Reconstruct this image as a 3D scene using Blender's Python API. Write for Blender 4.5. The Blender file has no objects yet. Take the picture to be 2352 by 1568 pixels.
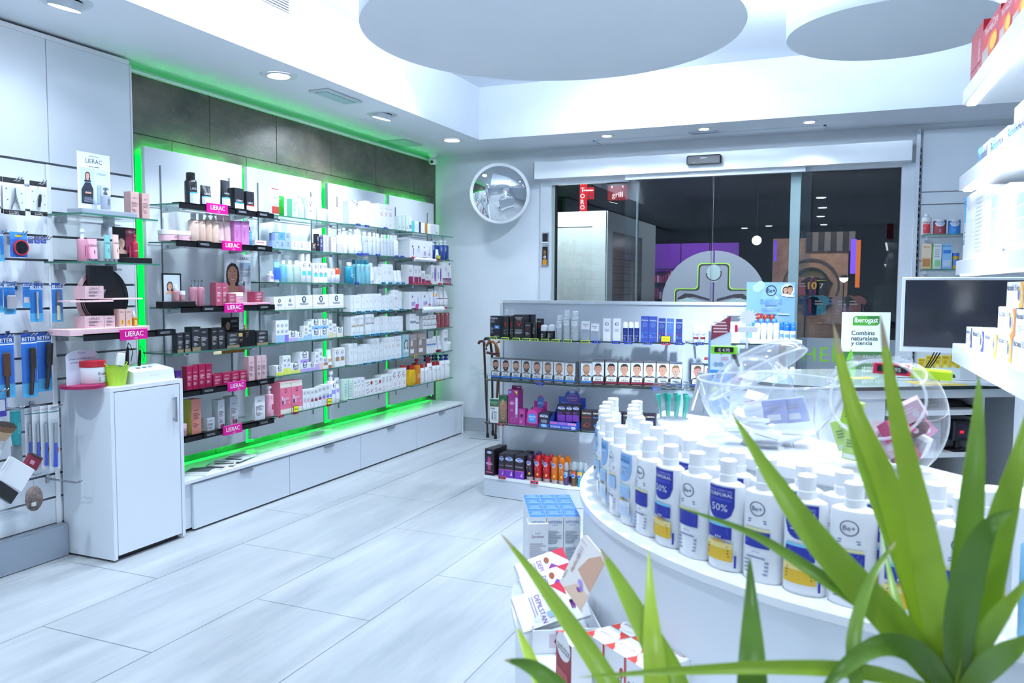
import bpy, math, random
from mathutils import Matrix, Vector
random.seed(7)
S = bpy.context.scene
COL = S.collection
rad = math.radians

# ------------------------------------------------------------ camera
F_PX, W_PX, H_PX = 1862.15, 2352, 1568
YAW, PITCH, ROLL = 0.401497795, 0.0670578764, -0.00574576
CAM = Vector((0, 0, 1.40))
_fwd = Vector((-math.sin(YAW) * math.cos(PITCH), math.cos(YAW) * math.cos(PITCH), -math.sin(PITCH)))
_r0 = Vector((math.cos(YAW), math.sin(YAW), 0)); _d0 = _fwd.cross(_r0)
_right = _r0 * math.cos(ROLL) + _d0 * math.sin(ROLL)
_down = _d0 * math.cos(ROLL) - _r0 * math.sin(ROLL)
cam_data = bpy.data.cameras.new('camera'); cam = bpy.data.objects.new('camera', cam_data); COL.objects.link(cam)
cam_data.sensor_width = 36.0; cam_data.lens = 36.0 * F_PX / W_PX
cam_data.clip_start = 0.02; cam_data.clip_end = 100
cam.matrix_world = Matrix(((_right.x, -_down.x, -_fwd.x, CAM.x), (_right.y, -_down.y, -_fwd.y, CAM.y),
                           (_right.z, -_down.z, -_fwd.z, CAM.z), (0, 0, 0, 1)))
cam_data.dof.use_dof = True; cam_data.dof.focus_distance = 4.4; cam_data.dof.aperture_fstop = 7.0
S.camera = cam

# ------------------------------------------------------------ world, exposure
wd = bpy.data.worlds.new('night'); S.world = wd; wd.use_nodes = True
wd.node_tree.nodes['Background'].inputs[0].default_value = (0.010, 0.012, 0.022, 1)
wd.node_tree.nodes['Background'].inputs[1].default_value = 0.6
S.view_settings.view_transform = 'Standard'; S.view_settings.look = 'None'
S.view_settings.exposure = 0.68; S.view_settings.gamma = 1.0; S.view_settings.use_curve_mapping = False
S.cycles.max_bounces = 7; S.cycles.diffuse_bounces = 4; S.cycles.glossy_bounces = 4; S.cycles.transparent_max_bounces = 18; S.cycles.sample_clamp_indirect = 6.0
S.cycles.caustics_reflective = False; S.cycles.caustics_refractive = False

COOL = (0.77, 0.885, 1.0)
def lamp(name, loc, power, size, color=COOL, aim=(0, 0, -1), spread=120, sy=None):
    L = bpy.data.lights.new(name, 'AREA'); L.energy = power; L.color = color; L.spread = rad(spread)
    if sy: L.shape = 'RECTANGLE'; L.size = size; L.size_y = sy
    else: L.shape = 'DISK'; L.size = size
    o = bpy.data.objects.new(name, L); COL.objects.link(o); o.location = loc
    o.rotation_euler = Vector(aim).to_track_quat('-Z', 'Y').to_euler()
    return o
CEIL, UP = 2.66, 3.10
lamp('recess_spot_and_fill', (-1.5, 5.5, UP - .05), 16, .16, COOL, (0, .5, -1), 140)  # unseen fill behind the large disc, added to brighten header and back wall
lamp('recess_spot_and_fill', (-.42, 3.35, UP - .05), 34, .16, COOL, (-.42, .62, -1), 95)     # the bright fitting between the two hanging discs
# lamps of the recessed downlights (positions of the fittings) : x, y, z, power, aim
DOWN = [(-3.239, 4.02, 16, (-.25, .1, -1)), (-3.257, 5.204, 56, (-.55, -.3, -1)), (-3.25, 6.307, 12, (-.15, 0, -1)), (-3.293, 2.633, 28, (-.3, .1, -1)),
        (-3.27, 1.3, 34, (-.2, .2, -1)), (-1.954, 6.595, 20, (0, .1, -1)), (-1.157, 6.588, 20, (0, .1, -1)), (-.373, 6.604, 20, (0, .1, -1))]
for x, y, pw, aim in DOWN:
    lamp('downlight_lamp', (x, y, CEIL - .03), pw * .22, .10, COOL, aim, 105)
for x, y, pw in ((-.35, 2.3, 62), (-.05, 1.15, 36), (-1.6, 1.2, 36), (-2.65, 2.2, 30), (-2.65, 3.4, 34), (-2.65, 4.75, 44), (.9, 4.3, 30), (-2.2, -1.0, 130), (-.3, -1.4, 110), (1.6, -1, 110)):
    lamp('ceiling_spot_and_fill', (x, y, UP - .04), pw * .24, .14, COOL, (-.55 if x < -2.6 else 0, 0, -1), 110)  # unseen lamps above the frame; the left-hand row is added fill for the wall

# ------------------------------------------------------------ projection helpers (pixel -> point on a known plane)
def ray(x, y):
    return _right * ((x - 1176) / F_PX) + _down * ((y - 784) / F_PX) + _fwd
def at(x, y, axis, val):
    d = ray(x, y); t = (val - CAM[axis]) / d[axis]
    return CAM + d * t
def at_plane(x, y, p, n):
    d = ray(x, y); t = (Vector(p) - CAM).dot(n) / d.dot(n)
    return CAM + d * t
def proj(P):
    q = Vector(P) - CAM; z = q.dot(_fwd)
    return F_PX * q.dot(_right) / z + 1176, F_PX * q.dot(_down) / z + 784

# ------------------------------------------------------------ materials
MATS = {}
def lin(c): return c / 12.92 if c <= .04045 else ((c + .055) / 1.055) ** 2.4
def rgb(h, k=.86):
    h = h.lstrip('#')
    if len(h) == 3: h = ''.join(a * 2 for a in h)
    return tuple(lin(int(h[i:i + 2], 16) / 255) * k for i in (0, 2, 4)) + (1,)
def newmat(name):
    m = bpy.data.materials.new(name); m.use_nodes = True
    return m, m.node_tree.nodes, m.node_tree.links, m.node_tree.nodes['Principled BSDF']
def mat(h, rough=.45, metal=0, coat=0):
    k = (h, rough, metal, coat)
    if k not in MATS:
        m, N, Lk, b = newmat('paint_' + h)
        b.inputs['Base Color'].default_value = rgb(h)
        b.inputs['Metallic'].default_value = metal
        if coat: b.inputs['Coat Weight'].default_value = coat; b.inputs['Coat Roughness'].default_value = .08
        nz = N.new('ShaderNodeTexNoise'); nz.inputs['Scale'].default_value = 30
        mr = N.new('ShaderNodeMapRange'); mr.inputs[3].default_value = max(0, rough - .05); mr.inputs[4].default_value = rough + .05
        Lk.new(nz.outputs[0], mr.inputs[0]); Lk.new(mr.outputs[0], b.inputs['Roughness'])
        MATS[k] = m
    return MATS[k]
def ink(h): return mat(h, .55)
def glow(h, s):
    k = ('glow', h, s)
    if k not in MATS:
        m, N, Lk, b = newmat('glow_' + h)
        b.inputs['Base Color'].default_value = (0, 0, 0, 1)
        b.inputs['Emission Color'].default_value = rgb(h, 1); b.inputs['Emission Strength'].default_value = s
        MATS[k] = m
    return MATS[k]
def glass(name, tint=(.93, .975, .96), gloss=1.0, rough=.0, milk=0):
    k = ('glass', name)
    if k not in MATS:
        m, N, Lk, b = newmat(name); N.remove(b)
        out = N['Material Output']
        t = N.new('ShaderNodeBsdfTransparent'); t.inputs[0].default_value = tint + (1,)
        g = N.new('ShaderNodeBsdfGlossy'); g.inputs['Roughness'].default_value = rough; g.inputs[0].default_value = (gloss, gloss, gloss, 1)
        f = N.new('ShaderNodeFresnel'); ge = N.new('ShaderNodeNewGeometry'); mr = N.new('ShaderNodeMapRange')
        mr.inputs[3].default_value = 1.5; mr.inputs[4].default_value = 1 / 1.5; Lk.new(ge.outputs['Backfacing'], mr.inputs[0]); Lk.new(mr.outputs[0], f.inputs[0])
        mx = N.new('ShaderNodeMixShader')
        Lk.new(f.outputs[0], mx.inputs[0]); Lk.new(t.outputs[0], mx.inputs[1]); Lk.new(g.outputs[0], mx.inputs[2]); Lk.new(mx.outputs[0], out.inputs[0])
        if milk:
            df = N.new('ShaderNodeBsdfDiffuse'); df.inputs[0].default_value = (.85, .88, .92, 1); m2 = N.new('ShaderNodeMixShader'); m2.inputs[0].default_value = milk
            Lk.new(mx.outputs[0], m2.inputs[1]); Lk.new(df.outputs[0], m2.inputs[2]); Lk.new(m2.outputs[0], out.inputs[0])
        MATS[k] = m
    return MATS[k]
def liquid(h, dens=.8):
    """coloured clear plastic: coloured transparency mixed with a coloured gloss body"""
    k = ('liq', h, dens)
    if k not in MATS:
        m, N, Lk, b = newmat('clear_plastic_' + h)
        out = N['Material Output']
        b.inputs['Base Color'].default_value = rgb(h); b.inputs['Roughness'].default_value = .12
        t = N.new('ShaderNodeBsdfTransparent'); t.inputs[0].default_value = rgb(h, 1)
        mx = N.new('ShaderNodeMixShader'); mx.inputs[0].default_value = dens
        Lk.new(t.outputs[0], mx.inputs[1]); Lk.new(b.outputs[0], mx.inputs[2]); Lk.new(mx.outputs[0], out.inputs[0])
        MATS[k] = m
    return MATS[k]

def mapping(N, Lk, scale, rot=0):
    tc = N.new('ShaderNodeTexCoord'); mp = N.new('ShaderNodeMapping')
    mp.inputs['Scale'].default_value = scale; mp.inputs['Rotation'].default_value = (0, 0, rot)
    Lk.new(tc.outputs['Object'], mp.inputs[0]); return mp.outputs[0]
def surf_mat(name, base, dark, scale, rough=.5, bump=.0, detail=6, lo=.35, hi=.65, spec=None):
    m, N, Lk, b = newmat(name)
    co = mapping(N, Lk, scale)
    nz = N.new('ShaderNodeTexNoise'); nz.inputs['Scale'].default_value = 1; nz.inputs['Detail'].default_value = detail; nz.inputs['Roughness'].default_value = .6
    Lk.new(co, nz.inputs['Vector'])
    cr = N.new('ShaderNodeValToRGB'); cr.color_ramp.elements[0].position = lo; cr.color_ramp.elements[1].position = hi
    cr.color_ramp.elements[0].color = rgb(dark); cr.color_ramp.elements[1].color = rgb(base)
    Lk.new(nz.outputs[0], cr.inputs[0]); Lk.new(cr.outputs[0], b.inputs['Base Color'])
    b.inputs['Roughness'].default_value = rough
    if bump:
        bp = N.new('ShaderNodeBump'); bp.inputs['Strength'].default_value = bump; bp.inputs['Distance'].default_value = .01
        Lk.new(nz.outputs[0], bp.inputs['Height']); Lk.new(bp.outputs[0], b.inputs['Normal'])
    return m
WALLP = surf_mat('wall_paint', '#eef4fb', '#e9f0f8', (3, 3, 3), .6, .02)
CEILP = surf_mat('ceiling_paint', '#f4f8ff', '#f0f5fd', (2, 2, 2), .7, .01)
TILE = surf_mat('floor_porcelain', '#c4c9cd', '#a0a7ae', (7, .9, 7), .32, .03, 8, .3, .68)
JOINT = mat('#9aa3ad', .8)
SLATE = surf_mat('slate_tile', '#6a6156', '#383634', (5, 3.2, 5.5), .40, .5, 14, .32, .74)
def _veins():
    N, Lk = SLATE.node_tree.nodes, SLATE.node_tree.links; b = N['Principled BSDF']; cr = b.inputs['Base Color'].links[0].from_socket
    co = mapping(N, Lk, (6, 2.6, 7), .4); nz = N.new('ShaderNodeTexNoise'); nz.inputs['Scale'].default_value = 1.3; nz.inputs['Detail'].default_value = 9; nz.inputs['Distortion'].default_value = 1.6
    Lk.new(co, nz.inputs['Vector']); r = N.new('ShaderNodeValToRGB'); e = r.color_ramp.elements; e[0].position = .485; e[0].color = (0, 0, 0, 1); e[1].position = .5; e[1].color = (.16, .16, .16, 1); x = e.new(.515); x.color = (0, 0, 0, 1)
    Lk.new(nz.outputs[0], r.inputs[0]); mx = N.new('ShaderNodeMix'); mx.data_type = 'RGBA'; Lk.new(r.outputs[0], mx.inputs[0]); Lk.new(cr, mx.inputs[6]); mx.inputs[7].default_value = rgb('#a39c90'); Lk.new(mx.outputs[2], b.inputs['Base Color'])
_veins()
GROUT = mat('#8f948f', .8)
WHITE = mat('#f2f6fb', .22, 0, .15)
WHITE2 = mat('#e9f0f8', .35)
LAM = mat('#e2eaf4', .25, 0, .1)
CHROME = mat('#c8ccd0', .12, 1)
ALU = mat('#b9c0ca', .35, .9)
ALUW = mat('#dfe6ee', .3, .1)
BLACK = mat('#0c0d12', .3)
RUBBER = mat('#15161a', .6)
GLASS = glass('shelf_glass', (.965, .99, .98))
GEDGE = mat('#3f7a68', .15)
GDARK = mat('#24362f', .15)
DOORGLASS = glass('door_glass', (.86, .90, .92), 1.0)
CLEAR = glass('clear_acrylic', (.975, .985, .995), .9, .03)
MILKY = glass('clear_plastic_bowl', (.965, .975, .99), .9, .03, .07)
RIMM = glass('bowl_rim_plastic', (.95, .96, .99), 1, .05, .28)
GREEN = glow('#00ff3c', 1.7)
GREENX = glow('#00ff46', 46.0)

# ------------------------------------------------------------ mesh builder
class MB:
    def __init__(s): s.v = []; s.f = []; s.fm = []; s.m = []; s.sm = []
    def mi(s, m):
        if m not in s.m: s.m.append(m)
        return s.m.index(m)
    def add(s, vs, fs, m, smooth=False):
        o = len(s.v); s.v += [tuple(v) for v in vs]; i = s.mi(m)
        for f in fs: s.f.append(tuple(o + k for k in f)); s.fm.append(i); s.sm.append(smooth)
        return s
    def box(s, x0, x1, y0, y1, z0, z1, m, side=None):
        x0, x1 = sorted((x0, x1)); y0, y1 = sorted((y0, y1)); z0, z1 = sorted((z0, z1))
        V = [(x0, y0, z0), (x1, y0, z0), (x1, y1, z0), (x0, y1, z0), (x0, y0, z1), (x1, y0, z1), (x1, y1, z1), (x0, y1, z1)]
        if side is None: s.add(V, [(0, 3, 2, 1), (4, 5, 6, 7), (0, 1, 5, 4), (1, 2, 6, 5), (2, 3, 7, 6), (3, 0, 4, 7)], m)
        else:
            s.add(V, [(0, 3, 2, 1), (4, 5, 6, 7)], m); s.add(V, [(0, 1, 5, 4), (1, 2, 6, 5), (2, 3, 7, 6), (3, 0, 4, 7)], side)
        return s
    def cbox(s, x0, x1, y0, y1, z0, z1, m, c=.003):
        """box with chamfered vertical edges and top rim"""
        P = [(x0 + c, y0), (x1 - c, y0), (x1, y0 + c), (x1, y1 - c), (x1 - c, y1), (x0 + c, y1), (x0, y1 - c), (x0, y0 + c)]
        cx, cy = (x0 + x1) / 2, (y0 + y1) / 2; sx, sy = 1 - 2 * c / (x1 - x0), 1 - 2 * c / (y1 - y0)
        I = [(cx + (x - cx) * sx, cy + (y - cy) * sy) for x, y in P]
        V = [(x, y, z0) for x, y in P] + [(x, y, z1 - c) for x, y in P] + [(x, y, z1) for x, y in I]
        Fs = [tuple(range(7, -1, -1)), tuple(range(16, 24))]
        for r in (0, 8):
            for i in range(8): j = (i + 1) % 8; Fs.append((r + i, r + j, r + 8 + j, r + 8 + i))
        return s.add(V, Fs, m)
    def prism(s, P, z0, z1, m, side=None, smooth=False):
        n = len(P); V = [(x, y, z0) for x, y in P] + [(x, y, z1) for x, y in P]
        s.add(V, [tuple(range(n - 1, -1, -1)), tuple(range(n, 2 * n))], m)
        s.add(V, [(i, (i + 1) % n, n + (i + 1) % n, n + i) for i in range(n)], side or m, smooth); return s
    def lathe(s, prof, n=18, sx=1, sy=1, c=(0, 0, 0)):
        """prof: (r, z, material of the ring above)"""
        for k in range(len(prof) - 1):
            (r0, z0, m), (r1, z1) = prof[k], prof[k + 1][:2]
            V = []
            for r, z in ((r0, z0), (r1, z1)):
                V += [(c[0] + sx * r * math.cos(2 * math.pi * i / n), c[1] + sy * r * math.sin(2 * math.pi * i / n), c[2] + z) for i in range(n)]
            s.add(V, [(i, (i + 1) % n, n + (i + 1) % n, n + i) for i in range(n)], m, True)
        for (r, z, m), fl in ((prof[0], 1), ((prof[-1][0], prof[-1][1], prof[-2][2]), 0)):
            if r > 1e-5:
                V = [(c[0] + sx * r * math.cos(2 * math.pi * i / n), c[1] + sy * r * math.sin(2 * math.pi * i / n), c[2] + z) for i in range(n)]
                s.add(V, [tuple(range(n - 1, -1, -1)) if fl else tuple(range(n))], m)
        return s
    def tube(s, P, r, m, n=8, closed=False):
        P = [Vector(p) for p in P]; rings = []; N = len(P)
        up = Vector((0, 0, 1))
        for i, p in enumerate(P):
            a, b = P[max(0, i - 1)], P[min(N - 1, i + 1)]
            if closed: a, b = P[i - 1], P[(i + 1) % N]
            t = (b - a).normalized(); u = up if abs(t.z) < .95 else Vector((1, 0, 0))
            x = t.cross(u).normalized(); y = x.cross(t)
            rr = r[i] if isinstance(r, (list, tuple)) else r
            rings.append([p + x * rr * math.cos(2 * math.pi * k / n) + y * rr * math.sin(2 * math.pi * k / n) for k in range(n)])
        V = [v for R in rings for v in R]; Fs = []
        for i in range(N if closed else N - 1):
            j = (i + 1) % N
            for k in range(n): l = (k + 1) % n; Fs.append((i * n + k, i * n + l, j * n + l, j * n + k))
        s.add(V, Fs, m, True)
        if not closed: s.add(V, [tuple(range(n - 1, -1, -1)), tuple(range((N - 1) * n, N * n))], m)
        return s
    def loft(s, rings, m, caps=True, smooth=True):
        n = len(rings[0]); V = [v for R in rings for v in R]; Fs = []
        for i in range(len(rings) - 1):
            for k in range(n): l = (k + 1) % n; Fs.append((i * n + k, i * n + l, (i + 1) * n + l, (i + 1) * n + k))
        s.add(V, Fs, m, smooth)
        if caps: s.add(V, [tuple(range(n - 1, -1, -1)), tuple(range((len(rings) - 1) * n, len(rings) * n))], m)
        return s
    def xf(s, M, i0=0):
        for i in range(i0, len(s.v)): s.v[i] = tuple(M @ Vector(s.v[i]))
        return s
    def build(s, name, parent=None, loc=(0, 0, 0), rz=0, rot=None):
        me = bpy.data.meshes.new(name); me.from_pydata(s.v, [], s.f)
        for m in s.m: me.materials.append(m)
        me.polygons.foreach_set('material_index', s.fm); me.polygons.foreach_set('use_smooth', s.sm); me.update()
        if any(s.sm):
            import bmesh
            bm = bmesh.new(); bm.from_mesh(me); bmesh.ops.remove_doubles(bm, verts=bm.verts, dist=1e-5); bm.to_mesh(me); bm.free()
            me.set_sharp_from_angle(angle=rad(42))
        o = bpy.data.objects.new(name, me); COL.objects.link(o)
        o.location = loc; o.rotation_euler = rot or (0, 0, rz)
        if parent: o.parent = parent
        return o
def tag(o, label, cat, group=None):
    o['label'] = label; o['category'] = cat
    if group: o['group'] = group
    return o
def struct(o, label=None):
    o['kind'] = 'structure'
    if label: o['label'] = label
    return o
def empty(name, loc=(0, 0, 0), rz=0):
    o = bpy.data.objects.new(name, None); COL.objects.link(o); o.location = loc; o.rotation_euler = (0, 0, rz); o.empty_display_size = .05
    return o
def dup(o, parent=None):
    c = o.copy(); COL.objects.link(c); c.parent = parent
    for ch in o.children: dup(ch, c)
    return c

# ------------------------------------------------------------ text
TEXTS = {}
def text_geo(s, bold=0, shear=0, space=1.0):
    k = (s, bold, shear, space)
    if k not in TEXTS:
        cu = bpy.data.curves.new('lettering', 'FONT'); cu.body = s; cu.resolution_u = 2; cu.offset = bold; cu.shear = shear
        cu.space_character = space
        cu.align_x = 'LEFT'; cu.fill_mode = 'FRONT'
        ob = bpy.data.objects.new('lettering', cu)
        me = bpy.data.meshes.new_from_object(ob)
        V = [(v.co.x, v.co.y) for v in me.vertices]; Fs = [tuple(p.vertices) for p in me.polygons]
        bpy.data.objects.remove(ob); bpy.data.curves.remove(cu); bpy.data.meshes.remove(me)
        if V:
            x0 = min(v[0] for v in V); x1 = max(v[0] for v in V); y0 = min(v[1] for v in V); y1 = max(v[1] for v in V)
        else: x0 = y0 = 0; x1 = y1 = 1
        V = [(v[0] - x0, v[1] - y0) for v in V]
        TEXTS[k] = (V, Fs, x1 - x0, y1 - y0)
    return TEXTS[k]

# ------------------------------------------------------------ flat print on a face or round a body
class Print:
    """elements in face coordinates: x from the centre, z from the bottom"""
    def __init__(s): s.e = []; s.L = 0
    def poly(s, P, h, m=None):
        s.L += 1; s.e.append((list(P), [tuple(range(len(P)))], m or ink(h), s.L)); return s
    def rect(s, x0, z0, x1, z1, h, n=1):
        s.L += 1; V = []; Fs = []
        for i in range(n + 1):
            x = x0 + (x1 - x0) * i / n; V += [(x, z0), (x, z1)]
        for i in range(n): Fs.append((2 * i, 2 * i + 2, 2 * i + 3, 2 * i + 1))
        s.e.append((V, Fs, ink(h), s.L)); return s
    def ell(s, cx, cz, rx, rz, h, n=14, a0=0, a1=360):
        P = [(cx + rx * math.cos(rad(a0 + (a1 - a0) * i / (n if a1 - a0 >= 360 else n - 1))), cz + rz * math.sin(rad(a0 + (a1 - a0) * i / (n if a1 - a0 >= 360 else n - 1)))) for i in range(n)]
        return s.poly(P, h)
    def ring(s, cx, cz, r, t, h, n=18, a0=0, a1=360):
        s.L += 1; V = []; Fs = []
        for i in range(n + 1):
            a = rad(a0 + (a1 - a0) * i / n)
            V += [(cx + r * math.cos(a), cz + r * math.sin(a)), (cx + (r - t) * math.cos(a), cz + (r - t) * math.sin(a))]
        for i in range(n): Fs.append((2 * i, 2 * i + 2, 2 * i + 3, 2 * i + 1))
        s.e.append((V, Fs, ink(h), s.L)); return s
    def text(s, t, cx, cz, hgt, h, maxw=None, bold=0, shear=0, align='c', vert=False, space=1.0):
        V, Fs, w, hh = text_geo(t, 0, shear, space)
        k = hgt / max(hh, .3); kx = k
        if maxw and w * k > maxw: kx = maxw / w
        ox = {'c': -w * kx / 2, 'l': 0, 'r': -w * kx}[align]
        if bold and not vert:                      # heavier strokes: the outline set again to either side, on its own layer
            for dx in (-bold * 1.1, bold * 1.1):
                s.L += .25; s.e.append(([(cx + (x + dx) * kx + ox, cz + y * k - hh * k / 2) for x, y in V], Fs, ink(h), s.L))
        s.L += .5
        if vert: P = [(cx - (y * k - hgt / 2), cz + x * kx + ox) for x, y in V]
        else: P = [(cx + x * kx + ox, cz + y * k - hh * k / 2) for x, y in V]
        s.e.append((P, Fs, ink(h), s.L)); return s
    def lines(s, x0, z0, x1, z1, n, h, align='l', seed=1):
        rr = random.Random(seed * 31 + n); st = (z1 - z0) / n
        s.L += 1; V = []; Fs = []
        for i in range(n):
            w = (x1 - x0) * rr.uniform(.6, 1); z = z1 - st * (i + .5)
            a = x0 if align == 'l' else (x0 + x1) / 2 - w / 2
            k = len(V); V += [(a, z - st * .22), (a + w, z - st * .22), (a + w, z + st * .22), (a, z + st * .22)]; Fs.append((k, k + 1, k + 2, k + 3))
        s.e.append((V, Fs, ink(h), s.L)); return s
    def mesh(s, fn, cut=0):
        mb = MB()
        for V, Fs, m, L in s.e:
            if cut and len(Fs) == 1 and max(v[0] for v in V) - min(v[0] for v in V) > cut:      # slice a wide figure so that it follows the curve
                x0, x1 = min(v[0] for v in V), max(v[0] for v in V); n = int((x1 - x0) / cut) + 2; W = []
                for i in range(n + 1):
                    x = x0 + (x1 - x0) * min(max(i / n, 1e-4), 1 - 1e-4); zs = []
                    for a, b in zip(V, V[1:] + V[:1]):
                        if (a[0] - x) * (b[0] - x) <= 0 and abs(a[0] - b[0]) > 1e-12: zs.append(a[1] + (b[1] - a[1]) * (x - a[0]) / (b[0] - a[0]))
                    if zs: W += [(x, min(zs)), (x, max(zs))]
                V = W; Fs = [(2 * i, 2 * i + 2, 2 * i + 3, 2 * i + 1) for i in range(len(W) // 2 - 1)]
            mb.add([fn(x, z, .00025 + .00018 * L) for x, z in V], Fs, m)
        return mb
    def on_flat(s, name, parent, y=0, z=0, **k): return s.mesh(lambda x, zz, e: (x, y - e, z + zz)).build(name, parent, **k)
    def on_round(s, name, parent, r, sy=1, z=0, **k):
        return s.mesh(lambda x, zz, e: ((r + e) * math.sin(x / r), -(r + e) * sy * math.cos(x / r) - (e if sy < 1 else 0), z + zz), r * .22).build(name, parent, **k)
# ============================================================ the room
WX, BY, RX, RY = -3.81, 7.05, 3.2, -3.6        # left tile face, back wall, right wall, rear wall
def sbox(name, x0, x1, y0, y1, z0, z1, m, label=None): return struct(MB().box(x0, x1, y0, y1, z0, z1, m).build(name), label)

# floor : joint bed with single porcelain planks
floor = sbox('floor', -4.1, RX + .2, RY - .2, BY + .4, -.06, -.004, JOINT, 'pale grey stone-look plank tiles laid in running bond')
jx = [at(362, 1328, 2, 0).x, at(768, 1283, 2, 0).x, at(849.5, 1425, 2, 0).x]
PW = (jx[2] - jx[0]) / 2
joints = {}
for k, (x, y) in {0: (300, 1316), 1: (360, 1500), 2: (849, 1425)}.items(): joints[k] = at(x, y, 2, 0).y
ends = {0: at(300, 1316, 2, 0).y, 1: at(224, 1468, 2, 0).y, 2: at(720, 1400, 2, 0).y, 3: at(1095, 1335, 2, 0).y}
ends2 = {0: at(660, 1176, 2, 0).y, 1: at(667, 1266, 2, 0).y, 2: at(1021, 1226, 2, 0).y}
PL = abs(ends2[1] - ends[1])
i = 0
for k in range(-3, 15):
    xa = jx[0] + (k - 1) * PW
    y0 = ends.get(k, ends[k % 2 if k % 2 in ends else 0] + (.37 * k) % 1 * PL)
    y = y0 - PL * 5
    while y > RY: y -= PL
    while y < BY + .1:
        x0, x1, ya, yb = max(xa, -3.95), min(xa + PW, RX), max(y, RY), min(y + PL, BY + .1)
        if x1 - x0 > .02 and yb - ya > .02:
            g = .0026
            o = MB().cbox(x0 + g, x1 - g, ya + g, yb - g, -.0045, 0, TILE, .0012).build('plank_tile', floor)
        y += PL

# left wall
wl = sbox('wall_left', -4.1, WX - .012, RY - .2, BY + .3, 0, 2.6, GROUT, 'left wall clad in slate tiles lit green from below')
tz = [2.598, 2.262, 1.926, 1.59, 1.254, .918, .582, .246, 0]
ty0 = [at(481, 250, 0, WX).y, at(395, 330, 0, WX).y]
tw = abs(at(635, 300, 0, WX).y - ty0[0])
for r in range(len(tz) - 1):
    st = ty0[r % 2] - tw * 2
    while st < BY:
        a, b = max(3.40, st), min(BY, st + tw)
        if b - a > .02: MB().cbox(WX - .012, WX, a + .002, b - .002, tz[r + 1] + .002, tz[r] - .002, SLATE, .001).build('slate_tile', wl)
        st += tw
sbox('wall_left_plain', -4.1, -3.80, RY, 3.395, 0, 2.62, WALLP)
# light cove above the tiles
struct(MB().box(-3.81, -3.785, 3.40, BY, 2.595, 2.607, WHITE).build('trim_1'), 'white metal ledge along the tile top')
st = MB().box(-3.86, -3.835, 3.42, BY - .02, 2.601, 2.611, glow('#2cf46c', .9)).build('green_glow_strip'); tag(st, 'green light strip in the slot between slate wall and ceiling', 'light strip')
sbox('wall_left_slot', -4.1, -3.90, RY, BY + .3, 2.6, 2.70, WALLP)

# back wall with the shop front opening
HB, HT = 2.375, 2.525
oL, oR = -2.60, .37
bw = MB()
bw.box(-4.1, oL - .11, BY, BY + .14, 0, 2.72, WALLP); bw.box(oR, RX + .2, BY, BY + .14, 0, 2.72, WALLP); bw.box(oL - .11, oR, BY, BY + .14, 2.36, 2.72, WALLP)
struct(bw.build('wall_back'), 'white back wall around the glazed shop front')
sbox('baseboard_back', -3.81, oL - .11, BY - .012, BY, 0, .135, mat('#b9c2c9', .5), 'grey stone skirting below the round mirror')
sbox('wall_right', RX, RX + .2, RY - .2, BY + .3, 0, 3.2, WALLP)
sbox('wall_rear', -4.1, RX + .2, RY - .2, RY, 0, 3.2, WALLP)

# ceiling : lower band, recess, upper deck
EX, EY, ER, EB = -3.03, 6.39, 2.6, -2.6
c = MB()
c.box(-3.90, EX, RY - .2, BY + .2, CEIL, CEIL + .03, CEILP); c.box(EX, RX + .2, EY, BY + .2, CEIL, CEIL + .03, CEILP)
c.box(ER, RX + .2, EB, EY, CEIL, CEIL + .03, CEILP); c.box(EX, RX + .2, RY - .2, EB, CEIL, CEIL + .03, CEILP)
c.box(EX - .03, EX, EB, EY, CEIL + .03, UP, CEILP); c.box(EX - .03, ER, EY, EY + .03, CEIL + .03, UP, CEILP); c.box(ER, ER + .03, EB, EY, CEIL + .03, UP, CEILP); c.box(EX - .03, ER, EB - .03, EB, CEIL + .03, UP, CEILP)
c.box(EX - .05, ER + .05, EB - .05, EY + .05, UP, UP + .04, CEILP)
ceiling = struct(c.build('ceiling'), 'white ceiling with a deep lit recess')

# discs hanging in the recess
def disc(cx, cy, r, zb, label):
    t = tag(empty('ceiling_disc', (cx, cy, zb)), label, 'ceiling disc')
    MB().lathe([(r - .002, 0, CEILP), (r, .004, CEILP), (r, .13, CEILP), (r - .02, .135, CEILP), (.02, .135, CEILP)], 96).build('disc_panel', t)
    MB().lathe([(r - .34, .135, CEILP), (r - .34, UP - zb, CEILP), (.01, UP - zb, CEILP)], 48).build('hanger_drum', t)
    n = 64; rr = r - .14; m = glow('#d2e8ff', 78)
    MB().tube([(rr * math.cos(2 * math.pi * i / n), rr * math.sin(2 * math.pi * i / n), .156) for i in range(n)], .019, m, 6, True).build('led_ring', t)
disc(-1.475, 3.96, .962, 2.69, 'large white round disc hanging in the ceiling recess')
disc(.1265, 4.60, .513, 2.69, 'smaller white round disc hanging beside the large one')

def downlight(x, y, z, r, label, tilt=0, group=None):
    t = tag(empty('downlight', (x, y, z)), label, 'downlight', group)
    MB().lathe([(r * .82, 0, ALUW), (r * 1.28, -.004, ALUW), (r * 1.32, 0, ALUW)], 28).build('trim_ring', t)
    b = MB().lathe([(.001, -.006, ALUW), (r * .8, -.006, ALUW), (r * .82, 0, ALUW), (r * .82, .004, ALUW)], 28) if not tilt else MB().lathe([(r * .8, -.03, ALUW), (r * .8, .01, ALUW)], 28)
    b.build('lamp_housing', t, rot=(0, rad(tilt), 0))
    z2 = -.031 if tilt else -.008
    MB().lathe([(.0005, z2, glow('#f4faff', 14)), (r * .76, z2, glow('#f4faff', 14)), (r * .76, z2 + .001, ALUW)], 28).build('lamp_lens', t, rot=(0, rad(tilt), 0))
names = ['round recessed downlight above the first slate tiles', 'tilted round downlight above the second and third wall bays', 'round downlight in the ceiling near the corner camera',
         'round downlight cut by the top left picture edge', 'round downlight above the hanging beauty tools, out of view']
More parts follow.
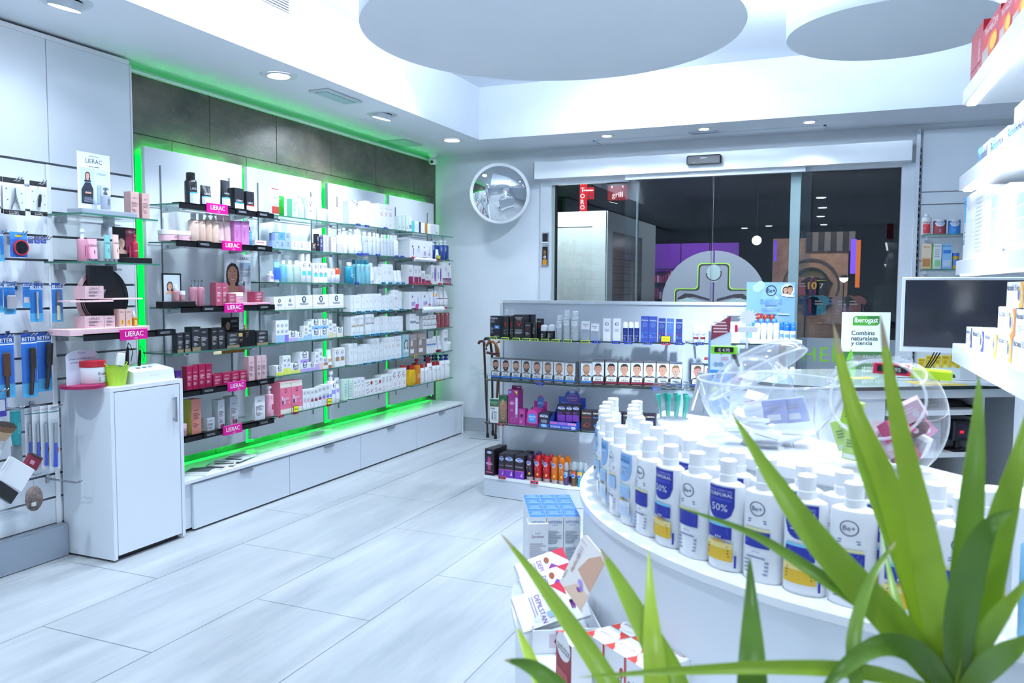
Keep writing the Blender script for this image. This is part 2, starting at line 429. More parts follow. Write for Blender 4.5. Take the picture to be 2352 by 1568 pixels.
for (x, y, pw, aim), nm, tl in zip(DOWN[:4], names, (0, 14, 0, 14)): downlight(x, y, CEIL, .085, nm, tl)
for (x, y, pw, aim), nm in zip(DOWN[5:], ('small downlight left of the entrance hatch panel', 'small downlight above the slim air slot', 'small downlight right of the slim air slot')):
    downlight(x, y, CEIL, .05, nm)

# ceiling fittings
p1 = at(772, 220, 2, CEIL)
t = tag(empty('ceiling_lamp_panel', (p1.x, p1.y, CEIL)), 'slim frosted rectangular fitting between two ceiling downlights', 'ceiling fitting')
MB().cbox(-.075, .075, -.2, .2, -.012, 0, ALUW, .004).build('frame', t); MB().cbox(-.045, .045, -.17, .17, -.016, -.012, mat('#b9d3df', .3), .002).build('diffuser', t)
p2 = at(925, 328, 2, CEIL)
t = tag(empty('ceiling_vent', (p2.x, p2.y, CEIL)), 'grey square vent flap in the ceiling beside the green glow', 'vent')
MB().cbox(-.15, .12, -.16, .16, -.008, 0, mat('#c2d0da', .5), .003).build('flap', t)
p3 = at(1617, 303, 2, CEIL)
t = tag(empty('air_slot', (p3.x, p3.y, CEIL)), 'slim grey air slot above the entrance downlights', 'vent')
MB().cbox(-.12, .12, -.035, .035, -.01, 0, mat('#c6d2de', .5), .004).build('frame', t); MB().box(-.10, .10, -.012, .012, -.013, -.01, mat('#8d9aa8', .5)).build('slot', t)
t = tag(empty('access_hatch', (-1.18, 6.98 - .11, CEIL)), 'long flush access panel in the ceiling above the entrance', 'hatch')
MB().cbox(-.93, .90, -.085, .085, -.006, 0, CEILP, .002).build('panel', t)
f = MB(); f.box(-.95, .92, -.1, -.088, -.009, 0, ALUW); f.box(-.95, -.935, -.1, .1, -.009, 0, ALUW); f.box(.905, .92, -.1, .1, -.009, 0, ALUW); f.build('frame', t)
# grille on the side of the recess
t = tag(empty('air_grille', (EX, 3.65, 2.985)), 'white slatted air grille on the side of the ceiling recess', 'vent')
g = MB(); z0, z1, y0, y1 = -.075, .09, -.42, .225
g.box(0, .012, y0, y1, z0, z0 + .03, WHITE); g.box(0, .012, y0, y1, z1 - .03, z1, WHITE); g.box(0, .012, y0, y0 + .03, z0 + .03, z1 - .03, WHITE); g.box(0, .012, y1 - .03, y1, z0 + .03, z1 - .03, WHITE); g.build('frame', t)
MB().box(.0005, .003, y0 + .03, y1 - .03, z0 + .03, z1 - .03, mat('#2c3238', .7)).build('duct_back', t)
for k in range(7): MB().box(.003, .011, y0 + .03, y1 - .03, z0 + .036 + k * .0145, z0 + .043 + k * .0145, WHITE).build('slat', t)
# dome camera in the corner
p4 = at(994, 352, 2, CEIL)
t = tag(empty('security_camera', (p4.x, p4.y, CEIL)), 'small white ceiling security camera in the corner', 'camera')
MB().lathe([(.05, 0, WHITE), (.05, -.02, WHITE), (.03, -.035, WHITE), (.03, -.05, WHITE)][::-1], 20).build('mount', t)
b = MB().lathe([(.001, -.115, BLACK), (.026, -.11, WHITE), (.042, -.085, WHITE), (.045, -.06, WHITE), (.03, -.045, WHITE)], 20).build('ball', t)
MB().lathe([(.014, 0, BLACK), (.014, .012, BLACK), (.001, .014, BLACK)], 14).build('lens', b, (.012, -.038, -.085), rot=(rad(100), 0, rad(20)))

# ============================================================ shop front
t = struct(empty('door_1', (0, BY, 0)), 'glazed automatic sliding entrance door with white header')
hd = MB(); hd.box(-2.72, .35, -.15, 0, HB, HT, WHITE); hb = hd.build('header_box', t)
MB().box(-2.725, -2.72, -.15, -.005, HB, HT - .01, BLACK).build('end_cap', hb)
MB().box(-2.71, oL, -.02, .05, 0, HB, ALUW).build('jamb', t)
MB().box(.29, .38, -.03, .1, 0, HB, ALUW).build('jamb', t)
MB().box(oL, -1.88, -.03, .0, 2.33, HB, WHITE).build('top_rail', t)
MB().box(-1.89, -.41, -.10, -.07, 2.335, HB, WHITE).build('top_rail', t)
MB().box(-.41, .29, -.03, .0, 2.345, HB, WHITE).build('top_rail', t)
gl = DOORGLASS
MB().box(-2.56, -1.80, .02, .03, 0, 2.33, gl).build('glass_pane', t)
MB().box(-1.89, -1.140, -.09, -.08, .03, 2.335, gl).build('sliding_pane', t)
MB().box(-1.130, -.36, -.09, -.08, .03, 2.335, gl).build('sliding_pane', t)
MB().box(-.44, .29, .02, .03, 0, 2.345, gl).build('glass_pane', t)
MB().box(-1.141, -1.1385, -.093, -.077, .03, 2.335, BLACK).build('edge_seal', t); MB().box(-1.1315, -1.129, -.093, -.077, .03, 2.335, mat('#6f767c', .3)).build('edge_seal', t)
MB().box(-2.575, -2.56, .01, .04, 0, 2.33, RUBBER).build('edge_seal', t); MB().box(-2.60, -2.575, .0, .05, 0, 2.33, mat('#9fb0ad', .3)).build('side_frame', t)
MB().box(-.525, -.447, -.02, .06, 0, 2.345, mat('#b4c2bf', .35)).build('mullion', t)
MB().box(-1.815, -1.80, .01, .04, 0, 2.33, mat('#7b8684', .3)).build('edge_seal', t)
sn = MB().cbox(-.14, .14, -.06, 0, -.035, .035, BLACK, .008).build('sensor_bar', t, (-1.20, -.15, 2.46))
Print().text('Cabasse', 0, 0, .012, '#c8d0d8').on_flat('lettering', sn, -.06, .012)
MB().box(-.08, -.076, -.062, -.06, -.028, -.024, glow('#20ff60', 3)).build('status_light', sn)
# white frosted disc with the pharmacy cross on the sliding panes
cc = Vector((-1.115, -.0915, 1.28)); R0 = .435
frost = mat('#a9b0ba', .6)
d = Print()
for side in (-1, 1):
    pts = [(side * .006, -R0), (side * .006, R0)]
    n = 24; arc = [(side * R0 * math.sin(math.pi * i / n), R0 * math.cos(math.pi * i / n)) for i in range(n + 1)]
    arc = [(x if abs(x) > .006 else side * .006, z) for x, z in arc]
    d.poly(arc if side > 0 else arc[::-1], '#7c828b')
def cross_outline(w, L, r, n=5):
    base = [(w, L), (w, w * .86), (L, w * .86), (L, -w * .86), (w, -w * .86), (w, -L), (-w, -L), (-w, -w * .86), (-L, -w * .86), (-L, w * .86), (-w, w * .86), (-w, L)]
    out = []; N = len(base)
    for i in range(N):
        p, a, b = Vector(base[i]), Vector(base[i - 1]), Vector(base[(i + 1) % N])
        u, v = (a - p).normalized(), (b - p).normalized()
        c0 = p + (u + v) * r
        a0 = math.atan2(*reversed((p + u * r - c0))); a1 = math.atan2(*reversed((p + v * r - c0)))
        dl = (a1 - a0 + math.pi) % (2 * math.pi) - math.pi
        out += [(c0.x + r * math.cos(a0 + dl * k / n), c0.y + r * math.sin(a0 + dl * k / n)) for k in range(n + 1)]
    return out
def band(pr, P, Q, h):
    pr.L += 1; n = len(P); pr.e.append((P + Q, [(i, (i + 1) % n, n + (i + 1) % n, n + i) for i in range(n)], ink(h), pr.L))
o1, o2, o3 = cross_outline(.135, .33, .035), cross_outline(.128, .323, .032), cross_outline(.115, .31, .028)
band(d, o1, o2, '#8fd41e'); band(d, o2, o3, '#2d2832')
d.ell(.0, .245, .06, .075, '#93a8a6', 16); d.ring(.0, .245, .066, .01, '#2d2832', 20, 180, 380)
for sg in (-1, 1):
    d.poly([(sg * .30, .02), (sg * .30, .035), (sg * .24, .075), (sg * .17, .07), (sg * .03, .03), (sg * .03, .012), (sg * .17, .045)], '#2d2832')
    d.poly([(sg * .29, -.08), (sg * .29, .015), (sg * .22, .04), (sg * .05, .0), (sg * .05, -.08)], '#93a8a6')
d.mesh(lambda x, z, e: (cc.x + x, cc.y - e, cc.z + z)).build('cross_decal', t)
d = Print(); d.rect(-.44, .28, .29, 1.0, '#7d8790')
d.text('HEM', -.395, .865, .115, '#6fb02c', bold=.004, align='l', space=1.1)
d.mesh(lambda x, z, e: (x, .0185 - e, z)).build('window_lettering', t)
# switches by the door
t = tag(empty('door_control_switch', (-2.655, BY - .02, 1.765)), 'chrome key switch plates with orange flap left of the entrance', 'switch')
for z, h in ((.09, .05), (-.075, .095)):
    MB().cbox(-.034, .034, -.012, 0, z - h, z + h, CHROME, .003).build('plate', t)
    MB().cbox(-.026, .026, -.016, -.012, z - h + .012, z + h - .012, BLACK, .002).build('keypad', t)
MB().cbox(-.02, .02, -.019, -.016, -.16, -.11, mat('#d98a1d', .4), .002).build('orange_flap', t)
k = Print(); k.ell(0, -.09, .013, .013, '#e8e8e8'); k.ell(0, -.09, .007, .007, '#b03030'); k.lines(-.012, -.075, .012, -.02, 5, '#c98a3a'); k.on_flat('dial', t, -.016)
# skirting of the wall right of the door: slotted wall panels with white upright
t = tag(empty('wall_panel', (.40, BY, 0)), 'white slotted wall panel with upright right of the entrance', 'wall panel')
zz = [0, .4, .8, 1.2, 1.62, 2.05, 2.145, 2.62]
for a, b in zip(zz, zz[1:]): MB().cbox(.03, 1.9, -.022, 0, a + .004, b - .004, WALLP, .002).build('panel', t)
up = MB().cbox(-.02, .012, -.05, 0, 0, 2.63, ALUW, .003).build('upright', t)
s = MB()
for k in range(40): s.box(.0125, .0215, -.03, -.024, .5 + k * .05, .53 + k * .05, RUBBER)
s.build('slot_strip', t)['kind'] = 'stuff'

# convex mirror
mc = at_plane(1148, 444, (-3.05, 6.80, 2.25), Vector((.25, -1, -.2)).normalized())
nrm = (Vector((-1.0, 2.2, 1.5)) - mc).normalized()
t = tag(empty('convex_mirror', mc), 'round convex security mirror with white rim on the back wall', 'mirror')
t.rotation_euler = nrm.to_track_quat('Z', 'Y').to_euler()
R, sag = .262, .085; rs = (R * R + sag * sag) / (2 * sag); pr = []
for i in range(13):
    a = math.asin(R / rs) * (1 - i / 12); pr.append((max(.0005, rs * math.sin(a)), rs * math.cos(a) - rs + sag, mat('#eef3f8', .015, 1)))
MB().lathe(pr, 64).build('mirror_dome', t)
MB().lathe([(R - .004, .012, WHITE), (R + .008, .012, WHITE), (R + .014, 0, WHITE), (R + .008, -.02, WHITE), (R - .02, -.03, WHITE), (.01, -.03, WHITE)][::-1], 64).build('rim', t)
iv = t.rotation_euler.to_matrix().transposed()
e = iv @ (Vector((mc.x, BY, mc.z)) - mc)
MB().tube([(0, 0, -.03), tuple(e)], .016, WHITE).build('bracket', t)
# ============================================================ wall bays
class Frame:
    """front edge of a shelf: local x along it (to the viewer's right), local -y towards the viewer"""
    def __init__(s, o, rz, z): s.o = Vector((o[0], o[1], z)); s.rz = rz; s.z = z; s.ux = Vector((math.cos(rz), math.sin(rz), 0)); s.uy = Vector((-math.sin(rz), math.cos(rz), 0))
    def uz(s, x, y, back=0):
        P = at_plane(x, y, s.o + s.uy * back, s.uy); d = P - s.o
        return d.dot(s.ux), P.z
    def w(s, u, v, z=0): return s.o + s.ux * u + s.uy * v + Vector((0, 0, z))

PY = [(3.467, 4.262), (4.308, 5.118), (5.20, 6.02), (6.083, 6.88)]
RAILS = [(3.575, 4.135), (4.407, 4.986), (5.312, 5.892), (6.177, 6.75)]
BN = ['first', 'second', 'third', 'fourth']
XF, XP = -3.50, -3.74
BAYZ = [[1.858, 1.645, 1.272, 1.018, .793, .532]] + [[1.861, 1.643, 1.423, 1.24, 1.024, .804, .541]] + [[1.865, 1.645, 1.42, 1.205, 1.024, .802, .545]] * 2
SHY = [(3.47, 4.265), (4.275, 5.085), (5.15, 5.965), (6.035, 6.82)]
SHELF = {}
ORD = ['first', 'second', 'third', 'fourth', 'fifth', 'sixth', 'seventh', 'eighth', 'ninth', 'tenth', 'eleventh', 'twelfth', 'thirteenth', 'fourteenth', 'fifteenth', 'sixteenth', 'seventeenth', 'eighteenth', 'nineteenth', 'twentieth']
for b in range(4):
    y0, y1 = PY[b]
    p = MB().cbox(y0, y1, -.015, .015, .36, 2.185, WHITE2, .002).build('display_board', None, (XP - .015, 0, 0), rad(90))
    tag(p, 'white back board of the %s wall bay from the slat wall' % BN[b], 'board')
    for ry in RAILS[b]: MB().box(ry - .004, ry + .004, -.020, -.0151, .44, 2.09, mat('#858c95', .35, .5)).build('rail', p)
    g = MB()
    for zz in (.378, 2.165): g.box(y0 + .04, y1 - .04, .0155, .022, zz - .006, zz + .006, GREENX)
    g.build('led_backlight', p)['label'] = 'green light strip behind the panel'
for y in (4.285, 5.158, 6.05, 3.43, 6.95):  # glowing bands on the tile stand in for its green-lit face in the gaps
    tag(MB().box(WX + .001, WX + .009, (y * 1.0187 - .034) if y < 6.9 else y - .004, (y * 1.0187 + .034) if y < 6.9 else y + .004, .33, 2.14, GREEN).build('green_glow_strip'), {3.43: 'upright green light strip beside the white slat wall', 4.285: 'upright green light strip between first and second wall panels', 5.158: 'upright green light strip between second and third wall panels', 6.05: 'upright green light strip between third and fourth wall panels', 6.95: 'upright green light strip in the far room corner'}[y], 'light strip')

def bay_shelf(b, k, z):
    y0, y1 = SHY[b]
    if b == 0 and k in (3, 4, 5): y0 -= .06
    root = MB().box(y0, y1, 0, XF - XP - .009, z - .008, z, GLASS, GEDGE).build('glass_shelf', None, (XF, 0, 0), rad(90))
    tag(root, 'green-edged glass shelf, %s from the top, %s wall bay' % (ORD[k], BN[b]), 'shelf', 'glass shelves of the wall bays')
    for ry in RAILS[b]:
        br = MB(); n = 8
        P = [(XF - XP - .010, z - .009), (XF - XP - .17, z - .009)] + [(XF - XP - .17 * math.cos(a) * .98, z - .009 - .032 * math.sin(a)) for a in [math.pi / 2 * i / n for i in range(1, n + 1)]] + [(XF - XP - .010, z - .041)]
        V = [(ry - .003, y, zz) for y, zz in P] + [(ry + .003, y, zz) for y, zz in P]; m = len(P)
        br.add(V, [tuple(range(m)), tuple(range(2 * m - 1, m - 1, -1))] + [(i, m + i, m + (i + 1) % m, (i + 1) % m) for i in range(m)], mat('#b7c4cb', .3))
        br.build('bracket', root)
        for yy, zz in ((.07, z - .022), (.07, z + .006), (.19, z - .022)):
            MB().tube([(ry - .013, yy, zz), (ry + .013, yy, zz)], .0075, CHROME, 8).build('stud', root)
    SHELF[(b, k)] = Frame((XF, 0), rad(90), z)
    return root
roots = {}
for b in range(4):
    for k, z in enumerate(BAYZ[b]): roots[(b, k)] = bay_shelf(b, k, z)

# black shelf fronts with the pink brand sign on the first bay
PINK = '#d4108c'
def black_front(fr, root, xa, xb, sx0, sx1, ym, w=.028):
    ua, ub = fr.uz(xa, ym)[0], fr.uz(xb, ym)[0]
    bf = MB().box(ua, ub, -.012, .0, fr.z - w, fr.z + .006, BLACK); bf.box(ua, ub, -.012, .05, fr.z + .0005, fr.z + .006, BLACK)
    f = bf.build('front_rail', root, (0, 0, 0)); f['label'] = 'black front rail'
    s0, s1 = fr.uz(sx0, ym)[0], fr.uz(sx1, ym)[0]
    sg = MB().cbox(-(s1 - s0) / 2, (s1 - s0) / 2, -.008, 0, -.028, .028, mat(PINK, .3), .002).build('brand_sign', f, ((s0 + s1) / 2, -.0125, fr.z - .008)); sg['label'] = 'pink brand sign'
    pr = Print(); pr.text('LIERAC', 0, .004, .026, '#ffffff', (s1 - s0) * .8, .006); pr.text('PARIS', .01, -.019, .006, '#ffffff', .03)
    pr.mesh(lambda x, z, e: ((s0 + s1) / 2 + x, -.0208 - e, fr.z - .008 + z)).build('lettering', f)
    tk = MB()
    pr = Print()
    for t in (.25, .62, .86):
        u = ua + (ub - ua) * t
        if not (s0 - .07 < u < s1 + .07): tk.box(u - .055, u + .055, -.018, -.0125, fr.z - .026, fr.z + .01, BLACK); pr.lines(u - .04, fr.z - .016, u + .04, fr.z - .002, 2, '#9aa0a8', 'c')
    if tk.v: tk.build('label_holder', f)['kind'] = 'stuff'; pr.mesh(lambda x, z, e: (x, -.0182 - e, z)).build('lettering', f)
for k, a in {0: (411, 626, 469, 518, 480), 1: (404, 622, 505, 550, 562), 2: (415, 628, 510, 554, 706), 4: (415, 627, 518, 560, 890), 5: (422, 627, 507, 551, 985)}.items():
    black_front(SHELF[(0, k)], roots[(0, k)], *a)

# ============================================================ low bench with drawers
t = tag(empty('bench_cabinet', (0, 0, 0)), 'long low white bench with four drawers below the wall bays', 'bench')
MB().cbox(3.39, 6.905, -.006, .37, .283, .303, WHITE, .002).build('bench_top', t, (-3.436, 0, 0), rad(90))
MB().box(3.40, 6.88, .02, .365, .02, .283, LAM).build('carcass', t, (-3.436, 0, 0), rad(90))
MB().box(3.44, 6.85, .05, .36, 0, .02, BLACK).build('plinth', t, (-3.436, 0, 0), rad(90))
MB().cbox(6.882, 6.905, -.004, .365, 0, .283, WHITE, .002).build('end_panel', t, (-3.436, 0, 0), rad(90))
MB().cbox(3.39, 3.41, .02, .365, 0, .283, WHITE, .002).build('end_panel', t, (-3.436, 0, 0), rad(90))
DY = [3.47, 4.323, 5.164, 6.017, 6.878]; HY = [3.906, 4.753, 5.592, 6.465]
for i in range(4):
    d = MB().cbox(DY[i] + .003, DY[i + 1] - .003, 0, .018, .012, .268, LAM, .0015).build('drawer', t, (-3.436, 0, 0), rad(90))
    h = MB(); h.box(HY[i] - .055, HY[i] + .055, -.012, .004, .262, .266, ALU); h.box(HY[i] - .055, HY[i] + .055, -.012, -.009, .255, .262, ALU); h.build('handle', d)
# leaflets lying on the bench
def leaflet(x, y, w, h, rz, z, label, cols):
    m = MB(); m.box(-w / 2, w / 2, -h / 2, h / 2, 0, .003, mat('#eef2f4', .3)); m.box(-w / 2 + .001, w / 2 - .0, -h / 2 + .001, h / 2, .003, .0055, mat('#f4f6f7', .25))
    o = m.build('leaflet', None, (x, y, z), rz); tag(o, label, 'leaflet', 'leaflets on the low bench')
    P = Print(); P.rect(-w * .45, -h * .1, w * .45, h * .42, cols[0]); P.rect(-w * .3, -h * .4, w * .45, -h * .2, cols[1]); P.lines(-w * .4, -h * .1, w * .3, h * .05, 3, '#6c7a85')
    P.mesh(lambda x, z, e: (x, z, .0055 + e)).build('printed_cover', o)
for i, (px_, py_, rz, st, lb, c) in enumerate(((455, 1083, 25, 0, 'dark-covered leaflet nearest the tall white cabinet', ('#5b6068', '#c9ccd0')), (500, 1069, 20, 0, 'thick magazine in the middle of the bench leaflets', ('#8f979e', '#2c2f33')), (515, 1063, 33, .006, 'open leaflet lying on the thick magazine', ('#d6dde0', '#555')), (545, 1055, 12, .012, 'pale leaflet with dark corner farthest along the bench', ('#cfd8dc', '#444a50')))):
    P = at(px_, py_, 2, .305); leaflet(P.x, P.y, .15, .21, rad(rz), .3035 + st, lb, c)

# ============================================================ tall white cabinet
t = tag(empty('cabinet', (0, 0, 0)), 'tall white single-door cabinet standing before the slat wall', 'cabinet')
cz = .888
m = MB(); A, B = 2.903, 3.375
m.cbox(A, A + .022, 0, .355, .012, cz - .022, WHITE2, .001); m.cbox(B - .022, B, 0, .355, .012, cz - .022, WHITE2, .001); m.box(A + .022, B - .022, .34, .355, .012, cz - .022, WHITE2); m.box(A + .022, B - .022, .02, .34, .03, .05, WHITE2)
m.build('body', t, (-3.40, 0, 0), rad(90))
MB().cbox(A, B, 0, .355, cz - .022, cz, WHITE, .001).build('cabinet_top', t, (-3.40, 0, 0), rad(90))
MB().box(A + .03, B - .03, .03, .34, 0, .03, BLACK).build('plinth', t, (-3.40, 0, 0), rad(90))
d = MB().cbox(A + .026, B - .026, .001, .02, .03, cz - .026, WHITE2, .0015).build('door', t, (-3.40, 0, 0), rad(90))
MB().cbox(B - .075, B - .062, -.022, -.012, .66, .80, ALU, .002).box(B - .072, B - .065, -.012, .001, .67, .68, ALU).box(B - .072, B - .065, -.012, .001, .78, .79, ALU).build('handle', d)

# ============================================================ slat wall
SX = -3.768
sw = tag(empty('slat_wall', (0, 0, 0)), 'white slat wall with metal grooves for hooks', 'slat wall')
sl = [2.006 - .1213 * k for k in range(15)]
edges = [2.62] + sl + [.175]
for (ya, yb) in ((-1.6, 2.893), (2.897, 3.402)):
    for a, b in zip(edges, edges[1:]):
        if ya < 0 : pass
        MB().cbox(ya, yb, 0, .018, b + (.006 if b > .2 else 0), a - (.006 if a < 2.5 else 0), WALLP if False else WHITE2, .0015).build('slat_board', sw, (SX, 0, 0), rad(90))
bk = MB().box(-1.6, 3.40, .0185, .028, .18, 2.61, mat('#8a8f96', .35, .7)).build('groove_backing', sw, (SX, 0, 0), rad(90))
MB().cbox(3.402, 3.412, -.006, .034, .18, 2.62, WHITE, .002).build('end_trim', sw, (SX, 0, 0), rad(90))
MB().cbox(2.868, 2.892, -.012, -.001, .172, 2.0, WHITE, .002).build('upright_profile', sw, (SX, 0, 0), rad(90))
MB().box(-1.6, 2.896, -.045, .03, .165, .172, ALU).box(-1.6, 2.896, -.05, .03, 0.004, .165, mat('#a9b4c2', .4, .3)).build('plinth', sw, (SX, 0, 0), rad(90))
MB().cbox(-1.6, 3.402, -.002, .03, 2.62, 2.645, WHITE, .002).build('top_trim', sw, (SX, 0, 0), rad(90))
# three glass shelves with grey metal supports
WSH = []
for k, (xa, ya, xb, yb, z) in enumerate(((188, 487, 363, 505, 1.752), (186, 599, 367, 606, 1.514), (191, 769, 400, 761, 1.15))):
    X = -3.49; a = at(xa, ya, 0, X).y; b = at(xb, yb, 0, X).y
    root = MB().box(a, b, 0, -X + SX + .274 if False else .26, z - .009, z, GLASS, GEDGE).build('glass_shelf', None, (X, 0, 0), rad(90))
    tag(root, ['upper glass shelf hooked on the slat wall beside the green light', 'middle glass shelf hooked on the slat wall beside the green light', 'lowest slat wall glass shelf, with black front rail'][k], 'shelf')
    for yy in (a + .06, b - .12): MB().box(yy, yy + .045, .235, .262, z - .04, z - .01, mat('#9aa3ab', .35, .6)).box(yy, yy + .045, .262, .27, z - .04, z - .01, mat('#9aa3ab', .35, .6)).build('support', root)
    fr = Frame((X, 0), rad(90), z); WSH.append(fr)
    if k == 2: black_front(fr, root, 191, 400, 270, 333, 768)

# ============================================================ free-standing gondola, three facets
def seg(o, rzd, L): return dict(o=Vector((o[0], o[1], 0)), rz=rad(rzd), L=L)
pa = at(1111, 1137.5, 2, 0); pb = at(1337, 1121.7, 2, .1375); pc = at(1573, 787.7, 2, 1.067); pd_ = at(1587, 787.7, 2, 1.067); pe = at(1843, 789, 2, 1.067)
G = []
for a, b in ((pa, pb), ((at(1333, 885, 2, .786)), pc), (pd_, pe)):
    d = Vector((b.x - a.x, b.y - a.y, 0)); G.append(dict(o=Vector((a.x, a.y, 0)), rz=math.atan2(d.y, d.x), L=d.length))
gon = tag(empty('display_gondola', (0, 0, 0)), 'white three-sided gondola with glass shelves before the entrance', 'gondola')
def gp(i, u, v): 
    g = G[i]; return g['o'] + Vector((math.cos(g['rz']), math.sin(g['rz']), 0)) * u + Vector((-math.sin(g['rz']), math.cos(g['rz']), 0)) * v
DEP = .26
# panel polyline
pl = [gp(0, .0, DEP)]
def isect(i, j, v):
    p, d = gp(i, 0, v), gp(i, 1, v) - gp(i, 0, v); q, e = gp(j, 0, v), gp(j, 1, v) - gp(j, 0, v)
    den = d.x * e.y - d.y * e.x; tt = ((q.x - p.x) * e.y - (q.y - p.y) * e.x) / den
    return p + d * tt
def gline(v): return [gp(0, .0, v), isect(0, 1, v), isect(1, 2, v), gp(2, G[2]['L'] - .08, v)]
l0, l1 = gline(DEP), gline(DEP + .035)
GLAM = mat('#e4ecf7', .4)
for i in range(3): MB().prism([l0[i][:2], l0[i + 1][:2], l1[i + 1][:2], l1[i][:2]], .1375, 1.292, GLAM).build('back_panel', gon)
t0, t1 = gline(DEP - .012), gline(DEP + .05)
MB().prism([v[:2] for v in t0] + [v[:2] for v in t1[::-1]], 1.292, 1.312, WHITE).build('top_cap', gon)
e0, e1 = gp(0, -.02, DEP - .008), gp(0, .02, DEP + .045)
q = [gp(0, -.022, DEP - .01), gp(0, .0, DEP - .01), gp(0, .0, DEP + .05), gp(0, -.022, DEP + .05)]
MB().prism([v[:2] for v in q], 0, 1.292, WHITE).build('end_panel', gon)
L3 = G[2]['L'] - .08; q = [gp(2, L3, DEP - .01), gp(2, L3 + .022, DEP - .01), gp(2, L3 + .022, DEP + .05), gp(2, L3, DEP + .05)]
MB().prism([v[:2] for v in q], 0, 1.292, WHITE).build('end_panel', gon)
b0 = gline(0); b1 = gline(DEP + .35); b0[0] = gp(0, 0, 0); b1[0] = gp(0, 0, DEP + .35)
MB().prism([v[:2] for v in b0] + [v[:2] for v in b1[::-1]], .12, .1375, WHITE).build('base_shelf', gon)
c0, c1 = gline(.003), gline(DEP + .34)
MB().prism([v[:2] for v in c0] + [v[:2] for v in c1[::-1]], 0.003, .12, mat('#d0d8e2', .4)).build('plinth', gon)
GSH = {}
GN = ['left', 'middle', 'right']
GK = ['upper', 'middle', 'lower']
for i in range(3):
    g = G[i]
    for k, z in enumerate((1.067, .786, .498)):
        L = g['L'] if i != 2 else g['L']
        L = g['L'] - (.09 if i == 0 else 0)
        P = [(0.005, 0), (g['L'] - .045, 0), (g['L'] - .03, DEP * .62), (g['L'] - .06, DEP - .012), (.04, DEP - .012), (.005, DEP * .6)] if i == 0 else [(0, 0), (g['L'], 0), (g['L'] - .02, DEP - .012), (.02, DEP - .012)]
        o = MB().prism(P, z - .008, z, GLASS, GDARK).build('glass_shelf', None, (g['o'].x, g['o'].y, 0), g['rz'])
        tag(o, 'dark-edged %s glass shelf on the %s facet of the gondola' % (GK[k], GN[i]), 'shelf')
        for u in (.08, g['L'] - .12): MB().box(u - .006, u + .006, DEP - .08, DEP - .001, z - .03, z - .0085, CHROME).build('bracket', o)
        GSH[(i, k)] = Frame(g['o'], g['rz'], z)
    GSH[(i, 3)] = Frame(g['o'], g['rz'], .1375)

# ============================================================ round island of three tiers
IC = Vector((.25, 2.2))
def arcp(r0, r1, a0, a1, n=40):
    return [(IC.x + (r0 + (r1 - r0) * i / n) * math.cos(rad(a0 + (a1 - a0) * i / n)), IC.y + (r0 + (r1 - r0) * i / n) * math.sin(rad(a0 + (a1 - a0) * i / n))) for i in range(n + 1)]
isl = tag(empty('island_counter', (0, 0, 0)), 'glossy white round stepped island counter with bottles and bowls', 'counter')
def tier(name, outer, inner, z0, z1, lip, m):
    MB().prism(outer + inner[::-1], z1 - lip, z1, m, m, True).build(name, isl)
LZ, TZ, DZ = .64, .90, 1.07
led = arcp(1.09, 1.083, 172, 262); led_in = arcp(.90, .90, 172, 262)
MB().prism(led + led_in[::-1], LZ - .018, LZ, WHITE).build('ledge_shelf', isl)
b = arcp(1.08, 1.073, 172, 262); MB().prism(b + led_in[::-1], 0, LZ - .018, WHITE2, None, True).build('ledge_body', isl)
ti = arcp(.92, .925, 170, 273); MB().prism(ti + arcp(.68, .68, 170, 273)[::-1], TZ - .014, TZ, WHITE).build('bottle_shelf', isl)
tb = arcp(.91, .915, 170, 273); MB().prism(tb + arcp(.66, .66, 170, 273)[::-1], LZ + .0005, TZ - .014, WHITE2, None, True).build('bottle_tier_body', isl)
da0, da1 = 188.7, 264
dr = arcp(.73, .73, da0, da1, 36); top = dr + [(.205, 1.6), (-.04, 1.86), (-.25, 2.06), (-.47, 2.16)]
MB().prism(top, DZ - .02, DZ, WHITE).build('counter_top', isl)
dr2 = arcp(.725, .725, da0 + .5, da1 - .3, 36) + [(.19, 1.6), (-.04, 1.845), (-.25, 2.05), (-.46, 2.14)]
MB().prism(dr2, TZ + .0005, DZ - .02, WHITE2).build('drum_body', isl)
MB().cbox(.215, .33, 1.50, 1.64, .35, 1.055, WHITE2, .004).build('end_block', isl)

# ============================================================ white shelf unit at the right
UR = rad(2.2)
UO = Vector((.288, 2.955, 0))
un = tag(empty('wall_shelf_unit', (UO.x, UO.y, 0), UR), 'glowing white shelf unit on the right with lit shelf undersides', 'shelf unit')
LEDW = glow('#f2f8ff', 6)
UZ = [(1.98, 2.026), (1.713, 1.757), (1.447, 1.491), (1.17, 1.228)]
for z0, z1 in UZ:
    s = MB().cbox(0, .60, -2.3, 0, z0, z1, WHITE, .0015).build('shelf', un)
    MB().box(.012, .035, -2.25, -.008, z0 - .004, z0 - .0003, LEDW).build('led_strip', s)
    lamp('shelf_led', UO + Vector((.05 + .038 * .5, -.55, z0 - .012)), 4.0, .05, (.86, .93, 1), (0.15, 0, -1), 160, sy=1.0)
MB().box(.60, .63, -2.3, 0, 0, 2.7, WHITE2).build('back_panel', un)
MB().cbox(.18, .60, -1.25, -.004, 0, 1.17, WHITE2, .003).build('base_body', un)

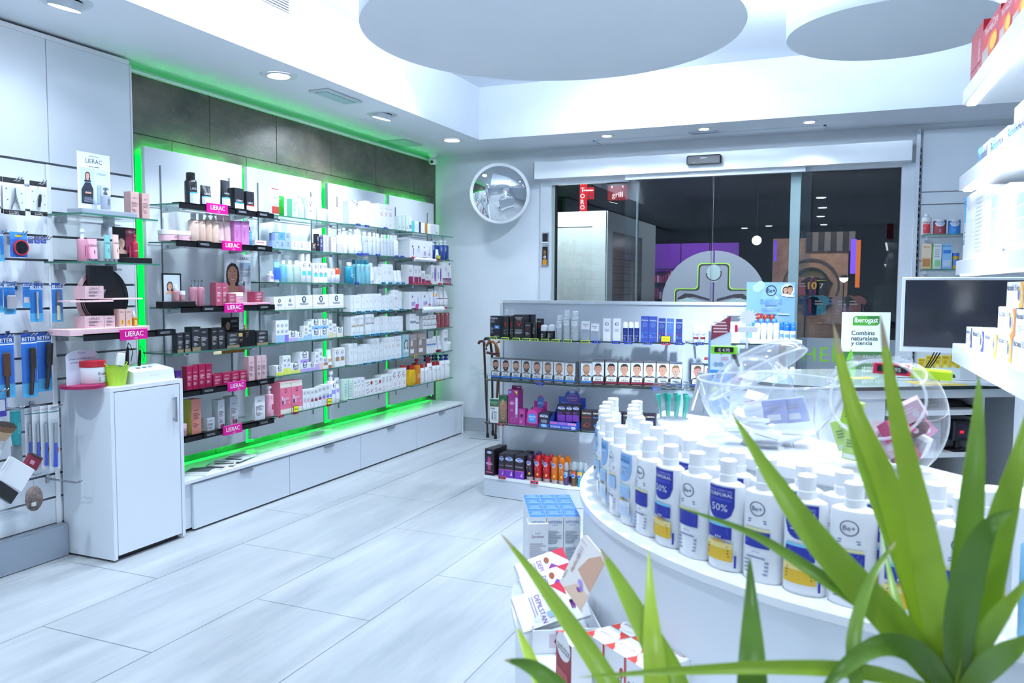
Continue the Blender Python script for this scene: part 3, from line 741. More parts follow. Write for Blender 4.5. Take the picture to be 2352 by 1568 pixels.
# ============================================================ glass-topped service desk
DR = rad(27)
dz = 1.0
dk = tag(empty('service_desk', (0, 0, 0)), 'white service desk with rounded green glass top and open cubbies', 'desk')
f0 = at(1990, 889, 2, dz); f1 = at(2190, 886, 2, dz)
d = Vector((f1.x - f0.x, f1.y - f0.y, 0)).normalized(); DR = math.atan2(d.y, d.x); nn = Vector((-d.y, d.x, 0))
def dp(u, v): P = Vector((f0.x, f0.y, 0)) + d * u + nn * v; return (P.x, P.y)
RD = .36
P = [dp(.95, 0), dp(.95, .72)] + [dp(-.0 + RD * math.cos(a) * 1.0 - .0, .36 + .36 * math.sin(a)) for a in [math.pi / 2 + math.pi * i / 20 for i in range(21)]]
MB().prism(P, dz - .015, dz, mat('#cfe2df', .06, 0, .5), GDARK).build('glass_top', dk)
P2 = [dp(.93, .03), dp(.93, .69)] + [dp(-.02 + .30 * math.cos(a), .36 + .33 * math.sin(a)) for a in [math.pi / 2 + math.pi * i / 16 for i in range(17)]]
MB().prism(P2, dz - .055, dz - .015, WHITE).build('sub_top', dk)
m = MB(); 
def dbox(mb, u0, u1, v0, v1, z0, z1, mm): mb.prism([dp(u0, v0), dp(u1, v0), dp(u1, v1), dp(u0, v1)], z0, z1, mm)
bd = MB(); P3 = [dp(.12, .05)] + [dp(.12, .66)] + [dp(-.02 + .27 * math.cos(a), .36 + .31 * math.sin(a)) for a in [math.pi / 2 + math.pi * i / 16 for i in range(17)]]
bd.prism(P3, 0, dz - .055, WHITE2).build('closed_body', dk)
sd = MB(); dbox(sd, .12, .93, .60, .66, 0, dz - .055, WHITE2); dbox(sd, .565, .585, .05, .60, 0, dz - .055, WHITE); dbox(sd, .91, .93, .05, .60, 0, dz - .055, WHITE2); sd.build('carcass', dk)
for z in (.872, .685, .40):
    s = MB(); dbox(s, .125, .56, .06 if z < .8 else .03, .598, z, z + .022, WHITE); s.build('cubby_shelf', dk)
s = MB(); dbox(s, .545, .563, .04, .5, .895, .905, BLACK); dbox(s, .545, .563, .04, .5, .855, .865, BLACK); s.build('drawer_runner', dk)
DKF = lambda u, v, z: Vector((*dp(u, v), z))
# ============================================================ goods : builders
CROPS = {'C3': (320, 340, 3.9206), 'C4': (360, 700, 4.6133), 'C5': (580, 380, 5.225), 'C6': (580, 660, 4.9), 'D1': (760, 420, 5.228), 'D2': (760, 660, 5.228),
         'D3': (1050, 660, 6.032), 'D4': (1320, 660, 6.0306), 'D5': (1090, 860, 5.2268), 'E1': (1580, 640, 3.92), 'A1': (0, 300, 3.1356), 'A2': (0, 750, 2.751), 'E6': (2080, 0, 2.4118), 'PX': (0, 0, 1)}
PEND = []
def face(P, cx, cz, s, skin, hair, beard=None, shirt='#4a4f58', long=False):
    """flat printed portrait; s = half head height"""
    if long: P.ell(cx + s * .04, cz - s * .1, s * .92, s * 1.22, hair, 18); P.poly([(cx - s * .8, cz), (cx + s * .88, cz), (cx + s * .98, cz - s * 1.15), (cx - s * .8, cz - s * 1.0)], hair)
    P.poly([(cx - s * 1.15, cz - s * 1.85), (cx + s * 1.15, cz - s * 1.85), (cx + s * 1.08, cz - s * 1.4), (cx + s * .42, cz - s * 1.1), (cx - s * .42, cz - s * 1.1), (cx - s * 1.08, cz - s * 1.4)], shirt)
    P.poly([(cx - s * .32, cz - s * .6), (cx + s * .32, cz - s * .6), (cx + s * .36, cz - s * 1.2), (cx, cz - s * 1.4), (cx - s * .36, cz - s * 1.2)], skin)
    if not long:
        for q in (-1, 1): P.ell(cx + q * s * .7, cz - s * .02, s * .09, s * .2, '#b8816a', 8)
        P.ell(cx, cz + s * .18, s * .74, s * .98, hair, 18)
    P.poly([(cx - s * .66, cz + s * .5), (cx - s * .4, cz + s * .82), (cx + s * .4, cz + s * .82), (cx + s * .66, cz + s * .5), (cx + s * .66, cz - s * .25), (cx + s * .5, cz - s * .68), (cx + s * .2, cz - s * .96), (cx - s * .2, cz - s * .96), (cx - s * .5, cz - s * .68), (cx - s * .66, cz - s * .25)], skin)
    if beard:
        P.poly([(cx - s * .67, cz - s * .1), (cx - s * .5, cz - s * .3), (cx - s * .3, cz - s * .32), (cx + s * .3, cz - s * .32), (cx + s * .5, cz - s * .3), (cx + s * .67, cz - s * .1), (cx + s * .62, cz - s * .55), (cx + s * .3, cz - s * 1.04), (cx - s * .3, cz - s * 1.04), (cx - s * .62, cz - s * .55)], beard)
    for q in (-1, 1):
        P.ell(cx + q * s * .29, cz + s * .14, s * .13, s * .055, '#f0ece8', 8); P.ell(cx + q * s * .29, cz + s * .14, s * .06, s * .055, '#33251f', 8)
        P.poly([(cx + q * s * .12, cz + s * .27), (cx + q * s * .3, cz + s * .35), (cx + q * s * .48, cz + s * .27), (cx + q * s * .3, cz + s * .29)], hair if long is False else '#5a4438')
    P.poly([(cx - s * .11, cz - s * .2), (cx, cz - s * .26), (cx + s * .11, cz - s * .2), (cx + s * .03, cz + s * .1), (cx - s * .03, cz + s * .1)], '#b8826a')
    P.poly([(cx - s * .3, cz - s * .42), (cx, cz - s * .46), (cx + s * .3, cz - s * .42), (cx + s * .16, cz - s * .6), (cx - s * .16, cz - s * .6)], '#b05a58'); P.poly([(cx - s * .25, cz - s * .44), (cx, cz - s * .48), (cx + s * .25, cz - s * .44), (cx + s * .14, cz - s * .54), (cx - s * .14, cz - s * .54)], '#f6f2f0')
    if not long: P.poly([(cx - s * .7, cz + s * .3), (cx - s * .66, cz + s * .8), (cx - s * .3, cz + s * 1.14), (cx + s * .35, cz + s * 1.16), (cx + s * .68, cz + s * .8), (cx + s * .7, cz + s * .3), (cx + s * .58, cz + s * .62), (cx + s * .2, cz + s * .76), (cx - s * .35, cz + s * .68), (cx - s * .58, cz + s * .56)], hair)
    else: P.poly([(cx - s * .78, cz + s * .0), (cx - s * .7, cz + s * .75), (cx - s * .2, cz + s * 1.1), (cx + s * .4, cz + s * 1.05), (cx + s * .8, cz + s * .6), (cx + s * .84, cz), (cx + s * .6, cz + s * .5), (cx + s * .1, cz + s * .88), (cx - s * .3, cz + s * .76), (cx - s * .62, cz + s * .4)], hair)
def draw(P, w, h, ops):
    for o in ops:
        k, a = o[0], o[1:]
        if k == 't':
            t, zf, hf, c = a[:4]; b = a[4] if len(a) > 4 else .004; xf = a[5] if len(a) > 5 else 0
            P.text(t, xf * w, zf * h, hf * w, c, w * .9, b)
        elif k == 'tv': P.text(a[0], a[3] * w, a[1] * h, a[2] * w, a[4], h * .8, .004, vert=True)
        elif k == 'l':
            z0, z1, n, c = a[:4]; x0, x1 = (a[4], a[5]) if len(a) > 5 else (-.36, .36); P.lines(x0 * w, z0 * h, x1 * w, z1 * h, n, c, a[6] if len(a) > 6 else 'l', int(z0 * 97))
        elif k == 'b':
            z0, z1, c = a[:3]; x0, x1 = (a[3], a[4]) if len(a) > 4 else (-.5, .5); P.rect(x0 * w, z0 * h, x1 * w, z1 * h, c, 8)
        elif k == 'r': P.ring(a[3] * w if len(a) > 3 else 0, a[0] * h, a[1] * w, w * .045, a[2])
        elif k == 'e': P.ell(a[0] * w, a[1] * h, a[2] * w, a[3] * h, a[4])
        elif k == 'arc': P.ring(a[3] * w if len(a) > 3 else 0, a[0] * h + a[1] * w * .75, a[1] * w, w * .05, a[2], 8, 225, 315)
        elif k == 'p': P.poly([(x * w, z * h) for x, z in a[0]], a[1])
        elif k == 'f': face(P, a[0] * w, a[1] * h, a[2] * w, *a[3:])
    return P
def carton(w, h, d, col, ops, name='box', side=None, flap=True):
    m = MB(); mm = mat(col, .38)
    m.box(-w / 2, w / 2, 0, d, 0, h, mm)
    if side: m.add([(-w / 2 - .0002, 0, 0), (-w / 2 - .0002, d, 0), (-w / 2 - .0002, d, h), (-w / 2 - .0002, 0, h)], [(0, 3, 2, 1)], mat(side, .38))
    if flap: m.box(-w / 2 + .0006, w / 2 - .0006, .0006, d * .55, h, h + .0005, mm)
    o = m.build(name)
    if ops: draw(Print(), w, h, ops).on_flat('printed_front', o)
    return o
def roundish(kind, w, h, col, cap, ops, name=None, sy=1, cf=None, n=18):
    r = w / 2; B = col if not isinstance(col, str) else mat(col, .25, 0, .3); K = cap if not isinstance(cap, str) else mat(cap, .3)
    bm, cm = MB(), MB(); pr_r = r; nm = {'jar': 'jar', 'pump': 'pump_bottle', 'spray': 'spray_can', 'tube': 'tube', 'drop': 'dropper_bottle', 'roll': 'deodorant'}.get(kind, 'bottle'); cn = 'cap'
    if kind == 'jar':
        hb = h * (1 - (cf or .38)); bm.lathe([(r * .9, 0, B), (r * .97, h * .05, B), (r * .97, hb - .001, B), (r * .85, hb, B)], n); cm.lathe([(r, hb, K), (r, h - .002, K), (r * .96, h, K)], n); cn = 'lid'
    elif kind == 'pump':
        hb = h * (1 - (cf or .30)); bm.lathe([(r * .95, 0, B), (r, h * .02, B), (r, hb * .93, B), (r * .85, hb * .975, B), (r * .4, hb, B)], n, 1, sy); q = h - hb; z = hb
        cm.lathe([(r * .42, z, K), (r * .42, z + q * .35, K), (r * .2, z + q * .38, K), (r * .2, z + q * .62, K), (r * .45, z + q * .65, K), (r * .42, z + q * .98, K), (.0005, h, K)], 12)
        cm.box(-r * .14, r * .75, -r * .14, r * .14, z + q * .72, z + q * .9, K); cn = 'pump_head'
    elif kind == 'spray':
        hb = h * (1 - (cf or .22)); bm.lathe([(r * .92, 0, B), (r, h * .015, B), (r, hb * .9, B), (r * .88, hb * .97, B), (r * .7, hb, B)], n); cm.lathe([(r * .72, hb, K), (r * .70, h * .985, K), (r * .55, h, K), (.0005, h, K)], n)
    elif kind == 'roll':
        hb = h * (1 - (cf or .42)); bm.lathe([(r * .8, 0, B), (r * .88, h * .03, B), (r, hb * .9, B), (r * .95, hb, B)], n)
        cm.lathe([(r * .98, hb, K), (r * .98, h * .85, K), (r * .85, h * .95, K), (r * .5, h, K), (.0005, h, K)], n)
    elif kind == 'dome':
        hb = h * (1 - (cf or .45)); bm.lathe([(r * .9, 0, B), (r * .95, hb, B)], n); cm.lathe([(r * .93, hb, K), (r * .93, h * .8, K), (r * .75, h * .93, K), (r * .4, h * .99, K), (.0005, h, K)], n)
    elif kind == 'drop':
        hb = h * .62; bm.lathe([(r * .95, 0, B), (r, .003, B), (r, hb * .88, B), (r * .5, hb, B)], n); cm.lathe([(r * .55, hb, K), (r * .55, hb + h * .14, K), (r * .3, hb + h * .15, mat('#f4f4f4')), (r * .3, h * .93, mat('#f4f4f4')), (r * .12, h, mat('#f4f4f4'))], 12)
    elif kind == 'tube':
        hc = h * (cf or .13); rings = []
        for i in range(7):
            t = i / 6; z = hc + (h - hc) * t; k = 1 - t ** 1.6
            rings.append([(r * (.9 + .1 * t) * math.cos(2 * math.pi * j / 16), max(r * .75 * k, .0012) * math.sin(2 * math.pi * j / 16), z) for j in range(16)])
        bm.loft(rings, B); cm.lathe([(r * .72, 0, K), (r * .8, hc, K), (r * .5, hc + .0005, K)], n, 1, .8); sy = .72
    else:
        hb = h * (1 - (cf or .17)); bm.lathe([(r * .93, 0, B), (r, h * .02, B), (r, hb * .88, B), (r * .85, hb * .95, B), (r * .45, hb, B)], n, 1, sy); cm.lathe([(r * .5, hb, K), (r * .5, h - .002, K), (r * .46, h, K)], n, 1, 1 if sy > .8 else .9)
    o = bm.build(name or nm); cm.build(cn, o)
    if ops:
        P = draw(Print(), w * .95, h, ops)
        if kind == 'tube':
            P.mesh(lambda x, z, e: (x, -max(r * .75 * (1 - max(0, (z - hc) / (h - hc)) ** 1.6), .0012) * math.sqrt(max(0, 1 - min(1, abs(x) / (r * 1.0)) ** 2)) - e * 2 - .0006, z)).build('printed_label', o)
        else: P.on_round('printed_label', o, r, sy)
    return o
class Row:
    def __init__(s, fr, crop, desc, group, back=.022): s.fr, s.c, s.desc, s.group, s.back = fr, CROPS[crop], desc, group, back
    def geo(s, x0, x1, yt, yb=None, back=None):
        ox, oy, k = s.c; X0, X1, YT = ox + x0 / k, ox + x1 / k, oy + yt / k; bk = s.back if back is None else back
        xm = (X0 + X1) / 2; fr = s.fr
        u, zt = fr.uz(xm, YT, bk); dz = 0
        if yb is not None: dz = fr.uz(xm, oy + yb / k, bk)[1] - fr.z
        yB = proj(fr.w(u, bk, dz))[1]; ym = (YT + yB) / 2
        u0, u1 = fr.uz(X0, ym, bk)[0], fr.uz(X1, ym, bk)[0]
        return (u0 + u1) / 2, u1 - u0, zt - fr.z - dz, dz, bk
    def put(s, o, u, v, dz, look, cat, group=None, rz=0):
        o.location = s.fr.w(u, v, dz); o.rotation_euler = (0, 0, s.fr.rz + rz)
        PEND.append((o, look, s.desc, cat, group or s.group, u + dz * .001)); return o
    def box(s, x0, x1, yt, col, ops, look, cat='box', back=None, d=None, yb=None, side=None, name='carton', rz=0):
        u, w, h, dz, bk = s.geo(x0, x1, yt, yb, back); d = d or min(max(w * .9, .03), .075)
        return s.put(carton(w * .985, h - .0006, d, col, ops, name, side), u, bk, dz + .0003, look, cat, None, rz)
    def bot(s, kind, x0, x1, yt, col, cap, ops, look, cat='bottle', back=None, yb=None, sy=1, cf=None, name=None):
        u, w, h, dz, bk = s.geo(x0, x1, yt, yb, back); w *= .97
        return s.put(roundish(kind, w, h, col, cap, ops, name, sy, cf), u, bk + w / 2 * sy, dz + .0003, look, cat)
    def many(s, items):
        for it in items: (s.box if not isinstance(it[0], str) else s.bot)(*it[:8] if isinstance(it[0], str) else it[:6], **(it[-1] if isinstance(it[-1], dict) else {}))
def price_tags(row, crop, spots, frame, text='€ 12.95', yoff=0):
    """spots: (x0, x1, y centre) in crop pixels"""
    ox, oy, k = CROPS[crop]
    for x0, x1, y in spots:
        X0, X1, Y = ox + x0 / k, ox + x1 / k, oy + y / k
        u0, u1 = row.fr.uz(X0, Y, -.012)[0], row.fr.uz(X1, Y, -.012)[0]; zc = row.fr.uz((X0 + X1) / 2, Y, -.012)[1]
        w = u1 - u0; h = .018
        m = MB().cbox(-w / 2, w / 2, 0, .006, -h / 2, h / 2, mat(frame[0], .35), .002); m.box(-w * .3, w * .3, .006, .0115, -.003, .003, mat(frame[0], .35))
        o = m.build('price_tag'); 
        sc = MB().box(-w / 2 + .005, w / 2 - .005, -.0008, 0, -h / 2 + .004, h / 2 - .004, mat('#23262c', .2)).build('screen', o)
        P = Print(); P.text(random.choice(('€ 12.95', '€ 15.90', '€ 18.50', '€ 9.95', '€ 21.30')), 0, 0, .0075, '#aeb4ba', w * .8, .01); P.on_flat('digits', o, -.0009)
        row.put(o, (u0 + u1) / 2, -.012, zc - row.fr.z, frame[1] + ' electronic price tag', 'price tag', 'electronic price tags')
LIME, BLUE, REDT, CYAN, YEL, GRN = ('#c8f03a', 'lime'), ('#1f4fe0', 'blue'), ('#f0264f', 'red'), ('#35b4e8', 'light blue'), ('#f4d21e', 'yellow'), ('#5a8f2a', 'green')
def offer_card(row, crop, x0, x1, y0, y1, word='Oferta'):
    ox, oy, k = CROPS[crop]; u0, z1 = row.fr.uz(ox + x0 / k, oy + y0 / k, -.014); u1, z0 = row.fr.uz(ox + x1 / k, oy + y1 / k, -.014)
    w, h = u1 - u0, z1 - z0; o = MB().cbox(-w / 2, w / 2, 0, .003, 0, h, mat('#15151a', .4), .001).build('offer_card')
    P = Print(); P.rect(-w * .44, h * .08, w * .44, h * .92, '#f7f01a'); P.text(word, 0, h * .5, h * .34, '#1c1c10', w * .78, .01, .2); P.on_flat('printed_front', o)
    row.put(o, (u0 + u1) / 2, -.016, z0 - row.fr.z, 'yellow handwritten offer card', 'sign', 'yellow offer cards')
def brandbox(tc='#5a4a4e', bar=None, foot=None, txt='LIERAC', lc=None, zt=.8):
    o = []
    if foot: o.append(('b', .0, .16, foot))
    o += [('t', txt, zt, .13, tc), ('l', .42, .62, 4, lc or tc, -.32, .4), ('l', .2, .34, 3, lc or tc, -.32, .2)]
    if bar: o.append(('b', .25, .62, bar, -.4, -.36))
    return o
def be(band=None, z=(.14, .34), c='#273457', zr=.76, r=.27, extra=()):
    o = []
    if band: o.append(('b', z[0], z[1], band, -.38, .38))
    return o + [('r', zr, r, c), ('t', 'Be+', zr, r * .75, c), ('l', .42, .56, 4, '#8f9bb4', -.36, .36, 'c')] + list(extra)
def befade(c1, c2=None):  # a tinted lower part, printed on the carton
    return [('b', 0, .16, c1), ('b', .16, .32, c2 or c1)] + be()
def vv(c='#9aa0ac', foot=None):
    return ([('b', 0, .3, foot)] if foot else []) + [('p', [(-.22, .85), (-.13, .85), (0, .66), (.13, .85), (.22, .85), (.04, .58), (-.04, .58)], c), ('t', 'VICHY', .5, .1, c), ('l', .34, .44, 3, c, -.3, .3, 'c')]
def euc(tc='#20386e', band=None, z=(0, .4), zt=.8):
    return ([('b', z[0], z[1], band)] if band else []) + [('t', 'Eucerin', zt, .14, tc), ('arc', zt - .09, .2, '#c8283c'), ('l', .42, .6, 4, '#98a2b4', -.34, .3)]
def ave(tc='#d98a86', extra=()):
    return [('t', 'Avène', .82, .15, tc), ('l', .5, .66, 4, tc, -.3, .3, 'c'), ('l', .1, .2, 2, '#c9cdd6', -.3, .3, 'c')] + list(extra)
BAYG = 'goods on the wall bay shelves'
def BR(b, k, crop): return Row(SHELF[(b, k)], crop, '%s shelf, %s wall bay' % (ORD[k], BN[b]), BAYG)

# ============================================================ first bay
r = BR(0, 0, 'C3'); sil = [('b', .0, .36, '#c9d0d6'), ('b', .36, .4, '#3aa8dc'), ('t', 'LIERAC', .5, .2, '#b9bec4')]
r.bot('spray', 463, 548, 218, '#17181c', '#101114', sil, 'tall black and silver spray can')
r.bot('tube', 597, 692, 337, '#1a1b20', '#22242a', [('b', .14, .46, '#cdd6de'), ('b', .46, .5, '#3aa8dc'), ('t', 'LIERAC', .62, .14, '#c9cdd2')], 'short black tube with silver base', 'tube')
r.bot('tube', 772, 850, 290, '#1a1b20', '#22242a', [('b', .14, .38, '#cdd6de'), ('b', .38, .42, '#3aa8dc'), ('t', 'LIERAC', .55, .14, '#c9cdd2')], 'tall black tube with silver base', 'tube')
r.box(860, 943, 362, '#1d1f26', [('b', 0, .32, '#dfe6ec'), ('b', .32, .37, '#2f9be0'), ('t', 'LIERAC', .45, .15, '#e6e9ec')], 'black and white boxed cream')
r.box(965, 1035, 393, '#1d1f26', [('b', 0, .3, '#e8e2e4'), ('b', .3, .35, '#b3262e'), ('t', 'LIERAC', .45, .15, '#e6e9ec')], 'small black box with red stripe')
r = BR(0, 1, 'C3'); pk = [('t', 'LIERAC', .68, .14, '#6f5b5c'), ('l', .35, .55, 4, '#9a8486', -.2, .4)]
for a, b_, y in ((252, 386, 738), (388, 497, 747)): r.bot('jar', a, b_, y, '#f3c9d4', '#f4f6f8', [('t', 'LIERAC', .4, .1, '#7b5a66', .004, .2)], 'pink cream jar with white lid', 'jar', back=.03)
for i, (a, b_, y, kd, cp) in enumerate(((487, 560, 587, 'bottle', '#c9d2d8'), (556, 617, 593, 'bottle', '#c9d2d8'), (615, 675, 585, 'pump', '#d5dade'), (672, 735, 590, 'pump', '#d5dade'))): r.bot(kd, a, b_, y, ['#efd3c4', '#efcfc0', '#ecc9b4', '#f6d9c6'][i], cp, pk, 'beige bottle with clear cap' if i < 2 else 'beige pump bottle', cf=.2)
for a, b_, y in ((728, 790, 600), (790, 850, 605)): r.bot('tube', a, b_, y, '#f6d3d4', '#d8c6c8', [('t', 'LIERAC', .8, .18, '#7a6266'), ('b', .35, .62, '#e3c2c8', -.2, .2)], 'pale pink squeeze tube', 'tube')
for a, b_, y in ((855, 915, 655), (918, 990, 658)): r.box(a, b_, y, '#d284c4', [('t', 'LIERAC', .8, .12, '#f0dcec'), ('b', .3, .62, '#c8309c', -.12, -.06)], 'slim lilac box')
r.bot('drop', 985, 1025, 652, '#1f8fa8', '#14161c', [('l', .2, .5, 5, '#9fe0ea', -.2, .2)], 'teal dropper bottle with black top')
for i, (yt, yb) in enumerate(((860, None), (832, 862))): r.box(1042, 1145, yt, '#f3e6ee', [('b', .25, .5, '#d0569c', -.4, .3)], ['flat white pink box', 'upper flat white pink box'][i], yb=yb, d=.05)
r = BR(0, 2, 'C3')
def display_card(row, x0, x1, yt, bx0, bx1, byt, byb, col, ops, look, cat, back, dcol=None, depth=.1):
    u, w, h, dz, bk = row.geo(x0, x1, yt, None, back); t = empty('counter_display')
    u2, w2, h2, _, _ = row.geo(bx0, bx1, byt, byb, row.back)
    MB().cbox(-w / 2, w / 2, 0, .004, 0, h, mat(col, .4), .001).build('back_card', t)
    MB().cbox(u2 - w2 / 2 - u, u2 + w2 / 2 - u, row.back - bk, .003, 0, h2, mat(dcol or col, .35), .002).build('tray', t)
    draw(Print(), w, h, ops).on_flat('printed_poster', t)
    return row.put(t, u, bk, .0003, look, cat)
display_card(r, 206, 380, 1127, 216, 520, 1378, 1435, '#0f1014', [('b', .16, .95, '#c8d2dd', -.42, .42), ('f', -.12, .62, .17, '#d09a80', '#2a211f', None, '#d9a78e', True)], 'black framed display with smiling woman portrait', 'display', .075)
for a, b_, y in ((328, 378, 1222), (385, 428, 1285)): r.bot('drop' if a < 350 else 'jar', a, b_, y, '#c48a94', '#e4e7ea', None, 'small rose sample bottle in the black display', back=.04, yb=1378)
for a, b_ in ((482, 540), (545, 607)): r.bot('pump', a, b_, 1185, liquid('#c98a9c', .75), CHROME, [('b', .1, .62, '#9c6a7c', -.12, .12)], 'rose bottle with chrome pump', cf=.26)
for a, b_, y, bk_ in ((690, 745, 1212, .03), (748, 797, 1212, .03), (803, 872, 1312, .012)): r.box(a, b_, y, '#b4566e', brandbox('#f0d8de'), 'dusky rose box', back=bk_)
u, w, h, dz, bk = r.geo(765, 1003, 955, None, .17); t = empty('poster_card'); MB().cbox(-w / 2, w / 2, 0, .004, 0, h, mat('#e3e7ef', .3), .001).build('card', t)
P = Print(); P.rect(-w / 2, h * .28, w * .5, h * .98, '#dfe6ef'); P.poly([(-w / 2, 0), (w / 2, 0), (w / 2, h * .3), (w * .1, h * .35), (-w / 2, h * .2)], '#e6c4cf')
face(P, -w * .2, h * .6, w * .27, '#c98f75', '#2b211f', None, '#c98f75', True); P.text('LIERAC', w * .27, h * .92, h * .06, '#3a3f4a', w * .36); P.rect(w * .08, h * .72, w * .48, h * .84, '#9fb4cc'); P.text('HYDRAGENIST', w * .27, h * .69, h * .035, '#3e4c66', w * .4); P.text('NUTRIBAUME', w * .27, h * .63, h * .035, '#3e4c66', w * .4); P.lines(w * .08, h * .56, w * .46, h * .6, 2, '#6c7b92', 'c')
P.on_flat('printed_poster', t); r.put(t, u, bk, .0003, 'tall poster card of a smiling woman', 'poster')
pt = r.geo(800, 1180, 1388, None, .01)[0:3]; o = MB().cbox(-pt[1] / 2, pt[1] / 2, 0, .1, 0, .02, mat('#f0a8c4', .3), .003).build('display_tray'); r.put(o, pt[0], .01, .0003, 'long pink display tray', 'tray')
r.bot('jar', 870, 965, 1300, '#eeb6c6', '#f2f4f5', [('l', .2, .45, 3, '#b06a80', -.2, .2, 'c')], 'pink cream jar on the pink tray', 'jar', back=.02, yb=1388)
r.bot('jar', 908, 972, 1198, '#d87e98', CHROME, [('t', 'LIERAC', .35, .12, '#f6dce4')], 'rose jar with chrome lid', 'jar', back=.15, yb=1300)
r.box(1045, 1115, 1293, '#a84a62', brandbox('#f0d8de'), 'dusky rose box on the pink tray', yb=1388)
r = BR(0, 3, 'C4'); r.back = .03
for a, b_, y, ft in ((218, 283, 300, 1), (296, 356, 292, 1), (376, 465, 232, 1), (464, 545, 250, 0), (582, 648, 245, 0), (652, 725, 240, 0), (745, 877, 295, 1), (1060, 1178, 275, 1)): r.box(a, b_, y, '#2b2d33', brandbox('#c4c6ca', None if ft else '#a8935a', '#8f8262' if ft else None, zt=.84), 'black box with gold foot' if ft else 'black box with gold stripe')
display_card(r, 690, 873, 130, 885, 1045, 280, 448, '#131318', [('f', -.16, .70, .19, '#c9a08c', '#1c1716', None, '#c9a08c', True), ('t', 'LIERAC', .86, .1, '#d5d7da', .004, .2), ('t', 'PREMIUM', .68, .05, '#d5d7da', .004, .25)], 'black display with woman portrait card', 'display', .14, '#0e0f13')
r.bot('jar', 877, 925, 300, '#15161b', '#c7a968', [('t', 'LIE', .3, .3, '#b59c62')], 'black jar with gold lid', 'jar', back=.02, yb=400, cf=.35)
r.bot('pump', 938, 992, 210, '#15161b', '#c9aa66', [('l', .2, .45, 3, '#b59c62', -.2, .2)], 'black bottle with gold pump', back=.025, yb=345, cf=.42)
u0, z0 = r.fr.uz(360 + 585 / 4.6133, 700 + 500 / 4.6133, 0); u1, z1 = r.fr.uz(360 + 920 / 4.6133, 700 + 485 / 4.6133, 0)
o = MB().cbox(-(u1 - u0) / 2, (u1 - u0) / 2, -.006, .0, -.028, -.009, mat('#6d5222', .25, .6), .001).build('label_strip'); MB().cbox(-(u1 - u0) / 2, -(u1 - u0) / 4, -.008, -.006, -.027, -.010, mat('#d9d2a4', .4), .001).build('label_card', o); r.put(o, (u0 + u1) / 2, -.004, 0, 'brass label strip under the shelf edge', 'sign')
r = BR(0, 4, 'C4')
for a, b_, y in ((318, 376, 650), (379, 440, 645), (447, 516, 630), (519, 585, 625)): r.box(a, b_, y, '#a01848', brandbox('#eac6d2', zt=.74), 'tall crimson box')
for a, b_, y in ((600, 692, 735), (698, 786, 720), (792, 874, 710), (877, 957, 697)): r.box(a, b_, y, '#a81c4e', brandbox('#eac6d2'), 'short crimson box', d=.06)
for a, b_, y in ((975, 1035, 547), (1065, 1108, 540), (1111, 1165, 535)): r.box(a, b_, y, '#d9b6bd', brandbox('#6d5a62', '#7b6a70', zt=.76), 'tall pale pink box')
r.box(205, 263, 697, '#4a1c78', [('t', 'LIERAC', .7, .16, '#c9b8dc')], 'small purple box partly behind the cabinet')
r = BR(0, 5, 'C4')
r.bot('jar', 272, 338, 1262, '#eea8c4', '#f4bfd4', [('t', 'LIERAC', .4, .14, '#8a4a66')], 'pink jar beside the tall cabinet', 'jar')
r.box(370, 470, 997, '#d28478', brandbox('#6a3f3a', '#8f3f4c', zt=.68), 'tall salmon box', side='#b9a04c')
r.box(537, 615, 1197, '#c4c9d0', brandbox('#5f646c', '#c02c6c'), 'small silver box')
r.box(652, 720, 1003, '#c0c6cd', brandbox('#5f646c', '#c02c6c', zt=.76) + [('b', .05, .15, '#b02a68', -.2, .1), ('b', .05, .15, '#3f3f48', .14, .4)], 'tall silver box with pink square')
r.box(778, 858, 968, '#b8bec6', brandbox('#5f646c', '#c02c6c', zt=.76) + [('b', .1, .22, '#b02a68', -.2, .1), ('b', .1, .22, '#3f3f48', .14, .4)], 'tallest silver box with pink square')
r.box(1040, 1148, 965, '#eef1f5', brandbox('#6a6f78', '#b02a68'), 'wide white box', d=.08)

# ============================================================ second bay
r = BR(1, 0, 'C5')
r.box(226, 316, 275, '#eef1f3', vv('#8a94a8') + [('b', .06, .33, '#a8342c', -.46, .5), ('b', .97, 1, '#b04038')], 'white box with brick red foot')
r.bot('pump', 322, 408, 285, liquid('#1f9a28', .85), '#f2f5f8', [('l', .3, .55, 6, '#59c45a', .05, .4)], 'bright green pump bottle', cf=.24)
r.box(475, 530, 400, '#bfeedd', vv('#5a9c96'), 'pale mint box', side='#6fd0a8')
r.bot('pump', 503, 566, 370, '#dff4f8', '#f6fafd', vv('#7fa8c0'), 'pale aqua pump bottle', cf=.22)
r.bot('pump', 568, 650, 345, '#d5eef6', '#f6fafd', vv('#6f94b8'), 'tall pale blue pump bottle', cf=.24)
r.box(657, 733, 378, '#f2f6fa', vv('#5a6488', '#c6ecee'), 'white box with aqua foot')
r.bot('bottle', 737, 777, 395, '#e8f4f4', '#a8e8e0', vv('#8fa2b8'), 'slim white bottle with aqua cap', cf=.2)
r.box(780, 832, 480, '#f4f8fb', vv('#8f9ab8'), 'small white box with grey letter')
r.bot('jar', 836, 914, 520, '#f4f8fb', '#f8fbfd', [('l', .2, .4, 2, '#8fa2b8', -.1, .4)], 'white cream jar', 'jar')
r.box(918, 1000, 535, '#f4f7fb', [('b', .2, .26, '#6f7aa0', .1, .4)], 'plain white box')
r.bot('bottle', 1003, 1075, 500, '#f4f7fb', '#f8fbfd', [('b', .2, .24, '#8a78b8', -.3, .3)], 'white bottle with lilac line', cf=.15)
r = BR(1, 1, 'C5'); lb = '#9db2ee'
r.box(244, 274, 808, '#7d93de', [], 'slim dark blue carton', back=.09)
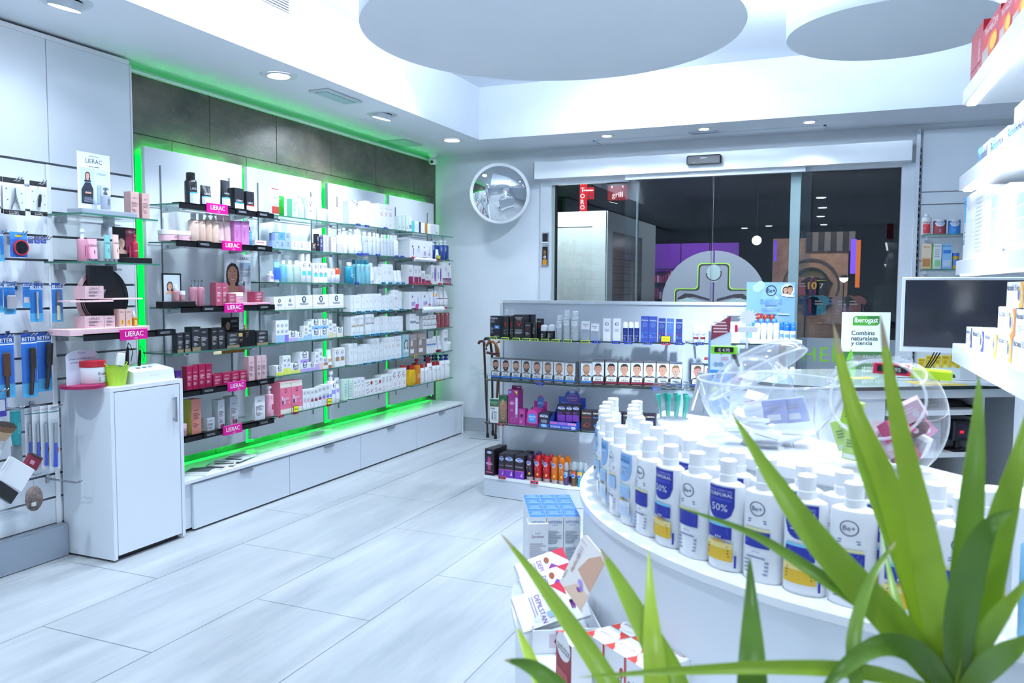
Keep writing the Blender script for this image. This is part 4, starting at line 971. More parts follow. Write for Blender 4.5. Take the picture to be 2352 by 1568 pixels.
for a, b_, y, yb, c, lk in ((274, 316, 808, None, lb, 'tall light blue box'), (318, 394, 896, None, lb, 'light blue box'), (396, 460, 898, None, lb, 'light blue box'), (312, 382, 800, 896, '#5d9fae', 'teal blue box on top of another'), (386, 458, 805, 898, lb, 'light blue box on top of another'), (240, 272, 900, None, lb, 'little light blue box')): r.box(a, b_, y, c, vv('#5f78c8'), lk, yb=yb)
for a, b_, y in ((470, 540, 905), (553, 629, 912), (632, 700, 915)): r.box(a, b_, y, '#f3f5f8', vv('#8a90a0'), 'small white square box')
r.box(705, 765, 928, '#4a4448', vv('#e8e8ea') + [('p', [(.05, .8), (.35, .95), (.3, .7)], '#e88a2a')], 'dark brown box with orange flash')
for a, b_, y, c, lk in ((772, 800, 820, '#22242c', 'slim black box'), (808, 846, 855, '#4a4a78', 'slim indigo box'), (850, 880, 830, '#c6c2d0', 'slim lilac grey box'), (882, 916, 838, '#bdb6c0', 'slim grey box')): r.box(a, b_, y, c, vv('#eeeeF2'.lower()), lk)
r.box(944, 1008, 948, '#cfc4c2', vv('#f4f0f0'), 'taupe box'); r.box(944, 1004, 855, '#d8cfca', vv('#a89c9c'), 'taupe box on top of another', yb=948)
r.box(1014, 1090, 945, '#c2bccb', vv('#e8e6ee'), 'wide grey lilac box')
r = BR(1, 2, 'C5')
r.bot('bottle', 215, 275, 1268, '#e6e4ee', '#f8fbfd', [('b', .3, .55, '#a88cc0', -.3, .3)], 'small white bottle', cf=.25)
r.bot('tube', 293, 360, 1150, '#3f84e0', '#f2f5f8', [('b', .2, .6, '#2a60cf'), ('b', .7, .98, '#8fd0f0')], 'blue squeeze tube', 'tube')
r.bot('bottle', 362, 430, 1140, liquid('#8fd4f2', .75), '#eef6fa', [('b', .2, .7, '#5fb4e8', .0, .35)], 'light blue clear bottle', sy=.7)
for a, b_ in ((437, 515), (520, 600)): r.bot('bottle', a, b_, 1140, liquid('#d8f0ec', .7), '#f4f8fa', [('r', .62, .2, '#4f6a70', .2), ('l', .3, .5, 4, '#8faab0', -.2, .4)], 'clear bottle with white cap', sy=.7)
for a, b_ in ((596, 660), (663, 725)): r.bot('spray', a, b_, 1060, '#f2f6fb', '#f8fbfd', be('#4fc4c4', (.25, .4), zr=.6), 'white spray with teal band', cf=.26)
for a, b_, y in ((733, 790, 1170), (795, 850, 1170), (853, 896, 1170)): r.box(a, b_, y, '#f4f7fb', be('#4fc8c8', (.3, .48), zr=.82), 'white box with teal band')
for a, b_, y, cp, lk in ((905, 958, 1232, '#f6f8fb', 'small white cap bottle'), (965, 1010, 1238, '#cdc8ee', 'small lilac cap bottle'), (1013, 1065, 1230, '#e84a22', 'small red cap bottle')): r.bot('roll', a, b_, y, '#f2f5fa', cp, [('b', .12, .25, '#a8b4ec', -.4, .4), ('l', .3, .4, 2, '#5a6cc8', -.3, .3)], lk)
r = BR(1, 3, 'C6')
for a, b_, y in ((241, 365, 105), (368, 478, 100), (482, 676, 88), (681, 859, 82), (862, 1025, 76)): r.box(a, b_, y, '#f2f4f8', [('b', 0, .18, '#e6e0dc'), ('r', .7, .12, '#3a4258'), ('t', 'Be+', .7, .09, '#3a4258'), ('l', .28, .45, 4, '#7f8798', -.3, .3, 'c')], 'wide white and cream box', d=.07)
r = BR(1, 4, 'C6'); r.back = .03
for a, b_, y, c in ((264, 310, 372, '#9fc4ee'), (312, 357, 370, '#9fc4ee'), (360, 405, 366, '#8a7ad8')): r.box(a, b_, y, '#f2f5fb', befade(c, c), 'tall white box, blue foot' if c[1] == '9' else 'tall white box, violet foot')
for a, b_, y, yb, c, lk in ((409, 503, 490, None, '#c0b0ec', 'white box, lilac foot'), (507, 575, 502, None, '#a8d0ee', 'small white box, blue foot'), (580, 622, 432, None, '#9fc8f0', 'slim white box, sky foot'), (626, 666, 382, None, '#9fc8f0', 'slimmer taller white box, sky foot'),
    (670, 763, 470, None, '#b8d8f2', 'lower white box, sky foot'), (766, 855, 462, None, '#b8d8f2', 'lower white box, sky foot'), (668, 762, 358, 470, '#86b8ec', 'upper white box, blue foot'), (765, 852, 354, 462, '#86b8ec', 'upper white box, blue foot'), (857, 898, 368, None, '#ecdca8', 'tall white box, sand foot'), (901, 943, 408, None, '#dcd8c8', 'slim white box, grey foot'), (949, 1018, 445, None, '#ece4d0', 'small white box, cream foot')): r.box(a, b_, y, '#f2f5fb', befade(c), lk, yb=yb)
r = BR(1, 5, 'C6'); r.back = .03
for a, b_, y, yb, c, lk in ((268, 343, 880, None, '#dfe85a', 'white box, lime foot'), (345, 384, 770, None, '#e4ea62', 'tall white box, lime foot'), (387, 430, 766, None, '#e4ea62', 'tall white box, lime foot'), (432, 542, 855, None, '#dfe678', 'wide white box, lime foot'), (545, 634, 845, None, '#c0a8ec', 'white box, lilac foot'), (540, 632, 726, 845, '#b898ec', 'upper white box, lilac foot'), (637, 704, 845, None, '#c0a8ec', 'small white box, lilac foot'), (706, 746, 727, None, '#c4b0f0', 'slim white box, lilac foot'), (748, 790, 692, None, '#f2cdc2', 'slim white box, peach foot')): r.box(a, b_, y, '#f2f5fb', befade(c), lk, yb=yb)
for a, b_, y in ((793, 855, 785), (926, 984, 682), (987, 1038, 677)): r.box(a, b_, y, '#f4f5f8', be('#b48a60', (.3, .5)), 'white box with tan square')
r.bot('tube', 866, 920, 700, '#f2f4f7', '#b8763e', [('b', .35, .5, '#c29a6c', -.4, .4)], 'white tube with copper cap', 'tube')
r = BR(1, 6, 'C6')
r.bot('pump', 188, 262, 1110, '#f4b8cc', '#f6f8fb', [('b', .22, .4, '#c8405c', -.1, .45), ('r', .62, .2, '#b85a7c')], 'pink pump bottle', cf=.26)
for a, b_, y in ((312, 436, 1062), (438, 560, 1047)): r.box(a, b_, y, '#ec7898', [('b', .82, 1, '#ece6d6'), ('b', 0, .14, '#f0ecdf'), ('r', .72, .12, '#7a2a44'), ('b', .34, .55, '#e8d8ec', -.35, -.22), ('b', .3, .42, '#3a2a4a', -.34, -.23), ('b', .3, .5, '#d8d4f0', -.16, -.06), ('l', .42, .5, 2, '#f8dce4', .0, .4), ('t', '3€', .33, .1, '#f8dce4', .004, .3)], 'pink gift box with cream top', d=.09)
for a, b_, y, c, lk in ((568, 606, 1150, '#f0c4d6', 'slim white box, pale pink label'), (609, 650, 1145, '#f0c4d6', 'slim white box, pale pink label'), (655, 690, 1140, '#8a2a30', 'slim white box, maroon label'), (694, 737, 1132, '#8a2a30', 'slim white box, maroon label'), (740, 780, 1112, '#8a2a30', 'slim white box, maroon label'), (783, 824, 1095, '#8f86e8', 'slim white box, violet label'), (827, 868, 1086, '#8f86e8', 'slim white box, violet label')): r.box(a, b_, y, '#f4f6fb', be(c, (.32, .46), zr=.82), lk)
r.box(869, 893, 1090, '#f4f6fb', [('b', .35, .5, '#8f9ae8')], 'narrow white box, blue label')
r.bot('pump', 890, 958, 945, '#f6f8fc', '#f8fbfd', be('#9ba4ee', (.28, .42), zr=.56), 'large white pump bottle', cf=.3)
r.bot('tube', 958, 1012, 1015, '#f6f8fc', '#f6f8fc', be('#b8a4ee', (.4, .55), zr=.8), 'large white squeeze tube', 'tube')
price_tags(r, 'C6', ((290, 357, 1447), (457, 520, 1410), (836, 890, 1322)), REDT); offer_card(r, 'C6', 460, 516, 1333, 1398); offer_card(r, 'C6', 837, 890, 1252, 1312)

# ============================================================ third bay
r = BR(2, 0, 'D1'); W_ = '#f2f5f9'
for a, b_, y, lk in ((215, 270, 225, 'tall white box, left of the pump'), (412, 468, 218, 'tall white box, right of the pump'), (472, 512, 245, 'slim white box with red print'), (582, 634, 248, 'tall white box with red print'), (637, 688, 256, 'tall white box with red print'), (691, 742, 264, 'tall white box with red print')): r.box(a, b_, y, W_, ave(), lk)
r.bot('pump', 292, 352, 200, '#f6f9fc', '#f8fbfd', ave(), 'tall white pump bottle', cf=.26); r.bot('bottle', 355, 408, 232, '#f6f9fc', '#f8fbfd', ave(), 'tall white bottle', cf=.2)
price_tags(r, 'D1', ((305, 360, 502), (410, 462, 517), (638, 683, 544)), BLUE)
r = BR(2, 1, 'D1')
for a, b_, y, kd in ((108, 156, 550, 'pump'), (160, 215, 540, 'pump'), (240, 300, 550, 'pump'), (302, 345, 560, 'bottle'), (347, 402, 548, 'tube')): r.bot(kd, a, b_, y, W_, '#f8fbfd', ave('#9aa6b8'), {'pump': 'white pump bottle', 'bottle': 'white bottle', 'tube': 'white squeeze tube'}[kd], 'tube' if kd == 'tube' else 'bottle', cf=None if kd != 'pump' else .25)
for a, b_, y in ((407, 463, 587), (466, 519, 594), (522, 560, 600), (563, 611, 610), (614, 644, 618), (646, 690, 620), (693, 722, 622), (725, 766, 626)): r.bot('bottle', a, b_, y, liquid('#dfeaf2', .8), '#f6f9fc', [('t', 'Avène', .6, .2, '#d88a86'), ('l', .25, .5, 5, '#d0a0a0', -.25, .25)], 'clear bottle with white cap', cf=.16, sy=.8)
r.bot('spray', 771, 834, 630, '#e8edf2', '#f8fbfd', ave('#c0707a'), 'white thermal spray can')
price_tags(r, 'D1', ((316, 365, 853), (368, 410, 855), (414, 460, 857), (540, 592, 867), (772, 818, 882), (840, 886, 887)), BLUE)
r = BR(2, 2, 'D1')
r.bot('bottle', 222, 300, 955, '#1f8aa8', '#f4f8fb', [('r', .35, .2, '#a8dcea', .1), ('tv', 'Avène', .5, .2, -.15, '#c8ecf4')], 'teal bottle with white cap', sy=.8)
for a, b_, y in ((277, 330, 920), (334, 377, 922), (380, 430, 924), (433, 497, 927)): r.bot('bottle', a, b_, y, liquid('#9fe0ee', .6), '#1c7890', [('r', .4, .22, '#5fb4c8'), ('l', .55, .7, 3, '#c88a88', -.2, .2)], 'aqua bottle with teal cap', back=.06 if a < 300 else None, sy=.8)
for a, b_, y, kd in ((487, 543, 960, 'tube'), (547, 612, 1005, 'box'), (628, 672, 975, 'box'), (675, 728, 977, 'box'), (735, 780, 980, 'tube'), (783, 830, 1050, 'tube'), (830, 876, 1048, 'tube')):
    if kd == 'tube': r.bot('tube', a, b_, y, W_, '#f6f9fc', ave('#c8ccd6'), 'white squeeze tube', 'tube')
    else: r.box(a, b_, y, W_, ave('#c8ccd6'), 'plain white box')
price_tags(r, 'D1', ((288, 340, 1200),), BLUE); price_tags(r, 'D1', ((608, 660, 1202), (690, 738, 1203), (782, 828, 1203), (848, 892, 1203)), CYAN)
r = BR(2, 3, 'D2')
for a, b_, y in ((236, 274, 95), (277, 362, 92), (366, 404, 122), (406, 454, 78), (456, 504, 77), (506, 554, 76), (556, 606, 75), (609, 650, 105), (652, 702, 95), (704, 748, 80), (751, 815, 30), (818, 850, 45)): r.box(a, b_, y, '#f3f6fa', ave('#d8b0b0' if 700 < a < 760 else '#cfd4de'), 'white box', d=.07)
price_tags(r, 'D2', ((308, 364, 295), (416, 472, 289), (498, 550, 286), (596, 648, 280), (696, 745, 274), (828, 878, 265)), CYAN)
r = BR(2, 4, 'D2')
for i, (a, b_, y) in enumerate(((246, 300, 350), (303, 342, 336), (345, 392, 332), (414, 446, 322), (448, 480, 320), (484, 515, 318), (521, 545, 372), (548, 589, 358), (593, 639, 345), (642, 684, 342), (690, 726, 352), (729, 770, 350), (773, 829, 346), (832, 865, 342))): r.box(a, b_, y, '#f3f6fa', ave('#d4cfd4', (('b', .45, .53, '#b8a488', -.46, .46),) if i < 3 else (('b', .5, .57, '#8a90a8', -.4, .4),) if i < 6 else ()), 'white box with tan band' if i < 3 else 'white box with grey band' if i < 6 else 'white box', d=.07)
price_tags(r, 'D2', ((285, 338, 587), (350, 405, 580), (478, 530, 568), (532, 580, 561), (585, 635, 556), (648, 695, 550), (770, 820, 538)), CYAN)
r = BR(2, 5, 'D2')
for a, b_, y in ((218, 272, 680), (275, 316, 672), (320, 352, 702), (354, 388, 700), (391, 434, 682), (437, 480, 678), (483, 530, 615), (533, 581, 608), (586, 634, 660), (637, 680, 602), (683, 720, 598), (722, 764, 592), (767, 845, 583)): r.box(a, b_, y, '#f2f6f9', ave('#dcb4b4' if a > 620 else '#cdd3de'), 'white box', d=.075)
for a, b_, y in ((330, 395, 625), (400, 450, 622)): r.box(a, b_, y, '#eef4f4', ave('#cdd3de'), 'white box in the rear row', back=.13, d=.06)
price_tags(r, 'D2', ((385, 437, 917), (482, 537, 903), (610, 660, 882), (722, 772, 864), (840, 890, 845)), CYAN)
r = BR(2, 6, 'D2')
def bear(n): return [('l', .74, .88, 2, '#5f7a98', -.3, .3), ('p', [(-.3, .55), (.3, .68), (.3, .66), (-.2, .53)], '#3a3f4a'), ('r', .26, .17, '#c06070', .05), ('l', .04, .1, 2, '#b0b8c4', -.3, .3)] + ([('e', -.25, .68, .12, .05, '#c23048')] if n else [])
for a, b_, y in ((160, 206, 1102), (215, 262, 1100)): r.box(a, b_, y, '#d8f2e6', [('l', .1, .8, 9, '#8fb8b0', -.4, .4)], 'pale mint box seen side-on', back=.02)
for a, b_, y, n in ((270, 320, 1098, 0), (322, 361, 1085, 0), (363, 404, 1080, 0), (612, 659, 1052, 1), (662, 699, 1042, 1), (701, 737, 1038, 1), (739, 794, 985, 1), (796, 849, 977, 1), (851, 904, 966, 1)): r.box(a, b_, y, '#f4f6f9', bear(n), 'tall white box with ring' if a > 730 else 'medium white box with ring' if n else 'white box with black swoosh', d=.08)
for a, b_, y, yb, lk, c in ((406, 511, 1202, None, 'lower flat white box', 0), (513, 610, 1187, None, 'lower flat white box', 0), (406, 511, 1116, 1202, 'upper flat white box with brown oval', 1), (513, 610, 1100, 1187, 'upper flat white box with brown oval', 1)): r.box(a, b_, y, '#f4f6f9', [('p', [(-.3, .3), (.1, .5), (.1, .44), (-.25, .24)], '#3a3f4a'), ('l', .62, .85, 2, '#5f7a98', -.36, .0)] + ([('e', .28, .62, .13, .28, '#a8442c')] if c else [('r', .5, .1, '#c06070', .3)]), lk, yb=yb)

# ============================================================ fourth bay
r = BR(3, 0, 'D1')
for a, b_, y, c, lk in ((812, 846, 402, '#dff0ea', 'tall pale mint box'), (858, 890, 396, '#dff0ea', 'tall pale mint box'), (902, 934, 392, '#e6f2ee', 'tall pale mint box'), (975, 1003, 458, '#4fd0dc', 'slim aqua box'), (1005, 1056, 462, '#f0f4f8', 'white box with blue ring'), (1059, 1080, 470, '#27376a', 'slim navy box'), (1082, 1130, 478, '#f0f2f6', 'white box beside navy box'), (1132, 1158, 482, '#c9842c', 'slim orange box'), (1160, 1208, 490, '#f2f2f0', 'white box beside orange box'), (1211, 1249, 495, '#ccd6e0', 'grey blue box'), (1252, 1298, 500, '#d6dcd8', 'pale box at the shelf end')):
    r.box(a, b_, y, c, [('r', .5, .3, '#4a78c0')] if 'ring' in lk else [('l', .15, .3, 3, '#55606a', -.3, .3)] if c[1] in 'de' else [('b', .2, .85, '#b9682c' if 'orange' in lk else '#a89ab4', .3, .36)], lk)
r.box(938, 970, 400, '#f4f7fb', [('b', .2, .45, '#8a94b0', -.4, .4)], 'white box with grey square')
r = BR(3, 1, 'D1')
def nurse(): return [('b', .55, .62, '#fff', -.4, .4), ('e', -.38, .62, .025, .06, '#5a2a8a'), ('b', .15, .55, '#6a3aa0', -.36, -.33), ('e', -.12, .45, .06, .16, '#cfe2f6'), ('r', .62, .03, '#8fb4e0', -.12), ('e', .12, .62, .02, .05, '#5a2a8a'), ('b', .18, .4, '#b8a4dc', .1, .2), ('b', .3, .7, '#8fb0e0', .36, .38), ('e', .35, .25, .05, .08, '#c8a0c0'), ('b', .05, .08, '#5a2a8a', .06, .22)]
r.box(945, 1222, 690, '#f4f6fb', nurse(), 'long white box with purple drawings', d=.14, back=.01)
for a, b_ in ((1243, 1284), (1287, 1334), (1338, 1384), (1387, 1431)): r.bot('pump', a, b_, 690, '#1d3f86', '#e8edf4', [('l', .15, .4, 4, '#6f90d0', -.3, .3)], 'navy pump bottle', cf=.24)
o = roundish('tube', .05, .09, '#eef1f4', '#e4e7ea', [('b', .2, .35, '#3a2f34', -.4, .4)]); u = r.geo(1232, 1272, 760)[0]; r.put(o, u, .005, .0003, 'white and red printed wedge pack', 'pack')
def rolltag(row, crop, x0, x1, y0, y1, look):
    ox, oy, k = CROPS[crop]; u0, z1 = row.fr.uz(ox + x0 / k, oy + y0 / k, -.03); u1, z0 = row.fr.uz(ox + x1 / k, oy + y1 / k, -.03); w, h = u1 - u0, z1 - z0
    n = 10; P_ = [(0, 0), (.0, h)] + [(-.018 * math.sin(math.pi * i / n), h * (1 - i / n)) for i in range(1, n)]
    m = MB(); V = [(-w / 2, a, b) for a, b in P_] + [(w / 2, a, b) for a, b in P_]; q = len(P_)
    m.add(V, [tuple(range(q)), tuple(range(2 * q - 1, q - 1, -1))] + [(i, q + i, q + (i + 1) % q, (i + 1) % q) for i in range(q)], mat('#e9eef5', .2)); o = m.build('shelf_talker'); Print().text('NUK', 0, h * .5, h * .3, '#b8c0cc').mesh(lambda x, z, e: (x, -.0182 - e, z)).build('lettering', o)
    row.put(o, (u0 + u1) / 2, -.012, z0 - row.fr.z, look, 'sign')
rolltag(r, 'D1', 1020, 1272, 893, 952, 'curved white shelf talker')
price_tags(r, 'D1', ((975, 1022, 897), (1278, 1315, 920)), REDT); price_tags(r, 'D1', ((1395, 1428, 926),), GRN); offer_card(r, 'D1', 1272, 1314, 868, 912)
r = BR(3, 2, 'D1'); bu = '#8a1a56'
for a, b_, y in ((932, 990, 980), (1000, 1049, 993), (1053, 1083, 995), (1089, 1130, 1055), (1133, 1198, 1100)): r.box(a, b_, y, '#f0f0f4', [('b', 0, .36, bu), ('b', .36, .4, '#b04a80'), ('l', .6, .8, 3, '#8fa08f', -.3, .3)], 'white and burgundy box')
for a, b_, y in ((1206, 1268, 990), (1275, 1336, 993)): r.box(a, b_, y, '#f2f2f6', [('e', .22, .5, .14, .38, '#6f2f9a'), ('r', .85, .18, '#b06ac8', .22), ('b', .3, .65, '#9ab4d8', -.3, -.14)], 'white box with purple stick')
r.box(1342, 1443, 950, '#f2f2f5', [('b', 0, .28, '#5f1850'), ('t', 'BELLEZA', .14, .2, '#e9dfe8', .01), ('e', .3, .92, .07, .06, '#6a2a7a'), ('b', .3, .55, '#b8a0d4', .2, .3), ('l', .6, .8, 4, '#b8b8c4', -.3, 0)], 'large white and plum box', d=.1)
price_tags(r, 'D1', ((985, 1030, 1208), (1045, 1088, 1208), (1092, 1135, 1208), (1137, 1175, 1209), (1178, 1215, 1209), (1292, 1335, 1211), (1393, 1437, 1212)), REDT)
r = BR(3, 3, 'D2')
for a, b_, y in ((937, 1080, 52), (1083, 1220, 50)): r.box(a, b_, y, '#f4f6fb', [('e', -.2, .72, .04, .07, '#4a2070'), ('b', .2, .42, '#b4a8e4', -.3, -.06), ('b', .25, .45, '#6a3ab4', -.04, .02), ('b', .2, .7, '#5f9cd8', .24, .28), ('e', .25, .22, .12, .07, '#c07a90'), ('b', .0, .06, '#5a2a7a', -.3, .1)], 'white breast pump box', d=.12, back=.012)
for a, b_ in ((1224, 1252), (1256, 1284)): r.bot('bottle', a, b_, 40, '#d8dcf4', '#eceff4', [('e', 0, .75, .4, .1, '#f0a428'), ('l', .2, .5, 4, '#f0c078', -.3, .3)], 'lilac bottle with orange drop')
for a, b_, y in ((1286, 1335, -18), (1338, 1388, -14), (1391, 1432, -8)): r.bot('tube', a, b_, y, '#f2f3f6', '#e8eaee', [('b', .42, .45, '#8a2a5a'), ('tv', 'cream', .7, .2, 0, '#8f8f9a'), ('l', .1, .3, 3, '#8f8f9a', -.3, .3)], 'tall white tube with plum line', 'tube')
rolltag(r, 'D2', 1118, 1370, 237, 293, 'curved white shelf talker'); price_tags(r, 'D2', ((1018, 1058, 262), (1373, 1407, 243)), REDT)
o = MB().lathe([(.024, -.003, mat('#c83a94')), (.024, .0, mat('#c83a94')), (.0005, .001, mat('#8a2a7a'))], 18).build('round_sticker_sign', rot=None); u_, z_ = r.fr.uz(760 + 1036 / 5.228, 660 + 228 / 5.228, -.02); o.data.transform(Matrix.Rotation(rad(90), 4, 'X')); r.put(o, u_, -.02, z_ - r.fr.z, 'round magenta shelf sign', 'sign')
r = BR(3, 4, 'D2')
for a, b_, y, yb in ((952, 985, 315, None), (987, 1019, 315, None), (1023, 1060, 342, None), (1108, 1150, 412, None), (1153, 1190, 410, None), (1193, 1230, 408, None), (1232, 1270, 405, None), (1108, 1150, 340, 412), (1155, 1205, 332, 409), (1208, 1265, 328, 406)): r.box(a, b_, y, '#f3f5f9', euc(band='#8f96a6', z=(.42, .56)) if yb is None else euc(band='#a89a90', z=(.3, .45)), 'white box with grey band' if yb is None else 'upper white box with taupe band', yb=yb)
for a, b_, y in ((1268, 1316, 308), (1322, 1366, 305), (1370, 1424, 302)): r.box(a, b_, y, '#8a2430', [('e', 0, .9, .16, .06, '#d8b8bc'), ('tv', 'Eucerin', .5, .22, .1, '#e0c4c8')], 'dark red upright sachet', d=.02)
r = BR(3, 5, 'D2'); r.back = .02
r.box(862, 935, 566, '#9fc6d0', [('b', 0, 1, '#9fc6d0'), ('f', .05, .56, .36, '#cfe0e4', '#2c3a44', None, '#dbe8ea', True)], 'portrait pack of a woman in blue tint', 'pack', d=.06)
for a, b_, y in ((938, 1035, 556), (1040, 1145, 546)): r.box(a, b_, y, '#8f7f7c', [('b', .82, .95, '#a89a98', -.45, .45), ('b', .45, .7, '#d8d4d4', -.3, -.05), ('b', .12, .3, '#eef0f2', -.35, .1), ('t', 'Eucerin', .78, .14, '#e8e4e4', .004, .1)], 'taupe gift pack with window', d=.07)
for a, b_, y in ((1150, 1178, 618), (1181, 1206, 616), (1209, 1230, 614), (1233, 1258, 612)): r.box(a, b_, y, '#f2f4f8', euc(band='#2f7fd0', z=(.55, .66)), 'slim white box with blue band')
for a, b_, y in ((1260, 1304, 585), (1310, 1352, 580)): r.bot('tube', a, b_, y, '#f2f4f8', '#8a1c2c', euc(), 'white tube with dark red cap', 'tube')
r.box(1358, 1403, 505, '#f4f6f9', euc(band='#a8aeb8', z=(.48, .62), zt=.88), 'tall white box with grey band')
r.bot('jar', 1406, 1460, 650, '#eef1f4', '#f6f8fa', None, 'round white pot at shelf end', 'jar', cf=.3)
price_tags(r, 'D2', ((1003, 1050, 821),), YEL)
r = BR(3, 6, 'D2')
for a, b_, y in ((866, 950, 937), (956, 1046, 935)): r.bot('bottle', a, b_, y, liquid('#e8b818', .85), '#b01c24', [('b', .1, .6, '#d8a818', -.3, .3), ('l', .2, .6, 7, '#a87c10', -.3, .3)], 'yellow oil bottle with red cap', sy=.6, cf=.2)
for a, b_, y in ((992, 1030, 908), (872, 905, 945)): r.bot('bottle', a, b_, y, liquid('#e8b818', .85), '#b01c24', None, 'rear yellow oil bottle with red cap', sy=.6, cf=.2, back=.13)
r.bot('pump', 1036, 1092, 858, liquid('#d8841c', .85), '#b01c24', [('b', .25, .42, '#d8a878', -.3, .35)], 'amber bottle with red pump', sy=.75, cf=.24)
for a, b_, y in ((1095, 1143, 920), (1146, 1174, 912), (1241, 1284, 893), (1288, 1328, 888)): r.bot('bottle', a, b_, y, '#f2f4f8', '#b01c24', euc(zt=.6), 'white bottle with red cap', sy=.7, cf=.2)
r.bot('pump', 1174, 1236, 838, '#f2f4f8', '#b01c24', euc(zt=.6), 'white bottle with red pump', sy=.7, cf=.24)
for a, b_, y in ((1327, 1384, 808), (1388, 1450, 804)): r.bot('pump', a, b_, y, '#f2f4f8', '#1c2f86', euc(zt=.58), 'white bottle with navy pump', sy=.7, cf=.24)
for a, b_, y in ((1132, 1170, 815), (1190, 1222, 810), (1226, 1262, 808), (1272, 1310, 806)): r.bot('pump', a, b_, y, '#f2f4f8', '#1c2f86', None, 'rear white bottle with navy pump', sy=.7, cf=.24, back=.13)
price_tags(r, 'D2', ((1290, 1328, 1115),), YEL)
# ============================================================ goods on the gondola
GG = 'goods on the gondola'
def GR(i, k, crop, back=.02): return Row(GSH[(i, k)], crop, '%s gondola shelf, %s facet' % (['upper', 'middle', 'lower', 'base'][k], GN[i]), GG, back)
r = GR(0, 0, 'D3')
r.box(457, 592, 393, '#20232e', [('t', 'Medicis', .9, .17, '#e6e8ec', .012, -.1), ('l', .68, .84, 3, '#aab0bc', -.42, .1), ('b', .41, .56, '#4f8fe6', -.05, .47), ('b', .45, .51, '#e8eef6', .08, .3), ('l', .2, .5, 5, '#9aa0ac', -.42, -.12), ('t', 'ISDIN', .05, .14, '#e6e8ec', .006, .2)], 'tall black box with blue square')
hm = [('t', 'VICHY', .78, .22, '#c9ccd2'), ('p', [(-.28, .7), (-.18, .7), (0, .52), (.18, .7), (.28, .7), (.05, .46), (-.05, .46)], '#b81c2c'), ('l', .12, .32, 4, '#8f949c', -.3, .3)]
for a, b_ in ((625, 712), (720, 780)): r.bot('pump', a, b_, 305, '#1d1d20', '#eef2f6', hm[:1] + [('p', [(-.2, .55), (-.1, .55), (0, .42), (.1, .55), (.2, .55), (.04, .36), (-.04, .36)], '#b81c2c')] + hm[2:], 'black bottle with white pump', sy=.8, cf=.2)
r.box(870, 1020, 376, '#2a2b30', [('l', .1, .9, 9, '#6f737a', .0, .45)], 'black carton behind the red letter box', back=.1)
r.box(783, 927, 378, '#1e1f22', [('t', 'VICHY', .87, .17, '#e4e6ea', .006), ('t', 'HOMME', .79, .09, '#e4e6ea'), ('p', [(-.24, .73), (-.14, .73), (0, .57), (.14, .73), (.24, .73), (.05, .5), (-.05, .5)], '#b81c2c'), ('l', .18, .38, 4, '#c9ccd2', -.36, .36)], 'large black box with red letter')
r.box(936, 1020, 490, '#1e1f22', [('t', 'VICHY', .84, .2, '#d4d6da'), ('p', [(-.2, .72), (-.1, .72), (0, .6), (.1, .72), (.2, .72), (.04, .52), (-.04, .52)], '#8a1c2c'), ('l', .2, .42, 3, '#b8bcc2', -.36, .36)], 'small black box with dark red letter')
r.bot('tube', 1025, 1083, 488, '#26272c', '#1a1a1e', [('l', .3, .7, 5, '#8f949c', -.3, .3)], 'black tube')
r.box(1099, 1170, 432, '#1e1f22', [('t', 'VICHY', .86, .24, '#d4d6da'), ('p', [(-.24, .74), (-.14, .74), (0, .6), (.14, .74), (.24, .74), (.05, .52), (-.05, .52)], '#b81c2c')], 'black box behind the roll-on', back=.07)
for a, b_, y in ((1137, 1235, 520), (1245, 1337, 515)): r.bot('roll', a, b_, y, '#1a1a1e', '#f2f6fa', [('l', .1, .4, 4, '#c9ccd2', -.3, .1), ('b', .3, .36, '#b81c2c', .0, .15)], 'black roll-on with white cap', back=.015)
for a, b_, y in ((1358, 1447, 390), (1455, 1550, 322), (1562, 1668, 330)): r.bot('spray', a, b_, y, '#ced4dc', '#f4f8fb', [('b', .5, .78, '#eef2f8'), ('t', 'Eucerin', .7, .22, '#2a4a86'), ('arc', .6, .22, '#c8283c'), ('l', .2, .48, 6, '#6a7280', -.3, .35)], 'silver and white spray can', cf=.2)
price_tags(r, 'D3', ((453, 548, 700), (612, 712, 709), (765, 868, 716), (903, 1008, 720), (1015, 1122, 726), (1162, 1270, 732), (1308, 1415, 738), (1473, 1585, 742)), LIME)
def jfm(skin, hair, beard, strip, sub, dark):
    o = [('b', .36, 1.0, '#dfe5ea'), ('b', .0, .36, dark), ('f', 0, .665, .42, skin, hair, beard, '#4c5058'), ('p', [(-.42, .19), (.42, .19), (.46, .37), (-.38, .37)], '#eef1f4'), ('t', 'JUST FOR', .325, .10, '#17181c', .008, .03), ('t', 'MEN', .245, .17, '#17181c', .012, .02), ('b', .115, .175, strip), ('b', .03, .09, sub, -.35, .35), ('b', .96, 1, '#5b6068')]
    return o
SK = ['#c99078', '#c99078', '#d8a88c', '#d0987c', '#cf9a80', '#cf9a80', '#d8a084', '#d8a084']; HR = ['#2a211f', '#2a211f', '#4a3528', '#3a2a22', '#6a5040', '#6a5040', '#8a6a48', '#8a6a48']; BD = ['#2f2522', '#2f2522', '#7a5a44', '#4a362c', '#80624e', '#8a6f5c', '#a87e58', '#b0825a']
SUB = ['#6a6f76', '#6a6f76', '#6f8a84', '#7f9a90', '#a87f8a', '#b08a90', '#9a9a9a', '#8f949a']
r = GR(0, 1, 'D3', .03)
KK = ['black bearded man', 'black bearded man', 'short brown bearded man', 'dark brown bearded man', 'greying bearded man', 'greying bearded man', 'blond bearded man', 'blond bearded man']
